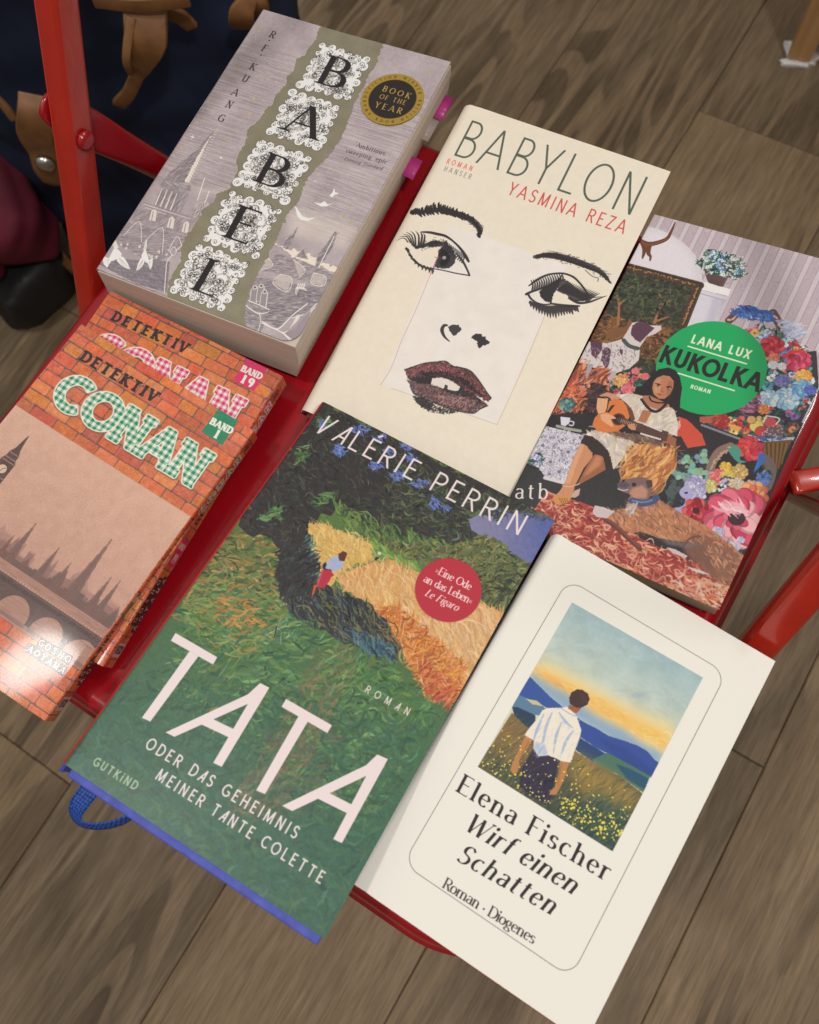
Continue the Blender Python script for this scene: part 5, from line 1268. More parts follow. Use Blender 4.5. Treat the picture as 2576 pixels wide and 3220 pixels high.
    low = [(420, 560), (600, 260), (860, 190), (960, 420), (1250, 560), (1500, 600), (1440, 720), (1200, 1360), (1000, 1300), (960, 1100), (820, 930), (640, 840), (480, 720)]
    s.poly(low, (46, 44, 52), 1)
    s.dabs(low, [(56, 66, 66), (40, 40, 46), (76, 92, 86), (50, 54, 66)], 420, 5, 1.2, 50, 1, .8)
    s.line([(890, 470), (900, 350), (980, 220), (1090, 170)], 4.2, (128, 104, 92)); s.line([(1390, 270), (1470, 330), (1490, 430), (1450, 560)], 4.6, (120, 104, 104))
    for k in range(30): s.disc(np.array([895, 420]) + np.array([190 * k / 29, -240 * (k / 29) ** .6]) + R.normal(0, 8, 2), .5, (176, 152, 134), .9)
    for p, c in (((640, 290), 0), ((700, 350), 0), ((840, 250), 0), ((800, 300), 0), ((720, 400), 0), ((800, 420), 0), ((740, 460), 0), ((640, 470), 0), ((860, 440), 0), ((570, 450), 0), ((660, 520), 0)):
        for k in range(7): s.disc(np.array(p) + R.normal(0, 22, 2), R.uniform(.8, 1.5), tuple(np.array((126, 160, 152)) + R.normal(0, 18, 3)), .9)
    for p in ((520, 560), (500, 640), (560, 600)): 
        for k in range(5): s.disc(np.array(p) + R.normal(0, 22, 2), 1.2, (72, 86, 84), .9)
    flower((1280, 190), 9, [(196, 50, 78), (214, 80, 90), (206, 66, 60)]); s.poly([(1060, 200), (1140, 150), (1200, 210), (1180, 300), (1250, 320), (1180, 340), (1120, 290)], (70, 140, 124), 1, rough=.1); s.poly([(1370, 230), (1440, 250), (1420, 330), (1350, 400), (1310, 440), (1340, 350)], (60, 110, 186), 1, rough=.1)
    flower((1040, 370), 4, [(226, 180, 70)]); flower((965, 470), 6, [(214, 96, 100), (226, 140, 130)]); flower((1170, 420), 6, [(206, 180, 110), (186, 150, 90)]); flower((1060, 450), 4, [(214, 190, 90)]); flower((885, 560), 5, [(206, 200, 130), (190, 180, 110)])
    posy([(1340, 430), (1480, 420), (1470, 520), (1350, 560)], [(70, 104, 176), (96, 130, 196)], 16, 1.6)
    flower((745, 540), 7, [(176, 170, 206), (206, 200, 214), (150, 146, 190)]); flower((770, 640), 5.5, [(170, 164, 204), (190, 186, 214)]); flower((1050, 520), 4.5, [(84, 80, 110), (190, 180, 186)]); flower((1150, 540), 5, [(206, 190, 150), (196, 186, 190)]); flower((1290, 560), 4.5, [(186, 190, 214)])
    s.line([(640, 600), (680, 590), (690, 640), (640, 660), (610, 630), (620, 600), (660, 570)], 2.2, (166, 160, 200)); s.line([(680, 660), (670, 740), (620, 790), (560, 800)], 3.2, (160, 156, 200))
    for k in range(26): s.disc((1020 + R.normal(0, 40), 610 + R.normal(0, 34)), .65, (206, 206, 214), .95)
    flower((750, 800), 9, [(180, 44, 60), (150, 34, 50), (206, 84, 84)], core=(60, 24, 30)); flower((1320, 640), 9.5, [(220, 130, 90), (230, 160, 110), (206, 100, 76)], core=(176, 70, 56))
    flower((1150, 870), 21, [(206, 76, 106), (220, 110, 130), (190, 56, 90), (232, 170, 176)], 11, core=(52, 34, 44)); s.dabs([(960, 780), (1080, 720), (1200, 740), (1240, 820), (1100, 820)], [(236, 190, 196), (226, 150, 164)], 40, 7, 1.2, -10, .4, .85)
    for p in ((950, 990), (1000, 1010), (970, 1030), (1050, 1110), (1100, 1140), (1150, 1160), (1020, 1100), (1190, 1090)): flower(p, 2.6, [(196, 196, 216), (170, 176, 206)])
    s.poly([(960, 1200), (1180, 1270), (1120, 1400), (960, 1350)], (60, 62, 96), 1, rough=.15); s.dabs([(960, 1200), (1180, 1270), (1120, 1380), (960, 1330)], [(110, 112, 150), (70, 72, 110), (40, 40, 62)], 60, 5, 1.2, -10, .4, .9)
    # carpet
    s.sketch(1620, 1150, 2.875)
    car = [(-120, 1560), (280, 1130), (700, 1270), (1000, 1500), (1300, 1640), (1900, 1900), (2120, 2000), (1760, 2230), (-200, 1700)]
    s.poly(car, (146, 52, 50), 1); s.dabs(car, [(160, 60, 54), (128, 42, 44), (172, 76, 62)], 420, 5, 1.6, -10, .4, .8)
    s.dabs(car, [(206, 150, 118), (196, 134, 104), (214, 170, 140), (186, 112, 90)], 520, 4.2, .85, -8, .55, .92, .8)
    s.dabs([(1500, 1900), (2120, 2000), (1760, 2230), (1300, 2050)], [(214, 186, 166), (206, 160, 130), (196, 110, 84)], 160, 5, 1.1, -8, .5, .8)
    # dark floor and lace table
    s.poly([(-40, 1180), (80, 900), (220, 950), (440, 1070), (600, 1000), (840, 940), (1020, 930), (960, 1050), (1040, 1200), (1000, 1300), (800, 1290), (700, 1260), (500, 1210), (290, 1130), (180, 1290), (0, 1200)], (48, 46, 50), 1)
    s.poly([(360, 440), (640, 430), (760, 560), (640, 640), (430, 560)], (44, 40, 44), 1)
    lace = [(240, 580), (280, 545), (630, 630), (590, 720), (520, 900), (460, 1060), (280, 1020), (200, 900), (110, 880), (160, 760)]
    s.poly(lace, (196, 192, 204), 1, rough=.1)
    s.dabs(lace, [(120, 116, 134), (96, 94, 112), (150, 148, 164)], 420, 1.6, .35, 20, 1.6, .9, 1.2); s.dabs(lace, [(220, 216, 222)], 200, 1.8, .5, 20, 1.6, .8, 1.2)
    for p in ((320, 870), (250, 720), (480, 780), (400, 960)): flower(p, 4.6, [(206, 202, 212), (180, 178, 194)], core=(110, 106, 124))
    for k in range(13): s.disc(np.array([270, 1015]) + np.array([180, 48]) * k / 12, .9, (206, 200, 206))
    s.poly([(410, 460), (500, 470), (490, 520), (450, 548), (415, 535)], (206, 208, 220), 1); s.line([(498, 500), (530, 510), (520, 540), (490, 535)], .7, (196, 198, 210)); s.line([(380, 545), (480, 570), (590, 590)], 1.6, (150, 156, 140)); flower((470, 350), 6, [(90, 130, 130), (120, 160, 150), (60, 100, 110)])
    posy([(110, 880), (170, 800), (250, 850), (210, 910)], [(150, 146, 190), (190, 186, 214)], 12, 1.5)
    # red cushion, seat drape
    s.poly([(1480, 460), (1560, 490), (1690, 620), (1725, 720), (1560, 745), (1500, 640), (1450, 640)], (196, 76, 56), 1, rough=.1)
    dr = [(970, 740), (1060, 700), (1260, 720), (1400, 740), (1445, 800), (1430, 930), (1340, 1060), (1270, 1150), (1240, 1090), (1200, 1020), (1020, 1020), (950, 1040), (1010, 960)]
    s.poly(dr, (184, 120, 70), 1, rough=.08)
    s.dabs(dr, [(206, 146, 86), (166, 100, 58), (222, 170, 106), (140, 84, 54)], 220, 9, 1.2, 75, .25, .75)
    # seated girl with a round-backed lute
    skin, sk2, sk3 = (196, 136, 98), (216, 162, 124), (150, 94, 66)
    s.poly([(620, 690), (700, 760), (700, 830), (620, 930), (560, 1050), (520, 1120), (440, 1080), (470, 1000), (520, 860), (570, 740)], skin, 1)
    s.poly([(720, 800), (800, 820), (820, 940), (700, 1010), (590, 1070), (560, 1080), (620, 960), (680, 850)], sk3, 1); s.poly([(735, 810), (790, 830), (770, 900), (660, 980), (620, 1000)], skin, .8, soft=.6)
    s.line([(600, 730), (540, 880), (480, 1050)], 2.4, sk2, .7)
    shoe = (200, 140, 70)
    s.poly([(440, 1080), (540, 1100), (520, 1180), (490, 1220), (420, 1255), (360, 1245), (345, 1190), (400, 1140)], skin, 1); s.poly([(345, 1175), (400, 1190), (500, 1190), (480, 1240), (400, 1262), (355, 1240)], shoe, 1); s.poly([(540, 1130), (590, 1110), (580, 1170), (545, 1195), (500, 1190)], (190, 160, 146), 1)
    for k in range(4): s.line([(400 + k * 22, 1200), (430 + k * 18, 1250)], .4, (130, 84, 46))
    s.line([(430, 1085), (500, 1095), (580, 1070)], .6, (206, 170, 140))
    sk = [(640, 620), (720, 580), (860, 620), (1000, 660), (1090, 690), (1000, 740), (980, 830), (890, 940), (850, 800), (760, 700)]
    s.poly(sk, (206, 192, 176), 1); s.dabs(sk, [(222, 210, 196), (176, 166, 166), (196, 180, 164)], 70, 7, 1.4, -40, .4, .6)
    s.poly([(630, 625), (700, 640), (780, 700), (850, 780), (880, 900), (870, 960), (820, 930), (800, 830), (740, 790), (690, 780), (640, 720), (590, 700)], (52, 42, 42), 1, rough=.15)
    s.poly([(820, 590), (1100, 620), (1350, 700), (1280, 720), (1000, 660)], (120, 92, 76), 1, rough=.1); s.dabs([(880, 600), (1340, 700), (1260, 715), (960, 650)], [(150, 116, 90), (96, 72, 64)], 40, 6, .9, -12, .3, .8)
    bl = [(900, 260), (1130, 250), (1250, 380), (1390, 370), (1440, 400), (1475, 520), (1465, 640), (1340, 590), (1180, 560), (1080, 500), (1050, 380), (960, 300)]
    s.poly(bl, (206, 194, 180), 1); s.dabs(bl, [(222, 212, 200), (180, 170, 162), (196, 182, 166)], 110, 5, 1.1, 70, .5, .6); s.poly([(1155, 400), (1240, 410), (1180, 520), (1110, 500)], (170, 110, 80), 1)
    s.poly([(760, 270), (830, 240), (910, 260), (960, 300), (870, 310), (800, 290)], (196, 140, 116), 1)
    s.poly([(745, 290), (840, 300), (830, 380), (810, 430), (900, 470), (880, 550), (830, 540), (760, 470), (735, 380)], sk2, 1)
    s.line([(755, 285), (830, 285), (860, 305)], .8, (50, 40, 42)); s.poly([(1340, 600), (1460, 660), (1450, 740), (1380, 700), (1320, 710), (1340, 660)], sk3, 1)
    lut = (206, 118, 62)
    s.poly([(850, 320), (900, 298), (970, 310), (1020, 380), (1035, 460), (1000, 540), (930, 590), (830, 605), (740, 590), (700, 530), (720, 470), (760, 430), (830, 420)], lut, 1)
    s.poly([(1000, 340), (1060, 400), (1085, 480), (1060, 520), (1035, 460)], (110, 66, 48), 1)
    s.poly([(870, 360), (905, 352), (850, 425), (830, 420)], (54, 36, 32), 1); s.disc((935, 485), 3.4, (92, 54, 40)); s.disc((932, 485), 2.5, (40, 32, 36))
    s.line([(950, 490), (1110, 550)], 3.4, (78, 54, 46)); 
    for k in range(10): s.line([(965 + k * 15, 482 + k * 5), (955 + k * 15, 512 + k * 5)], .25, (196, 176, 150))
    s.poly([(770, 440), (830, 430), (900, 460), (915, 480), (860, 480), (890, 530), (880, 555), (820, 520), (780, 490)], sk2, 1)
    s.poly([(1020, 530), (1080, 525), (1095, 585), (1050, 580), (1020, 555)], skin, 1)
    s.poly([(1110, 515), (1390, 600), (1370, 680), (1290, 680), (1090, 580)], (86, 58, 54), 1)
    for k in range(11): s.disc((1140 + k * 17, 615 + k * 5), .55, (206, 200, 196)); s.disc((1170 + k * 15, 530 + k * 6), .5, (206, 200, 196))
    # hair, face
    hair = (38, 32, 36)
    face_h = [(1060, 250), (1160, 170), (1240, 80), (1300, 30), (1390, 15), (1450, 40), (1490, 100), (1510, 200), (1495, 300), (1485, 420), (1440, 400), (1380, 340), (1280, 300), (1220, 270), (1140, 270)]
    s.poly([(1150, 270), (1240, 260), (1380, 310), (1400, 370), (1300, 400), (1210, 370), (1160, 330)], (170, 112, 84), 1)
    s.poly(face_h, hair, 1, rough=.06)
    s.poly([(1280, 110), (1340, 85), (1400, 95), (1435, 140), (1430, 200), (1400, 260), (1350, 300), (1300, 300), (1255, 260), (1240, 200), (1250, 150)], (180, 118, 86), 1)
    s.poly([(1270, 130), (1310, 110), (1320, 200), (1290, 270), (1250, 240)], (206, 148, 112), .7, soft=.6); s.poly([(1390, 130), (1430, 150), (1410, 250), (1370, 280)], (140, 86, 64), .6, soft=.6)
    s.line([(1265, 160), (1300, 166), (1320, 178)], [.3, .7, .3], (70, 42, 38)); s.line([(1365, 190), (1395, 188), (1420, 198)], [.3, .7, .3], (70, 42, 38))
    s.disc((1292, 180), .75, (46, 30, 32)); s.disc((1382, 205), .75, (46, 30, 32)); s.line([(1275, 182), (1310, 186)], .3, (206, 176, 160)); s.line([(1366, 208), (1400, 208)], .3, (206, 170, 150))
    s.line([(1335, 195), (1322, 230), (1340, 236)], [.2, .5, .6], (146, 90, 66)); s.line([(1280, 255), (1305, 258), (1330, 268)], [.3, .9, .3], (150, 76, 66))
    s.line([(1215, 280), (1230, 315), (1290, 335), (1350, 335)], .8, (40, 32, 34))
    for k in range(20):
        t = k / 19; s.disc((1145 + 250 * t, 290 + 110 * math.sin(t * 2.9 + .15) + 60 * t * (1 - t)), .8, (46, 36, 38))
    # resting dog
    tan = (176, 118, 84)
    dog = [(1040, 1180), (1220, 1220), (1290, 1190), (1330, 1230), (1500, 1330), (1725, 1440), (1960, 1620), (2090, 1740), (2150, 1830), (2150, 1930), (2080, 2010), (1960, 2010), (1840, 1930), (1700, 1600), (1480, 1590), (1300, 1560), (1130, 1500), (1050, 1520), (960, 1470), (820, 1370), (780, 1300), (900, 1310), (1000, 1290)]
    s.poly(dog, tan, 1, rough=.08); s.poly([(1500, 1620), (1640, 1500), (1800, 1560), (1960, 1640), (2140, 1850), (2120, 1990), (1900, 1990), (1760, 1900), (1560, 1720)], (124, 84, 70), .9, soft=.8)
    s.dabs(dog, [(196, 136, 100), (160, 104, 74), (206, 150, 114), (136, 92, 72), (116, 82, 70)], 520, 4, .7, -35, .5, .6)
    s.poly([(1300, 1560), (1480, 1590), (1560, 1600), (1700, 1610), (1560, 1650), (1380, 1620)], (110, 100, 100), .8, soft=.6)
    s.line([(1520, 1640), (1580, 1560), (1680, 1540)], 1, (96, 66, 58), .8); s.line([(1520, 1650), (1580, 1800), (1700, 1900)], .9, (80, 56, 52), .8)
    s.poly([(720, 1265), (800, 1280), (900, 1320), (830, 1380), (740, 1370), (700, 1330)], (196, 182, 184), 1, rough=.08); s.poly([(1370, 1640), (1450, 1660), (1560, 1720), (1540, 1740), (1420, 1690)], (196, 176, 176), 1, rough=.08); s.poly([(1540, 1810), (1680, 1850), (1760, 1890), (1640, 1870)], (200, 184, 180), 1, rough=.08)
    s.poly([(925, 1065), (990, 1050), (1050, 1015), (1150, 1005), (1210, 1030), (1240, 1070), (1235, 1160), (1200, 1215), (1060, 1205), (1030, 1160), (970, 1140), (930, 1110)], (120, 92, 92), 1, rough=.06)
    s.poly([(1060, 1110), (1150, 1080), (1200, 1130), (1190, 1200), (1070, 1200), (1030, 1150)], (186, 136, 112), .9, soft=.5); s.poly([(925, 1065), (1000, 1050), (1040, 1080), (1000, 1110), (935, 1095)], (72, 74, 96), .9, soft=.3); s.disc((1075, 1075), 1.1, (50, 42, 46)); s.poly([(1180, 1040), (1235, 1030), (1245, 1090), (1200, 1110)], (76, 56, 58), 1); s.line([(930, 1115), (980, 1130), (1020, 1120)], .5, (200, 186, 186))
    s.line([(1060, 1225), (1150, 1245), (1240, 1225), (1275, 1195)], 3.6, (66, 78, 116)); s.line([(1060, 1218), (1150, 1236), (1240, 1216)], .8, (110, 124, 160)); s.dabs([(1030, 1250), (1090, 1260), (1060, 1330), (1000, 1330)], [(196, 184, 184), (176, 150, 140)], 40, 4, .8, 70, .5, .8)
    s.line([(820, 1400), (900, 1450), (1130, 1660)], [2.2, 2.6, 2.0], (96, 52, 44)); s.line([(830, 1395), (910, 1445), (1120, 1640)], .6, (140, 84, 66), .8)
    s.a += (s.noise(.45, 8) * 5 / 255)[..., None]
    # green roundel and lettering
    s.sketch(2000, 850, 2.995)
    C = s.mm([(715, 925)])[0]; e = s.mm([(188, 925), (1240, 900), (760, 480), (640, 1362)])
    r = float(np.mean(np.hypot(*(e - e.mean(0)).T))); C = e.mean(0)
    hold = s.a.copy()
    s.disc(C, r, (22, 160, 92), mm=True)
    green = s.a.copy()
    cr = (226, 224, 200)
    text(s, 'LANA LUX', (516, 680), (1060, 836), (540, 597), dict(w=.18, ws=.86), cr)
    s.line([(492, 712), (1042, 880)], .75, cr); s.line([(400, 968), (926, 1132)], .75, cr)
    text(s, 'KUKOLKA', (216, 862), (1140, 1146), (284, 698), dict(w=.185, ws=.86), (34, 32, 32))
    text(s, 'ROMAN', (512, 1110), (694, 1162), (526, 1073), dict(w=.2, ws=.9), cr)
    s.sketch(1620, 1150, 2.875)                                  # the girl's hair and blouse stay in front of the roundel
    m = s.mask([(1000, 400), (1160, 170), (1240, 80), (1300, 30), (1390, 15), (1450, 40), (1490, 100), (1510, 200), (1495, 300), (1488, 430), (1300, 420)])[..., None]
    s.a = s.a * (1 - m) + hold * m
    s.sketch(1560, 1450, 6.9)
    text(s, 'atb', (420, 818), (1112, 830), (432, 470), dict(w=.115, thin=.055, serif=.05, slab=.045, ws=1.05), (222, 214, 208))
    s.roundel = (C, r)
    return s
# ---------------------------------------------------------------------------
# materials
# ---------------------------------------------------------------------------
def mat(name, col=(.8, .8, .8), rough=.5, metal=0.0, coat=0.0, spec=.5):
    m = bpy.data.materials.new(name); m.use_nodes = True
    b = m.node_tree.nodes['Principled BSDF']
    b.inputs['Base Color'].default_value = (*col, 1); b.inputs['Roughness'].default_value = rough
    b.inputs['Metallic'].default_value = metal; b.inputs['Coat Weight'].default_value = coat; b.inputs['Coat Roughness'].default_value = .08
    b.inputs['Specular IOR Level'].default_value = spec
    return m
def nodes(m): return m.node_tree.nodes, m.node_tree.links, m.node_tree.nodes['Principled BSDF']
def mapped(m, coord='Object', scale=(1, 1, 1), rot=(0, 0, 0)):
    n, l, b = nodes(m); tc = n.new('ShaderNodeTexCoord'); mp = n.new('ShaderNodeMapping')
    mp.inputs['Scale'].default_value = scale; mp.inputs['Rotation'].default_value = rot
    l.new(tc.outputs[coord], mp.inputs[0]); return mp.outputs[0]
def noise_node(m, vec, scale, detail=4, rough=.5, dist=0):
    n, l, b = nodes(m); t = n.new('ShaderNodeTexNoise'); t.inputs['Scale'].default_value = scale; t.inputs['Detail'].default_value = detail
    t.inputs['Roughness'].default_value = rough; t.inputs['Distortion'].default_value = dist; l.new(vec, t.inputs['Vector']); return t.outputs['Fac']
def ramp(m, fac, stops):
    n, l, b = nodes(m); r = n.new('ShaderNodeValToRGB'); l.new(fac, r.inputs['Fac'])
    el = r.color_ramp.elements
    while len(el) < len(stops): el.new(.5)
    for e, (p, c) in zip(el, stops): e.position = p; e.color = (*c, 1)
    return r.outputs['Color']
def mix(m, a, b_, fac, mode='MIX'):
    n, l, b = nodes(m); x = n.new('ShaderNodeMix'); x.data_type = 'RGBA'; x.blend_type = mode
    for s, v in ((x.inputs[0], fac), (x.inputs[6], a), (x.inputs[7], b_)):
        if hasattr(v, 'default_value') or hasattr(v, 'is_linked'): l.new(v, s)
        elif isinstance(v, (int, float)): s.default_value = v
        else: s.default_value = (*v, 1)
    return x.outputs[2]
def bump(m, h, strength, dist=.001):
    n, l, b = nodes(m); k = n.new('ShaderNodeBump'); k.inputs['Strength'].default_value = strength; k.inputs['Distance'].default_value = dist
    l.new(h, k.inputs['Height'])
    if b.inputs['Normal'].is_linked: l.new(b.inputs['Normal'].links[0].from_socket, k.inputs['Normal'])
    l.new(k.outputs[0], b.inputs['Normal'])

def lin(c): return np.where(c <= .04045, c / 12.92, ((c + .055) / 1.055) ** 2.4)
def enc(c): return np.where(c <= .0031308, c * 12.92, 1.055 * np.clip(c, 1e-9, None) ** (1 / 2.4) - .055)
def to_image(name, arr, gain=1.0, tint=(1, 1, 1)):
    """a painted sheet becomes a generated texture (ink reflectance under white light)"""
    a = enc(np.clip(lin(np.clip(arr, 0, 1)) * gain * np.array(tint, np.float32), 0, .86))
    h, w = a.shape[:2]
    img = bpy.data.images.new(name, w, h, alpha=False)
    buf = np.ones((h, w, 4), np.float32); buf[..., :3] = a[::-1]
    img.pixels.foreach_set(buf.ravel()); img.update(); img.pack()
    return img
def printed(name, img, rough=.45, coat=0.0, grain=.0, gscale=900):
    m = mat(name, rough=rough, coat=coat); n, l, b = nodes(m)
    t = n.new('ShaderNodeTexImage'); t.image = img; t.extension = 'EXTEND'; t.interpolation = 'Cubic'
    u = n.new('ShaderNodeUVMap'); u.uv_map = 'UVMap'; l.new(u.outputs[0], t.inputs[0]); l.new(t.outputs['Color'], b.inputs['Base Color'])
    v = mapped(m)
    r = noise_node(m, v, 14, 3); mm = n.new('ShaderNodeMapRange'); mm.inputs['To Min'].default_value = rough * .85; mm.inputs['To Max'].default_value = rough * 1.2
    l.new(r, mm.inputs['Value']); l.new(mm.outputs[0], b.inputs['Roughness'])
    if grain: bump(m, noise_node(m, v, gscale, 2), grain, .0004)
    bump(m, noise_node(m, v, 9, 1), .25, .002)
    return m

# ---------------------------------------------------------------------------
# objects
# ---------------------------------------------------------------------------
C = scene.collection
def link(name, me, material=None, parent=None, smooth=True):
    o = bpy.data.objects.new(name, me); C.objects.link(o)
    if material is not None:
        for mm in (material if isinstance(material, (list, tuple)) else [material]): me.materials.append(mm)
    if parent is not None: o.parent = parent
    if smooth: me.polygons.foreach_set('use_smooth', [True] * len(me.polygons))
    return o
def obj(name, verts, faces, material=None, parent=None, smooth=True, uv=None, midx=None):
    me = bpy.data.meshes.new(name); me.from_pydata([tuple(v) for v in verts], [], [tuple(f) for f in faces])
    if uv is not None:
        L = me.uv_layers.new(name='UVMap'); uv = np.asarray(uv, np.float32)
        li = np.empty(len(me.loops), np.int32); me.loops.foreach_get('vertex_index', li)
        L.data.foreach_set('uv', uv[li].ravel())
    o = link(name, me, material, parent, smooth)
    if midx is not None: me.polygons.foreach_set('material_index', midx)
    me.update(); return o
def mod(o, kind, **kw):
    k = o.modifiers.new(kind.lower(), kind)
    for a, v in kw.items(): setattr(k, a, v)
    return k
def thing(name, label, cat, M=None, group=None):
    o = bpy.data.objects.new(name, None); o.empty_display_size = .05; C.objects.link(o)
    if M is not None: o.matrix_world = M
    o['label'] = label; o['category'] = cat
    if group: o['group'] = group
    return o
def box(x0, x1, y0, y1, z0, z1):
    v = [(x, y, z) for z in (z0, z1) for y in (y0, y1) for x in (x0, x1)]
    return v, [(0, 2, 3, 1), (4, 5, 7, 6), (0, 1, 5, 4), (2, 6, 7, 3), (0, 4, 6, 2), (1, 3, 7, 5)]
def sweep(path, sections, closed=True, cap=True):
    """loft: sections[i] = list of points placed at path[i] frame (already in space)"""
    n, k = len(sections), len(sections[0]); v = [p for s in sections for p in s]; f = []
    for i in range(n - 1):
        for j in range(k if closed else k - 1):
            a, b = i * k + j, i * k + (j + 1) % k; f.append((a, b, b + k, a + k))
    if cap and closed: f.append(tuple(range(k))[::-1]); f.append(tuple(range((n - 1) * k, n * k)))
    return v, f
def tube(path, prof, up=Vector((0, 0, 1)), twist=None):
    """profile (x,y) list (or one per point) carried along a path"""
    P = [Vector(p) for p in path]; S = []
    for i, p in enumerate(P):
        d = (P[min(i + 1, len(P) - 1)] - P[max(i - 1, 0)]).normalized()
        s = d.cross(up).normalized(); t = s.cross(d)
        pr = prof[i] if isinstance(prof[0][0], (list, tuple)) else prof
        S.append([p + s * x + t * y for x, y in pr])
    return sweep(P, S)
def rrect(w, h, r, n=4):
    o = []
    for cx, cy, a in ((w / 2 - r, h / 2 - r, 0), (-w / 2 + r, h / 2 - r, 90), (-w / 2 + r, -h / 2 + r, 180), (w / 2 - r, -h / 2 + r, 270)):
        o += [(cx + r * math.cos(math.radians(a + 90 * k / n)), cy + r * math.sin(math.radians(a + 90 * k / n))) for k in range(n + 1)]
    return o
def catmull(pts, n=6):
    p = np.array(pts, float); e = np.concatenate([2 * p[:1] - p[1:2], p, 2 * p[-1:] - p[-2:-1]]); o = []
    for k in range(len(p) - 1):
        a, b, c, d = e[k:k + 4]
        for t in np.arange(n) / n: o.append(.5 * (2 * b + (c - a) * t + (2 * a - 5 * b + 4 * c - d) * t * t + (3 * b - a - 3 * c + d) * t ** 3))
    return np.array(o + [p[-1]])

MM = .001
def book_matrix(name):
    b = BOOK[name]; U, V, N = (Vector(b[k]) for k in 'UVN')
    M = Matrix((U, V, N)).transposed().to_4x4(); M.translation = Vector(b['O']) + Vector((0, 0, SEAT)); return M
def wrap_profile(w, t, r, side=-1, n=7, gap=0.0, bulge=0.0, groove=0.0):
    """cover cross-section (x, z, unfolded x), top right edge -> round the spine -> underneath; spine at x = side*w/2"""
    pts = []; xs = w / 2
    flat = np.linspace(xs, -xs + r, 26)
    for x in flat:
        dz = -groove * math.exp(-((x + xs - 8.5) / 2.2) ** 2)
        pts.append((x, dz, x))
    L = -xs + r
    for k in range(1, n + 1):
        a = math.pi / 2 * k / n; pts.append((-xs + r - r * math.sin(a), -r + r * math.cos(a), L - r * a))
    L -= r * math.pi / 2
    for k in range(1, 8):
        f = k / 8; pts.append((-xs - bulge * math.sin(math.pi * f), -r - (t - 2 * r) * f, L - (t - 2 * r) * f))
    L -= t - 2 * r
    for k in range(0, n + 1):
        a = math.pi / 2 * k / n; pts.append((-xs + r - r * math.cos(a), -t + r - r * math.sin(a), L - r * a))
    L -= r * math.pi / 2
    pts.append((xs - 6, -t, L - (2 * xs - 6 - r)))
    if side > 0: pts = [(-x, z, -u) for x, z, u in pts]
    return pts
def cover_mesh(name, sheet, w, h, t, r, material, parent, side=-1, skew=0.0, lift=None, corner=0.0, thick=.35, bulge=0, groove=0, y0=None, ny=40, wob=.25, seed=0, zoff=0.0):
    prof = wrap_profile(w, t, r, side, bulge=bulge, groove=groove)
    ys = np.linspace(-h / 2 if y0 is None else y0, h / 2, ny)
    if corner:
        yb = ys[0]; ys = np.unique(np.r_[ys, yb + corner * (1 - np.cos(np.linspace(0, math.pi / 2, 9)))])
    rg = np.random.default_rng(seed); ph = rg.uniform(0, 6.28, 6)
    V, UV = [], []
    for y in ys:
        for x, z, u in prof:
            xo = x
            if corner and z > -1 and abs(z) < .8:
                d = y - ys[0]
                if d < corner:
                    lim = w / 2 - corner + math.sqrt(max(corner ** 2 - (corner - d) ** 2, 0))
                    if x * -side > lim - 14: xo = (lim - 14 + (x * -side - (lim - 14)) * (lim - (lim - 14)) / (w / 2 - (lim - 14))) * -side; u = u + xo - x
            zz = z
            if z > -.8:
                zz += wob * (math.sin(y * .031 + ph[0]) * math.sin(x * .045 + ph[1]) + .5 * math.sin(y * .09 + ph[2] + x * .03))
                if lift: zz += lift(x / (w / 2), y / (h / 2))
            V.append(((xo + skew * (-z / t)) * MM, y * MM, (zz + zoff) * MM)); UV.append(((u - sheet.x0) / (sheet.x1 - sheet.x0), (y - sheet.y0) / (sheet.y1 - sheet.y0)))
    k = len(prof); F = [(i * k + j, i * k + j + 1, (i + 1) * k + j + 1, (i + 1) * k + j) for i in range(len(ys) - 1) for j in range(k - 1)]
    if side < 0: F = [f[::-1] for f in F]
    o = obj(name, V, F, material, parent, True, UV)
    mod(o, 'SOLIDIFY', thickness=thick * MM, offset=-1); mod(o, 'EDGE_SPLIT', split_angle=math.radians(50))
    return o
def page_block(w0, w1, y0, y1, z0, z1, parent, material, skew=0.0, t=1.0, fore=0.0, nz=12, side=-1, wav=.07, seed=1):
    """block of pages with a very slightly uneven cut; z0 top, z1 bottom"""
    rg = np.random.default_rng(seed); V = []; S = []
    n = 10
    for k in range(nz + 1):
        z = z0 + (z1 - z0) * k / nz; dx = skew * (-z / t); f = fore * math.sin(math.pi * k / nz)
        ring = []
        j = rg.normal(0, wav, 4)
        xa, xb = (w0 + dx - (f if side > 0 else 0) + j[0], w1 + dx + (f if side < 0 else 0) + j[1])
        ya, yb = y0 + j[2] * .4, y1 + j[3] * .4
        for i in range(n): ring.append((xa + (xb - xa) * i / n, ya, z))
        for i in range(n): ring.append((xb, ya + (yb - ya) * i / n, z))
        for i in range(n): ring.append((xb + (xa - xb) * i / n, yb, z))
        for i in range(n): ring.append((xa, yb + (ya - yb) * i / n, z))
        S.append([(x * MM, y * MM, zz * MM) for x, y, zz in ring])
    v, f = sweep(None, S)
    o = obj('page_block', v, f, material, parent, False); return o
def slab(name, w0, w1, y0, y1, z0, z1, parent, material, bev=.8):
    v, f = box(w0 * MM, w1 * MM, y0 * MM, y1 * MM, z0 * MM, z1 * MM)
    o = obj(name, v, f, material, parent, False); mod(o, 'BEVEL', width=bev * MM, segments=3); return o
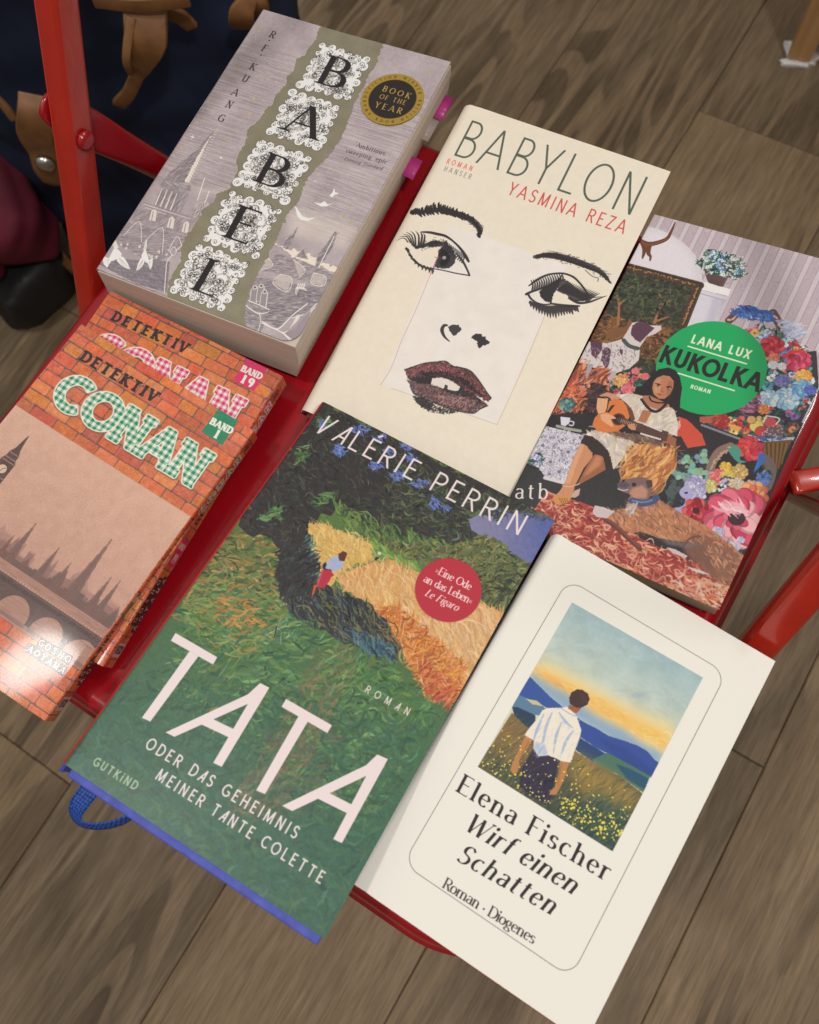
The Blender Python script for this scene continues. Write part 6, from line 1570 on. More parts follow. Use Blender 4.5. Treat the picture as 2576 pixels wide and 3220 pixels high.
def disc_part(name, sheet, c, r, material, parent, z=.0, th=.12):
    n = 64; V = []; UV = []; F = []
    for rr, zz in ((r, -.02), (r, th), (r * .985, th + .03), (0.0, th + .03)):
        for k in range(n if rr else 1):
            a = 6.28319 * k / n; x, y = c[0] + rr * math.cos(a), c[1] + rr * math.sin(a)
            V.append((x * MM, y * MM, (zz + z) * MM)); UV.append(((x - sheet.x0) / (sheet.x1 - sheet.x0), (y - sheet.y0) / (sheet.y1 - sheet.y0)))
    for q in range(2): F += [(q * n + k, q * n + (k + 1) % n, (q + 1) * n + (k + 1) % n, (q + 1) * n + k) for k in range(n)]
    F += [(2 * n + k, 2 * n + (k + 1) % n, 3 * n) for k in range(n)]
    return obj(name, V, F, material, parent, False, UV)

def paper_edges(name, col, tilt=0):
    m = mat(name, col, .85, spec=.2); n, l, b = nodes(m)
    v = mapped(m, 'Object', (14, 14, 5200)); f = noise_node(m, v, 1, 2)
    v2 = mapped(m, 'Object', (5, 5, 700)); g = noise_node(m, v2, 1, 2)
    c = mix(m, ramp(m, f, [(.3, tuple(x * .88 for x in col)), (.62, col)]), ramp(m, g, [(.35, tuple(x * .94 for x in col)), (.6, col)]), .5)
    l.new(c, b.inputs['Base Color']); bump(m, f, .25, .0003); return m
PAGES = paper_edges('cream_page_edges', (.66, .56, .48)); PAGES_Y = paper_edges('yellowed_page_edges', (.62, .50, .33)); PAGES_W = paper_edges('white_page_edges', (.78, .74, .68))

# ---- floor ----------------------------------------------------------------
def build_floor():
    ang = math.radians(41.4); D = np.array([math.cos(ang), math.sin(ang)]); Nn = np.array([-D[1], D[0]])
    W = .1995; L = 1.22; rg = np.random.default_rng(4)
    known = {-1: .134, 0: .830, 2: -.252}                  # butt joints that can be seen
    V, F, UV, RND = [], [], [], []
    for i in range(-14, 15):
        n0 = -.032 + i * W
        off = known.get(i, rg.uniform(0, L))
        s0 = off - 3 * L
        for k in range(7):
            a, b = s0 + k * L, s0 + (k + 1) * L
            g, bv = .0004, .0009
            u0, v0 = rg.uniform(0, 50, 2); r = rg.random()
            rings = [(0, -.0022), (0, -.0009), (bv, 0)]
            base = len(V)
            for ins, z in rings:
                for (s, t) in ((a + g + ins, n0 + g + ins), (b - g - ins, n0 + g + ins), (b - g - ins, n0 + W - g - ins), (a + g + ins, n0 + W - g - ins)):
                    p = D * s + Nn * t; V.append((p[0], p[1], z)); UV.append((u0 + s, v0 + t)); RND.append(r)
            for q in range(2): F += [(base + q * 4 + j, base + q * 4 + (j + 1) % 4, base + q * 4 + 4 + (j + 1) % 4, base + q * 4 + 4 + j) for j in range(4)]
            F.append((base + 8, base + 9, base + 10, base + 11))
    nb = len(V); s = 5
    V += [(-s, -s, -.003), (s, -s, -.003), (s, s, -.003), (-s, s, -.003)]; UV += [(0, 0)] * 4; RND += [0.0] * 4; F.append((nb, nb + 1, nb + 2, nb + 3))
    m = mat('oak_look_vinyl_planks', rough=.55, spec=.3); n, l, b = nodes(m)
    uvn = n.new('ShaderNodeUVMap'); uvn.uv_map = 'UVMap'
    def mp(sx, sy):
        k = n.new('ShaderNodeMapping'); k.inputs['Scale'].default_value = (sx, sy, 1); l.new(uvn.outputs[0], k.inputs[0]); return k.outputs[0]
    warp = n.new('ShaderNodeTexNoise'); warp.inputs['Scale'].default_value = 3.0; warp.inputs['Detail'].default_value = 2; l.new(mp(.9, 3.0), warp.inputs['Vector'])
    add = n.new('ShaderNodeMix'); add.data_type = 'VECTOR'; add.inputs[0].default_value = .045; l.new(uvn.outputs[0], add.inputs[4]); l.new(warp.outputs['Color'], add.inputs[5])
    ms = n.new('ShaderNodeMapping'); ms.inputs['Scale'].default_value = (1.0, 9.0, 1); l.new(add.outputs[1], ms.inputs[0])
    # growth rings read as long cathedral loops
    rings = n.new('ShaderNodeTexNoise'); rings.inputs['Scale'].default_value = 1.6; rings.inputs['Detail'].default_value = 1.5; l.new(ms.outputs[0], rings.inputs['Vector'])
    mul = n.new('ShaderNodeMath'); mul.operation = 'MULTIPLY'; mul.inputs[1].default_value = 58; l.new(rings.outputs['Fac'], mul.inputs[0])
    sn = n.new('ShaderNodeMath'); sn.operation = 'SINE'; l.new(mul.outputs[0], sn.inputs[0])
    patch = noise_node(m, mp(2.2, 7), 1.3, 3)
    fibre = noise_node(m, mp(30, 560), 1, 3, .6); streak = noise_node(m, mp(9, 150), 1, 5, .7); blot = noise_node(m, mp(3, 9), 1.4, 5, .6)
    base = ramp(m, streak, [(.25, (.150, .108, .067)), (.5, (.232, .170, .106)), (.75, (.310, .238, .158))])
    rc = ramp(m, sn.outputs[0], [(.0, (.52, .50, .48)), (.22, (.86, .85, .84)), (.45, (1, 1, 1)), (1, (1.05, 1.02, .98))])
    pf = ramp(m, patch, [(.45, (0, 0, 0)), (.62, (1, 1, 1))])
    base = mix(m, base, mix(m, base, rc, 1.0, 'MULTIPLY'), pf)
    base = mix(m, base, ramp(m, fibre, [(.32, (.62, .58, .54)), (.55, (1, 1, 1))]), .75, 'MULTIPLY')
    base = mix(m, base, ramp(m, blot, [(.33, (.74, .72, .70)), (.58, (1.06, 1.04, 1.0))]), .8, 'MULTIPLY')
    vor = n.new('ShaderNodeTexVoronoi'); vor.inputs['Scale'].default_value = 2.1; l.new(mp(1.0, 2.2), vor.inputs['Vector'])
    base = mix(m, base, ramp(m, vor.outputs['Distance'], [(.0, (.30, .27, .25)), (.045, (.55, .52, .49)), (.13, (1, 1, 1))]), .8, 'MULTIPLY')
    at = n.new('ShaderNodeAttribute'); at.attribute_name = 'plank'
    base = mix(m, base, ramp(m, at.outputs['Fac'], [(0, (.84, .84, .86)), (1, (1.12, 1.08, 1.02))]), 1.0, 'MULTIPLY')
    l.new(base, b.inputs['Base Color']); bump(m, fibre, .25, .0006); bump(m, streak, .2, .0008)
    dark = mat('plank_gap', (.035, .027, .020), .9)
    o = obj('floor', V, F, [m, dark], None, False, UV, [0] * (len(F) - 1) + [1])
    a = o.data.attributes.new('plank', 'FLOAT', 'POINT'); a.data.foreach_set('value', np.array(RND, np.float32))
    o['kind'] = 'structure'; o['label'] = 'brown oak-look plank floor with dark joints'
build_floor()

# ---- red metal folding chair ----------------------------------------------
E1 = Vector((.665, -.747, 0)); E2 = Vector((.747, .665, 0)); FL = Vector((-.2935, .198, SEAT))
def red_paint(name, col, rough=.22, worn=True):
    m = mat(name, col, rough, coat=.35); n, l, b = nodes(m)
    v = mapped(m); s = noise_node(m, v, 30, 4)
    l.new(ramp(m, s, [(.35, tuple(c * .86 for c in col)), (.6, col)]), b.inputs['Base Color'])
    if worn:
        w = noise_node(m, mapped(m, 'Object', (1, 1, 1)), 95, 5, .65)
        f = ramp(m, w, [(.735, (0, 0, 0)), (.745, (1, 1, 1))])
        l.new(mix(m, b.inputs['Base Color'].links[0].from_socket, (.22, .20, .19), f), b.inputs['Base Color'])
    bump(m, noise_node(m, v, 140, 2), .10, .0008); bump(m, noise_node(m, v, 22, 2), .16, .002)
    return m
RED = red_paint('red_enamel', (.34, .005, .012)); RED2 = red_paint('red_enamel_warm_lit', (.46, .022, .010), .26)  # second is the same red, brighter and oranger: warm light put into the colour
def build_chair():
    t = thing('folding_chair', 'red metal folding chair whose seat carries seven books', 'chair', Matrix.Translation((FL.x + .25, FL.y + .02, 0)))
    inv = t.matrix_world.inverted()
    A, B = .409, .390
    rings = [(.004, -.024), (-.0026, -.0225), (-.003, -.0195), (-.001, -.0180), (.0006, -.0172), (.0016, -.0070), (.0036, -.0022), (.0074, .0002), (.0110, .0001), (.0150, -.0016), (.019, -.0038), (.024, -.0046), (.034, -.0056), (.050, -.0072), (.075, -.0092), (.105, -.0108), (.140, -.0118), (.175, -.0122)]
    V = []; N = 160
    for d, z in rings:
        a, b = A - 2 * d, B - 2 * d; r = max(.062 - d, .018); r = min(r, a / 2 - .001, b / 2 - .001)
        loop = rrect(a, b, r, 39)
        for x, y in loop:
            V.append(inv @ (FL + E1 * (A / 2 + x) + E2 * (B / 2 + y) + Vector((0, 0, z))))
    N = len(loop); F = []
    for i in range(len(rings) - 1):
        for j in range(N): F.append((i * N + j, i * N + (j + 1) % N, (i + 1) * N + (j + 1) % N, (i + 1) * N + j))
    c = len(V); V.append(inv @ (FL + E1 * A / 2 + E2 * B / 2 + Vector((0, 0, -.0124)))); k = (len(rings) - 1) * N
    F += [(k + j, k + (j + 1) % N, c) for j in range(N)]
    o = obj('seat', V, F, RED, t)
    mod(o, 'SOLIDIFY', thickness=.0012, offset=-1)
    prof = rrect(.0165, .0155, .003, 3)
    K = .58
    for base in (Vector((-.141, .345, SEAT)), Vector((.1405, .0125, SEAT))):
        P = [base + E2 * (K * z) + Vector((0, 0, z)) for z in (-SEAT, -.2, 0, .15, .36)]
        v, f = tube([inv @ p for p in P], prof, E1)
        post = obj('back_post', v, f, RED2, t); mod(post, 'BEVEL', width=.002, segments=2)
        # rear leg: its end is pressed flat and riveted to the post
        s = 1 if base.x < 0 else -1
        piv = base + E2 * (K * .072) + Vector((0, 0, .072)) - E1 * (.009 * s) + E2 * .016
        Q = [piv + E2 * (.47 * q - .008) + Vector((0, 0, -q)) for q in (-.020, -.008, .010, .024, .042, .07, .16, .30, .522)]
        pr = [rrect(.004, .012, .0015, 3), rrect(.004, .021, .0015, 3), rrect(.0045, .022, .002, 3), rrect(.006, .021, .003, 3), rrect(.012, .0185, .005, 3)] + [rrect(.0165, .0165, .0075, 3)] * 4
        v, f = tube([inv @ q for q in Q], pr, E2)
        leg = obj('rear_leg', v, f, RED, t); mod(leg, 'SUBSURF', levels=1, render_levels=1)
        rv = []
        for rr, zz in ((.0056, 0), (.0056, .0016), (.0042, .0030), (.002, .0036)):
            for k2 in range(14):
                a = 6.28319 * k2 / 14; q = base + E2 * (K * .072) + Vector((0, 0, .072)) + E1 * ((.0082 + zz) * s) + (E2 * math.cos(a) + Vector((0, 0, math.sin(a)))) * rr
                if s < 0: q = base + E2 * (K * .072) + Vector((0, 0, .072)) + E1 * (-(.0082 + zz)) + (E2 * math.cos(a) + Vector((0, 0, math.sin(a)))) * rr
                rv.append(inv @ q)
        v, f = sweep(None, [rv[i * 14:(i + 1) * 14] for i in range(4)]); obj('rivet', v, f, RED, post)
        # short stay between the seat edge and the rear leg
        if s < 0:
            P = [Vector((.196, .086, SEAT - .012)), Vector((.2005, .0855, SEAT - .012)), Vector((.23, .082, SEAT - .016)), Vector((.30, .075, SEAT - .026))]
            v, f = tube([inv @ p for p in P], [rrect(.013, .004, .0015, 3)] * 2 + [rrect(.012, .011, .005, 3)] * 2, Vector((0, 0, 1)))
            obj('seat_stay', v, f, RED2, t)
    g = [Vector((-.105, .374, SEAT + .072)) + E2 * .14 + Vector((0, 0, -.30)), Vector((.172, .042, SEAT + .072)) + E2 * .14 + Vector((0, 0, -.30))]
    v, f = tube([inv @ p for p in g], rrect(.016, .016, .0075, 3)); obj('stretcher', v, f, RED, t)
build_chair()

# ---- the books ------------------------------------------------------------
G = 1.16; TINT = (1.0, 1.0, 1.0)
def build_babel():
    s = print_babel(); b = BOOK['babel']; w, h, t, sk = b['w'], b['h'], 42.0, -10.5
    r = thing('paperback_book', 'thick grey engraved paperback with BABEL down a torn strip and pink page flags', 'book', book_matrix('babel'), 'books lying on the red chair')
    m = printed('grey_engraved_cover', to_image('grey_engraved_print', s.a, 1.45), .42, .10, .10, 1400)
    n, l, bs = nodes(m); fm = np.repeat(s.foil[..., None], 3, 2); fi = bpy.data.images.new('foil_strip', s.W, s.H, alpha=False); fi.colorspace_settings.name = 'Non-Color'
    buf = np.ones((s.H, s.W, 4), np.float32); buf[..., :3] = fm[::-1]; fi.pixels.foreach_set(buf.ravel()); fi.update(); fi.pack()
    # the strip is metal foil, except where the white scrollwork is printed over it
    ti = n.new('ShaderNodeTexImage'); ti.image = fi; u = n.new('ShaderNodeUVMap'); l.new(u.outputs[0], ti.inputs[0])
    bright = n.new('ShaderNodeSeparateColor'); bright.mode = 'HSV'; src = bs.inputs['Base Color'].links[0].from_socket; l.new(src, bright.inputs[0])
    lim = n.new('ShaderNodeMapRange'); lim.inputs['From Min'].default_value = .45; lim.inputs['From Max'].default_value = .60; lim.inputs['To Min'].default_value = 1; lim.inputs['To Max'].default_value = 0; l.new(bright.outputs[2], lim.inputs['Value'])
    dk = n.new('ShaderNodeMapRange'); dk.inputs['From Min'].default_value = .12; dk.inputs['From Max'].default_value = .22; l.new(bright.outputs[2], dk.inputs['Value'])
    a = n.new('ShaderNodeMath'); a.operation = 'MULTIPLY'; l.new(ti.outputs[0], a.inputs[0]); l.new(lim.outputs[0], a.inputs[1])
    a2 = n.new('ShaderNodeMath'); a2.operation = 'MULTIPLY'; l.new(a.outputs[0], a2.inputs[0]); l.new(dk.outputs[0], a2.inputs[1])
    a3 = n.new('ShaderNodeMath'); a3.operation = 'MULTIPLY'; l.new(a2.outputs[0], a3.inputs[0]); a3.inputs[1].default_value = .55; l.new(a3.outputs[0], bs.inputs['Metallic'])
    cover_mesh('cover', s, w, h, t, 1.6, m, r, skew=sk, corner=9, thick=.4, wob=.45, seed=2, lift=lambda x, y: .9 * max(0, y - .93) * 8 * max(0, x - .5))
    pg = page_block(-w / 2 + 1.0, w / 2 + .9, -h / 2 - .6, h / 2 - .8, -1.1, -t + .5, r, PAGES, sk, t, fore=1.5, seed=3)
    seal = mat('gilt_seal', rough=.35); sm = printed('gilt_seal_print', bpy.data.images['grey_engraved_print'], .32, .2)
    nodes(sm)[2].inputs['Metallic'].default_value = .35
    disc_part('award_sticker', s, s.seal[0], s.seal[1], sm, r, z=.55)
    pk = mat('magenta_film_flag', (.50, .035, .24), .3); nodes(pk)[2].inputs['Alpha'].default_value = .93
    cl = mat('clear_film_flag', (.7, .62, .60), .2); nodes(cl)[2].inputs['Alpha'].default_value = .35
    for (xa, xb, ya, yb, z) in ((w / 2 - 2, 64.6, 76.5, 93.5, -18.5), (w / 2 - 4, 65.5, 33, 47, -20)):
        dx = sk * (-z / t)
        V = []; nn = 8
        for i in range(nn + 1):
            f = i / nn; x = xa + dx + 2 + (xb + 2.5 - xa - dx - 2) * f; zz = z - 2.2 * f * f
            V += [(x * MM, ya * MM, zz * MM), (x * MM, yb * MM, (zz + .6 * f) * MM)]
        F = [(2 * i, 2 * i + 2, 2 * i + 3, 2 * i + 1) for i in range(nn)]
        o = obj('page_flag', V, F, pk, r); mod(o, 'SOLIDIFY', thickness=.0001)
    V = [((w / 2 - 6) * MM, 60 * MM, -.0192), (.0655, 60 * MM, -.0206), (.0655, 76 * MM, -.0206), ((w / 2 - 6) * MM, 76 * MM, -.0192)]
    o = obj('page_flag', V, [(0, 1, 2, 3)], cl, r); mod(o, 'SOLIDIFY', thickness=.0001)
build_babel()

def hardcover(name, root_name, label, s, t, jacket, board, pages, drop=0.0, r=7.0, groove=.6, overhang=1.0, wob=.2, gap=3.2):
    b = BOOK[name]; w, h = b['w'], b['h']
    root = thing(root_name, label, 'book', book_matrix(name), 'books lying on the red chair')
    cover_mesh('dust_jacket', s, w, h, t, r, jacket, root, thick=.22, bulge=1.2, groove=groove, wob=wob, seed=len(name))
    yb = -h / 2 - drop; yt = h / 2 - max(drop, .4)
    slab('front_board', -w / 2 + 5.5, w / 2 - 1.4, yb, yt, -2.9, -.55 - groove, root, board)
    slab('back_board', -w / 2 + 5.5, w / 2 - 4.5, yb, yt, -t + .5, -t + 2.7, root, board)
    # cloth round the back, just inside the jacket
    pr = wrap_profile(w - 1.0, t - 1.0, r - .5, -1, bulge=1.0)[26:42]; ys = np.linspace(yb, yt, 6)
    V = [(x * MM, y * MM, (z - .5) * MM) for y in ys for x, z, u in pr]; k = len(pr)
    F = [(i * k + j, (i + 1) * k + j, (i + 1) * k + j + 1, i * k + j + 1) for i in range(5) for j in range(k - 1)]
    o = obj('spine_cloth', V, F, board, root); mod(o, 'SOLIDIFY', thickness=.0008, offset=-1)
    page_block(-w / 2 + 4, w / 2 - gap - 2, yb + gap, yt - gap, -2.9, -t + 2.7, root, pages, fore=-1.2, seed=5)
    return root

def build_babylon():
    s = print_babylon(); m = printed('cream_paper_jacket', to_image('cream_jacket_print', s.a, G), .62, 0, .10, 1600)
    cloth = mat('wine_red_board', (.16, .006, .022), .6)
    hardcover('babylon', 'hardcover_book', 'cream hardcover titled BABYLON with a charcoal drawing of eyes and red lips', s, 19, m, cloth, PAGES, drop=.6, r=8.0, groove=.35)
build_babylon()

def build_tata():
    s = print_tata(); m = printed('landscape_jacket', to_image('landscape_jacket_print', s.a, 1.10), .40, .12, .05, 700)
    blue = mat('blue_board', (.065, .085, .46), .6); n, l, b = nodes(blue); v = mapped(blue); k = noise_node(blue, v, 160, 5)
    l.new(ramp(blue, k, [(.3, (.05, .065, .38)), (.7, (.085, .11, .52))]), b.inputs['Base Color']); bump(blue, k, .2, .0006)
    root = hardcover('tata', 'hardcover_book', 'green landscape hardcover titled TATA with blue boards and a round red seal', s, 38, m, blue, PAGES, drop=3.6, r=3.2, groove=.2, wob=.15, gap=3.4)
    disc_part('round_sticker', s, s.seal[0], s.seal[1], printed('red_seal_print', bpy.data.images['landscape_jacket_print'], .45), root, z=.18, th=.06)
    # blue ribbon bookmark: one woven strip that leaves the pages, folds and goes back under
    rb = mat('woven_blue_ribbon', (.012, .05, .36), .6); n, l, b = nodes(rb); u = n.new('ShaderNodeUVMap')
    mp = n.new('ShaderNodeMapping'); mp.inputs['Scale'].default_value = (6, 34, 1); l.new(u.outputs[0], mp.inputs[0])
    vo = n.new('ShaderNodeTexVoronoi'); vo.inputs['Scale'].default_value = 1; vo.inputs['Randomness'].default_value = .25; l.new(mp.outputs[0], vo.inputs['Vector'])
    l.new(ramp(rb, vo.outputs['Distance'], [(.15, (.03, .13, .55)), (.6, (.004, .012, .12))]), b.inputs['Base Color']); bump(rb, vo.outputs['Distance'], -.8, .0012)
    left = catmull([(-57.5, -104, -7), (-58.5, -112, -8.5), (-59.8, -119.5, -12), (-58.5, -124.8, -17), (-53, -127.5, -22), (-45, -124.5, -25.5), (-37, -117, -26), (-32, -106, -24)], 6)
    right = catmull([(-48.5, -104, -7), (-49.5, -112, -8.5), (-51.2, -119.5, -12), (-52.2, -123.6, -15.5), (-49.6, -124.0, -16.4), (-43, -120.2, -18.0), (-36.5, -113.2, -18.5), (-31, -103, -18)], 6)
    V, UV = [], []
    for i, (p, q) in enumerate(zip(left, right)):
        for j in range(5):
            f = j / 4; c = p + (q - p) * f; V.append(tuple(c * MM)); UV.append((f, i / len(left)))
    F = [(i * 5 + j, i * 5 + j + 1, (i + 1) * 5 + j + 1, (i + 1) * 5 + j) for i in range(len(left) - 1) for j in range(4)]
    o = obj('ribbon_bookmark', V, F, rb, root, True, UV); mod(o, 'SOLIDIFY', thickness=.0006, offset=0)
build_tata()

def build_dio():
    s = print_dio(); m = printed('white_jacket', to_image('white_jacket_print', s.a, G), .72, 0, .04, 1600)
    red = mat('red_linen_board', (.30, .012, .02), .7); n, l, b = nodes(red); bump(red, noise_node(red, mapped(red), 900, 2), .4, .0005)
    hardcover('dio', 'hardcover_book', 'white hardcover with a framed picture of a man in a flower meadow', s, 24, m, red, PAGES_W, drop=.7, r=4.0, groove=.8, wob=.12)
build_dio()

def paperback(name, label, s, t, gain, rough, coat, grain, gscale, pages, side, wob, seed, r=1.0, lift=None, gap=.8):
    b = BOOK[name]; w, h = b['w'], b['h']
    root = thing('paperback_book' if name == 'kuk' else 'comic_book', label, 'book' if name == 'kuk' else 'comic book', book_matrix(name), 'books lying on the red chair')
    m = printed('cover_print_' + {'kuk': 'collage', 'con1': 'green_wall', 'con19': 'pink_wall'}[name], to_image({'kuk': 'collage', 'con1': 'green_wall', 'con19': 'pink_wall'}[name] + '_print', s.a, gain), rough, coat, grain, gscale)
    cover_mesh('cover', s, w, h, t, r, m, root, side=side, thick=.30, wob=wob, seed=seed, lift=lift)
    if side > 0: page_block(-w / 2 + gap, w / 2 - .8, -h / 2 + .5, h / 2 - .5, -.85, -t + .4, root, pages, side=1, seed=seed)
    else: page_block(-w / 2 + .8, w / 2 - gap, -h / 2 + .4, h / 2 - .5, -.85, -t + .4, root, pages, seed=seed)
    return root, m
paperback('kuk', 'collage-covered paperback titled KUKOLKA with a green disc and a seated girl', print_kuk(), 17, 1.12, .36, .15, .04, 900, PAGES_Y, -1, .2, 6)
def comic(name, number, ink, pale, seed, label, rough):
    s = print_comic(name, number, ink, pale, seed)
    return paperback(name, label, s, SPINE, 1.14, rough, .08, 0, 900, PAGES_Y, 1, .2, seed, r=1.3, lift=(lambda x, y: .8 * max(0, -x - .75) * 4) if name == 'con1' else None)
_, m19 = comic('con19', '19', (206, 44, 100), (222, 140, 166), 32, 'brick-wall comic with pink checked lettering and BAND 19 tag, under the other comic', .34)
_, m1 = comic('con1', '1', (24, 128, 90), (140, 184, 160), 31, 'brick-wall comic with green checked lettering and BAND 1 tag, lying uppermost', .25)
for q in (m1, m19):
    bump(q, noise_node(q, mapped(q), 900, 3, .65), .55, .0012)

# ---- rucksack behind the chair --------------------------------------------
def build_pack():
    A = Vector((-.310, .750, 0)); w = Vector((.9536, -.3011, 0)); n = Vector((-.3011, -.9536, 0)); up = Vector((0, 0, 1))
    M = Matrix((w, -n, up)).transposed().to_4x4(); M.translation = A            # local: x along the front, y away from the chair, z up
    t = thing('backpack', 'navy canvas backpack with tan leather straps standing behind the chair', 'backpack', M)
    navy = mat('navy_canvas', (.010, .016, .042), .85, spec=.25); nn, l, b = nodes(navy); v = mapped(navy)
    f = noise_node(navy, v, 9, 4); l.new(ramp(navy, f, [(.3, (.006, .009, .022)), (.7, (.016, .025, .060))]), b.inputs['Base Color'])
    bump(navy, noise_node(navy, mapped(navy, 'Object', (1, 1, 1)), 700, 2), .3, .0008)
    W, D, H = .335, .19, .47; nu, nv = 96, 60; V = []; rg = np.random.default_rng(8); ph = rg.uniform(0, 6.28, 8)
    for j in range(nv + 1):
        z = j / nv; taper = .012 * math.sin(math.pi * z)
        zz = H * z; ins = .03 * (max(0, .06 - z) / .06) ** 2 + .05 * (max(0, z - .9) / .1) ** 2
        for x, y in rrect(W - 2 * ins + taper, D - 2 * ins + taper, .055, nu // 4 - 1):
            xx, yy = x + W / 2, y + D / 2 - .015
            fold = .006 * math.sin(xx * 42 + ph[0] + 2.2 * math.sin(z * 5 + ph[1])) + .004 * math.sin(xx * 90 + z * 14 + ph[2]) + .003 * math.sin(z * 40 + xx * 20 + ph[3])
            d = (Vector((x, y)).normalized() if (x or y) else Vector((0, 0)))
            V.append((xx + d.x * fold, yy + d.y * fold, zz))
    k = len(V) // (nv + 1); F = [(j * k + i, j * k + (i + 1) % k, (j + 1) * k + (i + 1) % k, (j + 1) * k + i) for j in range(nv) for i in range(k)]
    F += [tuple(range(k))[::-1], tuple(range(nv * k, (nv + 1) * k))]
    obj('bag_body', V, F, navy, t)
    tan = mat('tan_leather', (.22, .098, .034), .5); n2, l2, b2 = nodes(tan); g = noise_node(tan, mapped(tan), 60, 5)
    l2.new(ramp(tan, g, [(.3, (.17, .072, .024)), (.7, (.26, .120, .044))]), b2.inputs['Base Color']); bump(tan, noise_node(tan, mapped(tan), 450, 3), .3, .0006)
    dk = mat('black_webbing', (.006, .006, .008), .8)
    def strap(name, pts, widths, th=.0035, m=tan, wv=None):
        P = catmull(pts, 6); ws = np.interp(np.linspace(0, 1, len(P)), np.linspace(0, 1, len(widths)), widths)
        S = []
        for i, p in enumerate(P):
            d = P[min(i + 1, len(P) - 1)] - P[max(i - 1, 0)]; d /= np.linalg.norm(d)
            nr = np.array([0, -1, 0.]) if wv is None else np.array(wv, float); s = np.cross(d, nr); s /= np.linalg.norm(s); q = np.cross(s, d)
            S.append([tuple((p + s * x * ws[i] + q * y)) for x, y in ((-.5, 0), (-.46, th), (.46, th), (.5, 0), (.46, -th * .4), (-.46, -th * .4))])
        v, f = sweep(None, S); o = obj(name, v, f, m, t); mod(o, 'BEVEL', width=.0008, segments=2); return o
    y0 = -.052
    strap('leather_strap', [(.225, y0, .402), (.262, y0 - .004, .398), (.30, y0, .396)], [.012, .012, .012])
    strap('leather_strap', [(.262, y0 + .004, .392), (.256, y0 - .012, .372), (.244, y0 - .012, .352), (.232, y0 - .006, .335), (.214, y0, .312), (.198, y0 + .006, .296), (.190, y0 + .016, .284)], [.036, .034, .020, .012, .012, .013, .012])
    strap('leather_strap', [(.250, y0 - .004, .388), (.238, y0 - .020, .366), (.232, y0 - .014, .346)], [.008, .007, .005], .004)
    strap('leather_strap', [(.272, y0 + .006, .384), (.282, y0 + .012, .372), (.287, y0 + .016, .358)], [.013, .014, .012])
    strap('leather_strap', [(.086, y0 - .004, .352), (.100, y0 - .010, .322), (.103, y0 - .012, .303)], [.007, .007, .008])
    tab = strap('leather_tab', [(.131, y0 - .002, .318), (.126, y0 - .014, .306), (.112, y0 - .014, .284), (.106, y0 - .010, .258), (.100, y0 - .010, .236), (.096, y0 - .006, .216), (.094, y0 - .002, .207)], [.032, .034, .033, .031, .034, .031, .016], .004)
    st = mat('steel_rivet', (.55, .54, .52), .28, 1.0); V = []
    for rr, d in ((.0095, 0), (.0095, .003), (.007, .0062), (.003, .0074)):
        V += [(.103 + rr * math.cos(6.283 * q / 18), y0 - .0145 - d, .250 + rr * math.sin(6.283 * q / 18)) for q in range(18)]
    v, f = sweep(None, [V[i * 18:(i + 1) * 18] for i in range(4)]); rv = obj('rivet', v, f, st, tab)
    strap('leather_strap', [(.331, y0 + .020, .352), (.333, y0 + .006, .366), (.338, y0, .380), (.346, y0 + .006, .388)], [.018, .022, .020, .012], .004)
    strap('leather_strap', [(.349, y0 + .016, .392), (.351, y0 + .008, .380), (.350, y0 + .012, .368)], [.013, .016, .012], .004)
    strap('leather_strap', [(.356, y0 + .03, .392), (.368, y0 + .04, .384)], [.02, .02], .004, dk)
    for z, m, wd in ((.060, tan, .015), (.042, dk, .016), (.022, tan, .012), (.006, dk, .018)):
        strap('bottom_strap', [(.012, -.030, z), (.034, -.052, z), (.062, -.050, z)], [wd, wd, wd], .008, m)
build_pack()

# ---- dark red jacket over a black bag, left edge --------------------------
def lump(name, path, rx, rz, m, parent, seed, amp=.012, ny=44, nk=48, flat=0.0, sq=.55):
    P = catmull(path, 8); rg = np.random.default_rng(seed); ph = rg.uniform(0, 6.28, 8); S = []
    for i, p in enumerate(P):
        f = i / (len(P) - 1); d = P[min(i + 1, len(P) - 1)] - P[max(i - 1, 0)]; d /= np.linalg.norm(d)
        s = np.cross(d, (0, 0, 1.)); s /= np.linalg.norm(s); q = np.cross(s, d)
        e = max(.05, (1 - (2 * f - 1) ** 6)) ** .5; ring = []
        for k in range(nk):
            a = 6.28319 * k / nk
            r = 1 + amp / .06 * (.5 * math.sin(3 * a + ph[0] + 3 * f) + .35 * math.sin(7 * a + ph[1] - 6 * f) + .3 * math.sin(5 * f * 6 + 2 * a + ph[2]))
            c = p + s * rx * e * r * math.copysign(abs(math.cos(a)) ** sq, math.cos(a)) + q * rz * e * r * math.copysign(abs(math.sin(a)) ** sq, math.sin(a))
            ring.append((c[0], c[1], max(c[2], flat)))
        S.append(ring)
    v, f = sweep(None, S); return obj(name, v, f, m, parent)
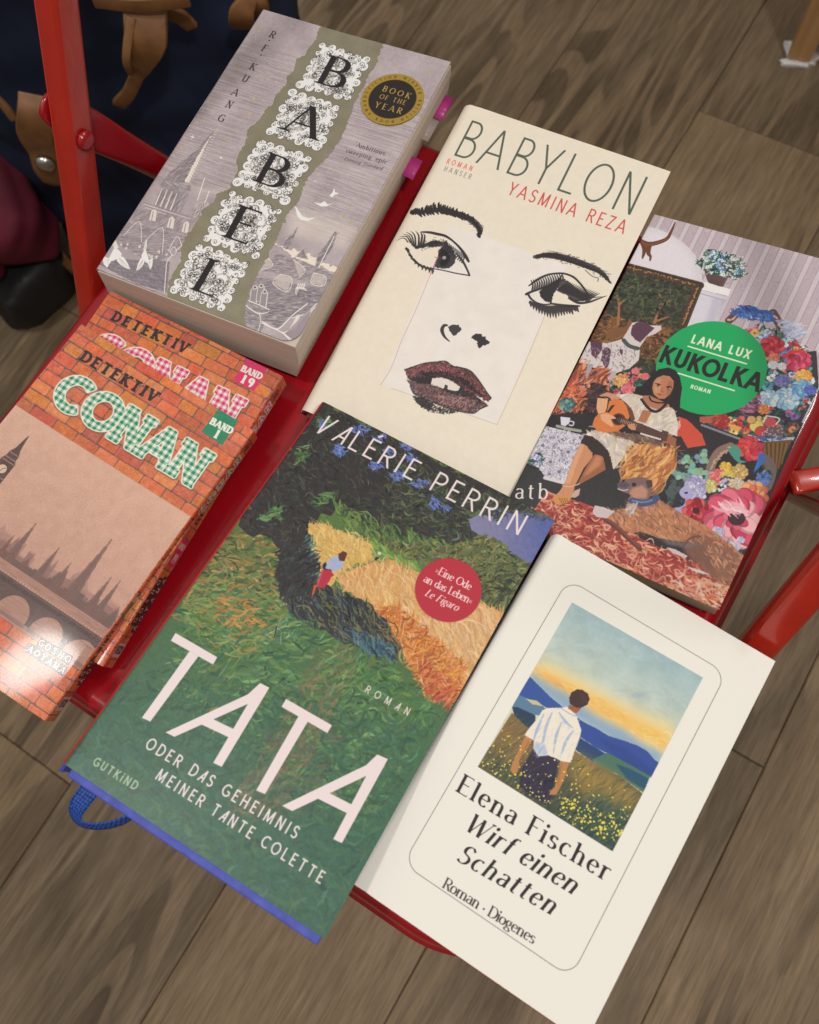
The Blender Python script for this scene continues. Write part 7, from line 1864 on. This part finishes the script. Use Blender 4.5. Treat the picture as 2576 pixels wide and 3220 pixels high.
def build_jacket():
    blk = mat('black_nylon', (.008, .008, .009), .6); bump(blk, noise_node(blk, mapped(blk), 60, 4), .5, .003)
    b = thing('handbag', 'black bag on the floor under a dark red jacket', 'bag', Matrix.Translation((-.36, .76, 0)))
    lump('bag_body', [(-.11, .09, .04), (-.05, .03, .045), (.0, -.05, .04), (.02, -.085, .03)], .055, .05, blk, b, 3, .006, flat=.001)
    wine = mat('wine_red_cloth', (.115, .008, .022), .75, spec=.3); n, l, bb = nodes(wine); g = noise_node(wine, mapped(wine), 14, 3)
    l.new(ramp(wine, g, [(.3, (.06, .004, .012)), (.65, (.14, .011, .030))]), bb.inputs['Base Color']); bump(wine, noise_node(wine, mapped(wine), 500, 2), .3, .0007)
    j = thing('jacket', 'dark red jacket heaped on the black bag at the left', 'jacket', Matrix.Translation((-.36, .76, .09)))
    lump('cloth', [(-.10, .22, .10), (-.05, .12, .085), (-.005, .03, .07), (.015, -.045, .05), (.005, -.085, .03)], .062, .05, wine, j, 5, .010)
    lump('sleeve', [(-.09, .10, .08), (-.055, .02, .07), (-.03, -.06, .045), (-.03, -.10, .02)], .034, .034, wine, j, 9, .008)
build_jacket()

# ---- wooden furniture leg with a paper pad under it -----------------------
def build_leg():
    wood = mat('oiled_beech', (.46, .26, .115), .5); n, l, b = nodes(wood)
    g = noise_node(wood, mapped(wood, 'Object', (60, 60, 3)), 1, 4); l.new(ramp(wood, g, [(.3, (.38, .20, .082)), (.7, (.52, .30, .135))]), b.inputs['Base Color'])
    M = Matrix.Rotation(math.radians(-38), 4, 'Z'); M.translation = Vector((.6615, .706, 0))
    t = thing('wooden_table', 'light wooden table leg with slab top, standing at the upper right', 'table', M)
    v, f = box(-.0145, .0145, -.0145, .0145, .0045, .70); o = obj('leg', v, f, wood, t, False); mod(o, 'BEVEL', width=.003, segments=3)
    v, f = box(-.03, .65, -.03, .75, .70, .73); o = obj('table_top', v, f, wood, t, False); mod(o, 'BEVEL', width=.003, segments=3)
    # added thin panel, hidden behind the leg, to cast a wedge of shadow
    P0 = M.inverted() @ Vector((.674, .719, 0)); P1 = M.inverted() @ Vector((1.02, 1.09, 0)); dd = (P1 - P0).normalized(); nn = Vector((-dd.y, dd.x, 0)) * .005
    vv = [p + q + Vector((0, 0, z)) for z in (.012, .69) for p, q in ((P0, -nn), (P1, -nn), (P1, nn), (P0, nn))]
    obj('shadow_panel', vv, [(3, 2, 1, 0), (4, 5, 6, 7), (0, 1, 5, 4), (1, 2, 6, 5), (2, 3, 7, 6), (3, 0, 4, 7)], wood, t, False)
    pap = mat('white_paper', (.74, .73, .74), .8)
    p = bpy.data.objects.new('paper_pad', None); 
    rg = np.random.default_rng(6); S = []
    for z, k in ((.0005, 1.0), (.004, 1.03), (.0048, .97)):
        S.append([((.021 + .004 * math.sin(3 * a + 1) + .004 * math.sin(9 * a)) * k * math.copysign(abs(math.cos(a)) ** .45, math.cos(a)), (.020 + .004 * math.sin(2 * a)) * k * math.copysign(abs(math.sin(a)) ** .45, math.sin(a)), z + .001 * math.sin(7 * a)) for a in np.linspace(0, 6.283, 48, endpoint=False)])
    v, f = sweep(None, S); o = obj('paper_pad', v, f, pap, None, False); o.matrix_world = M
    bpy.data.objects.remove(p)
    o['label'] = 'crumpled white paper folded under the wooden table leg'; o['category'] = 'paper'
    # a torn corner stands up against the leg
    V = [(.0165, -.012, .004), (.0165, .018, .004), (.024, .022, .020), (.021, .004, .032), (.024, -.010, .012)]
    q = obj('paper_flap', V, [(0, 1, 2, 3, 4)], pap, o, False); mod(q, 'SOLIDIFY', thickness=.0004)
build_leg()
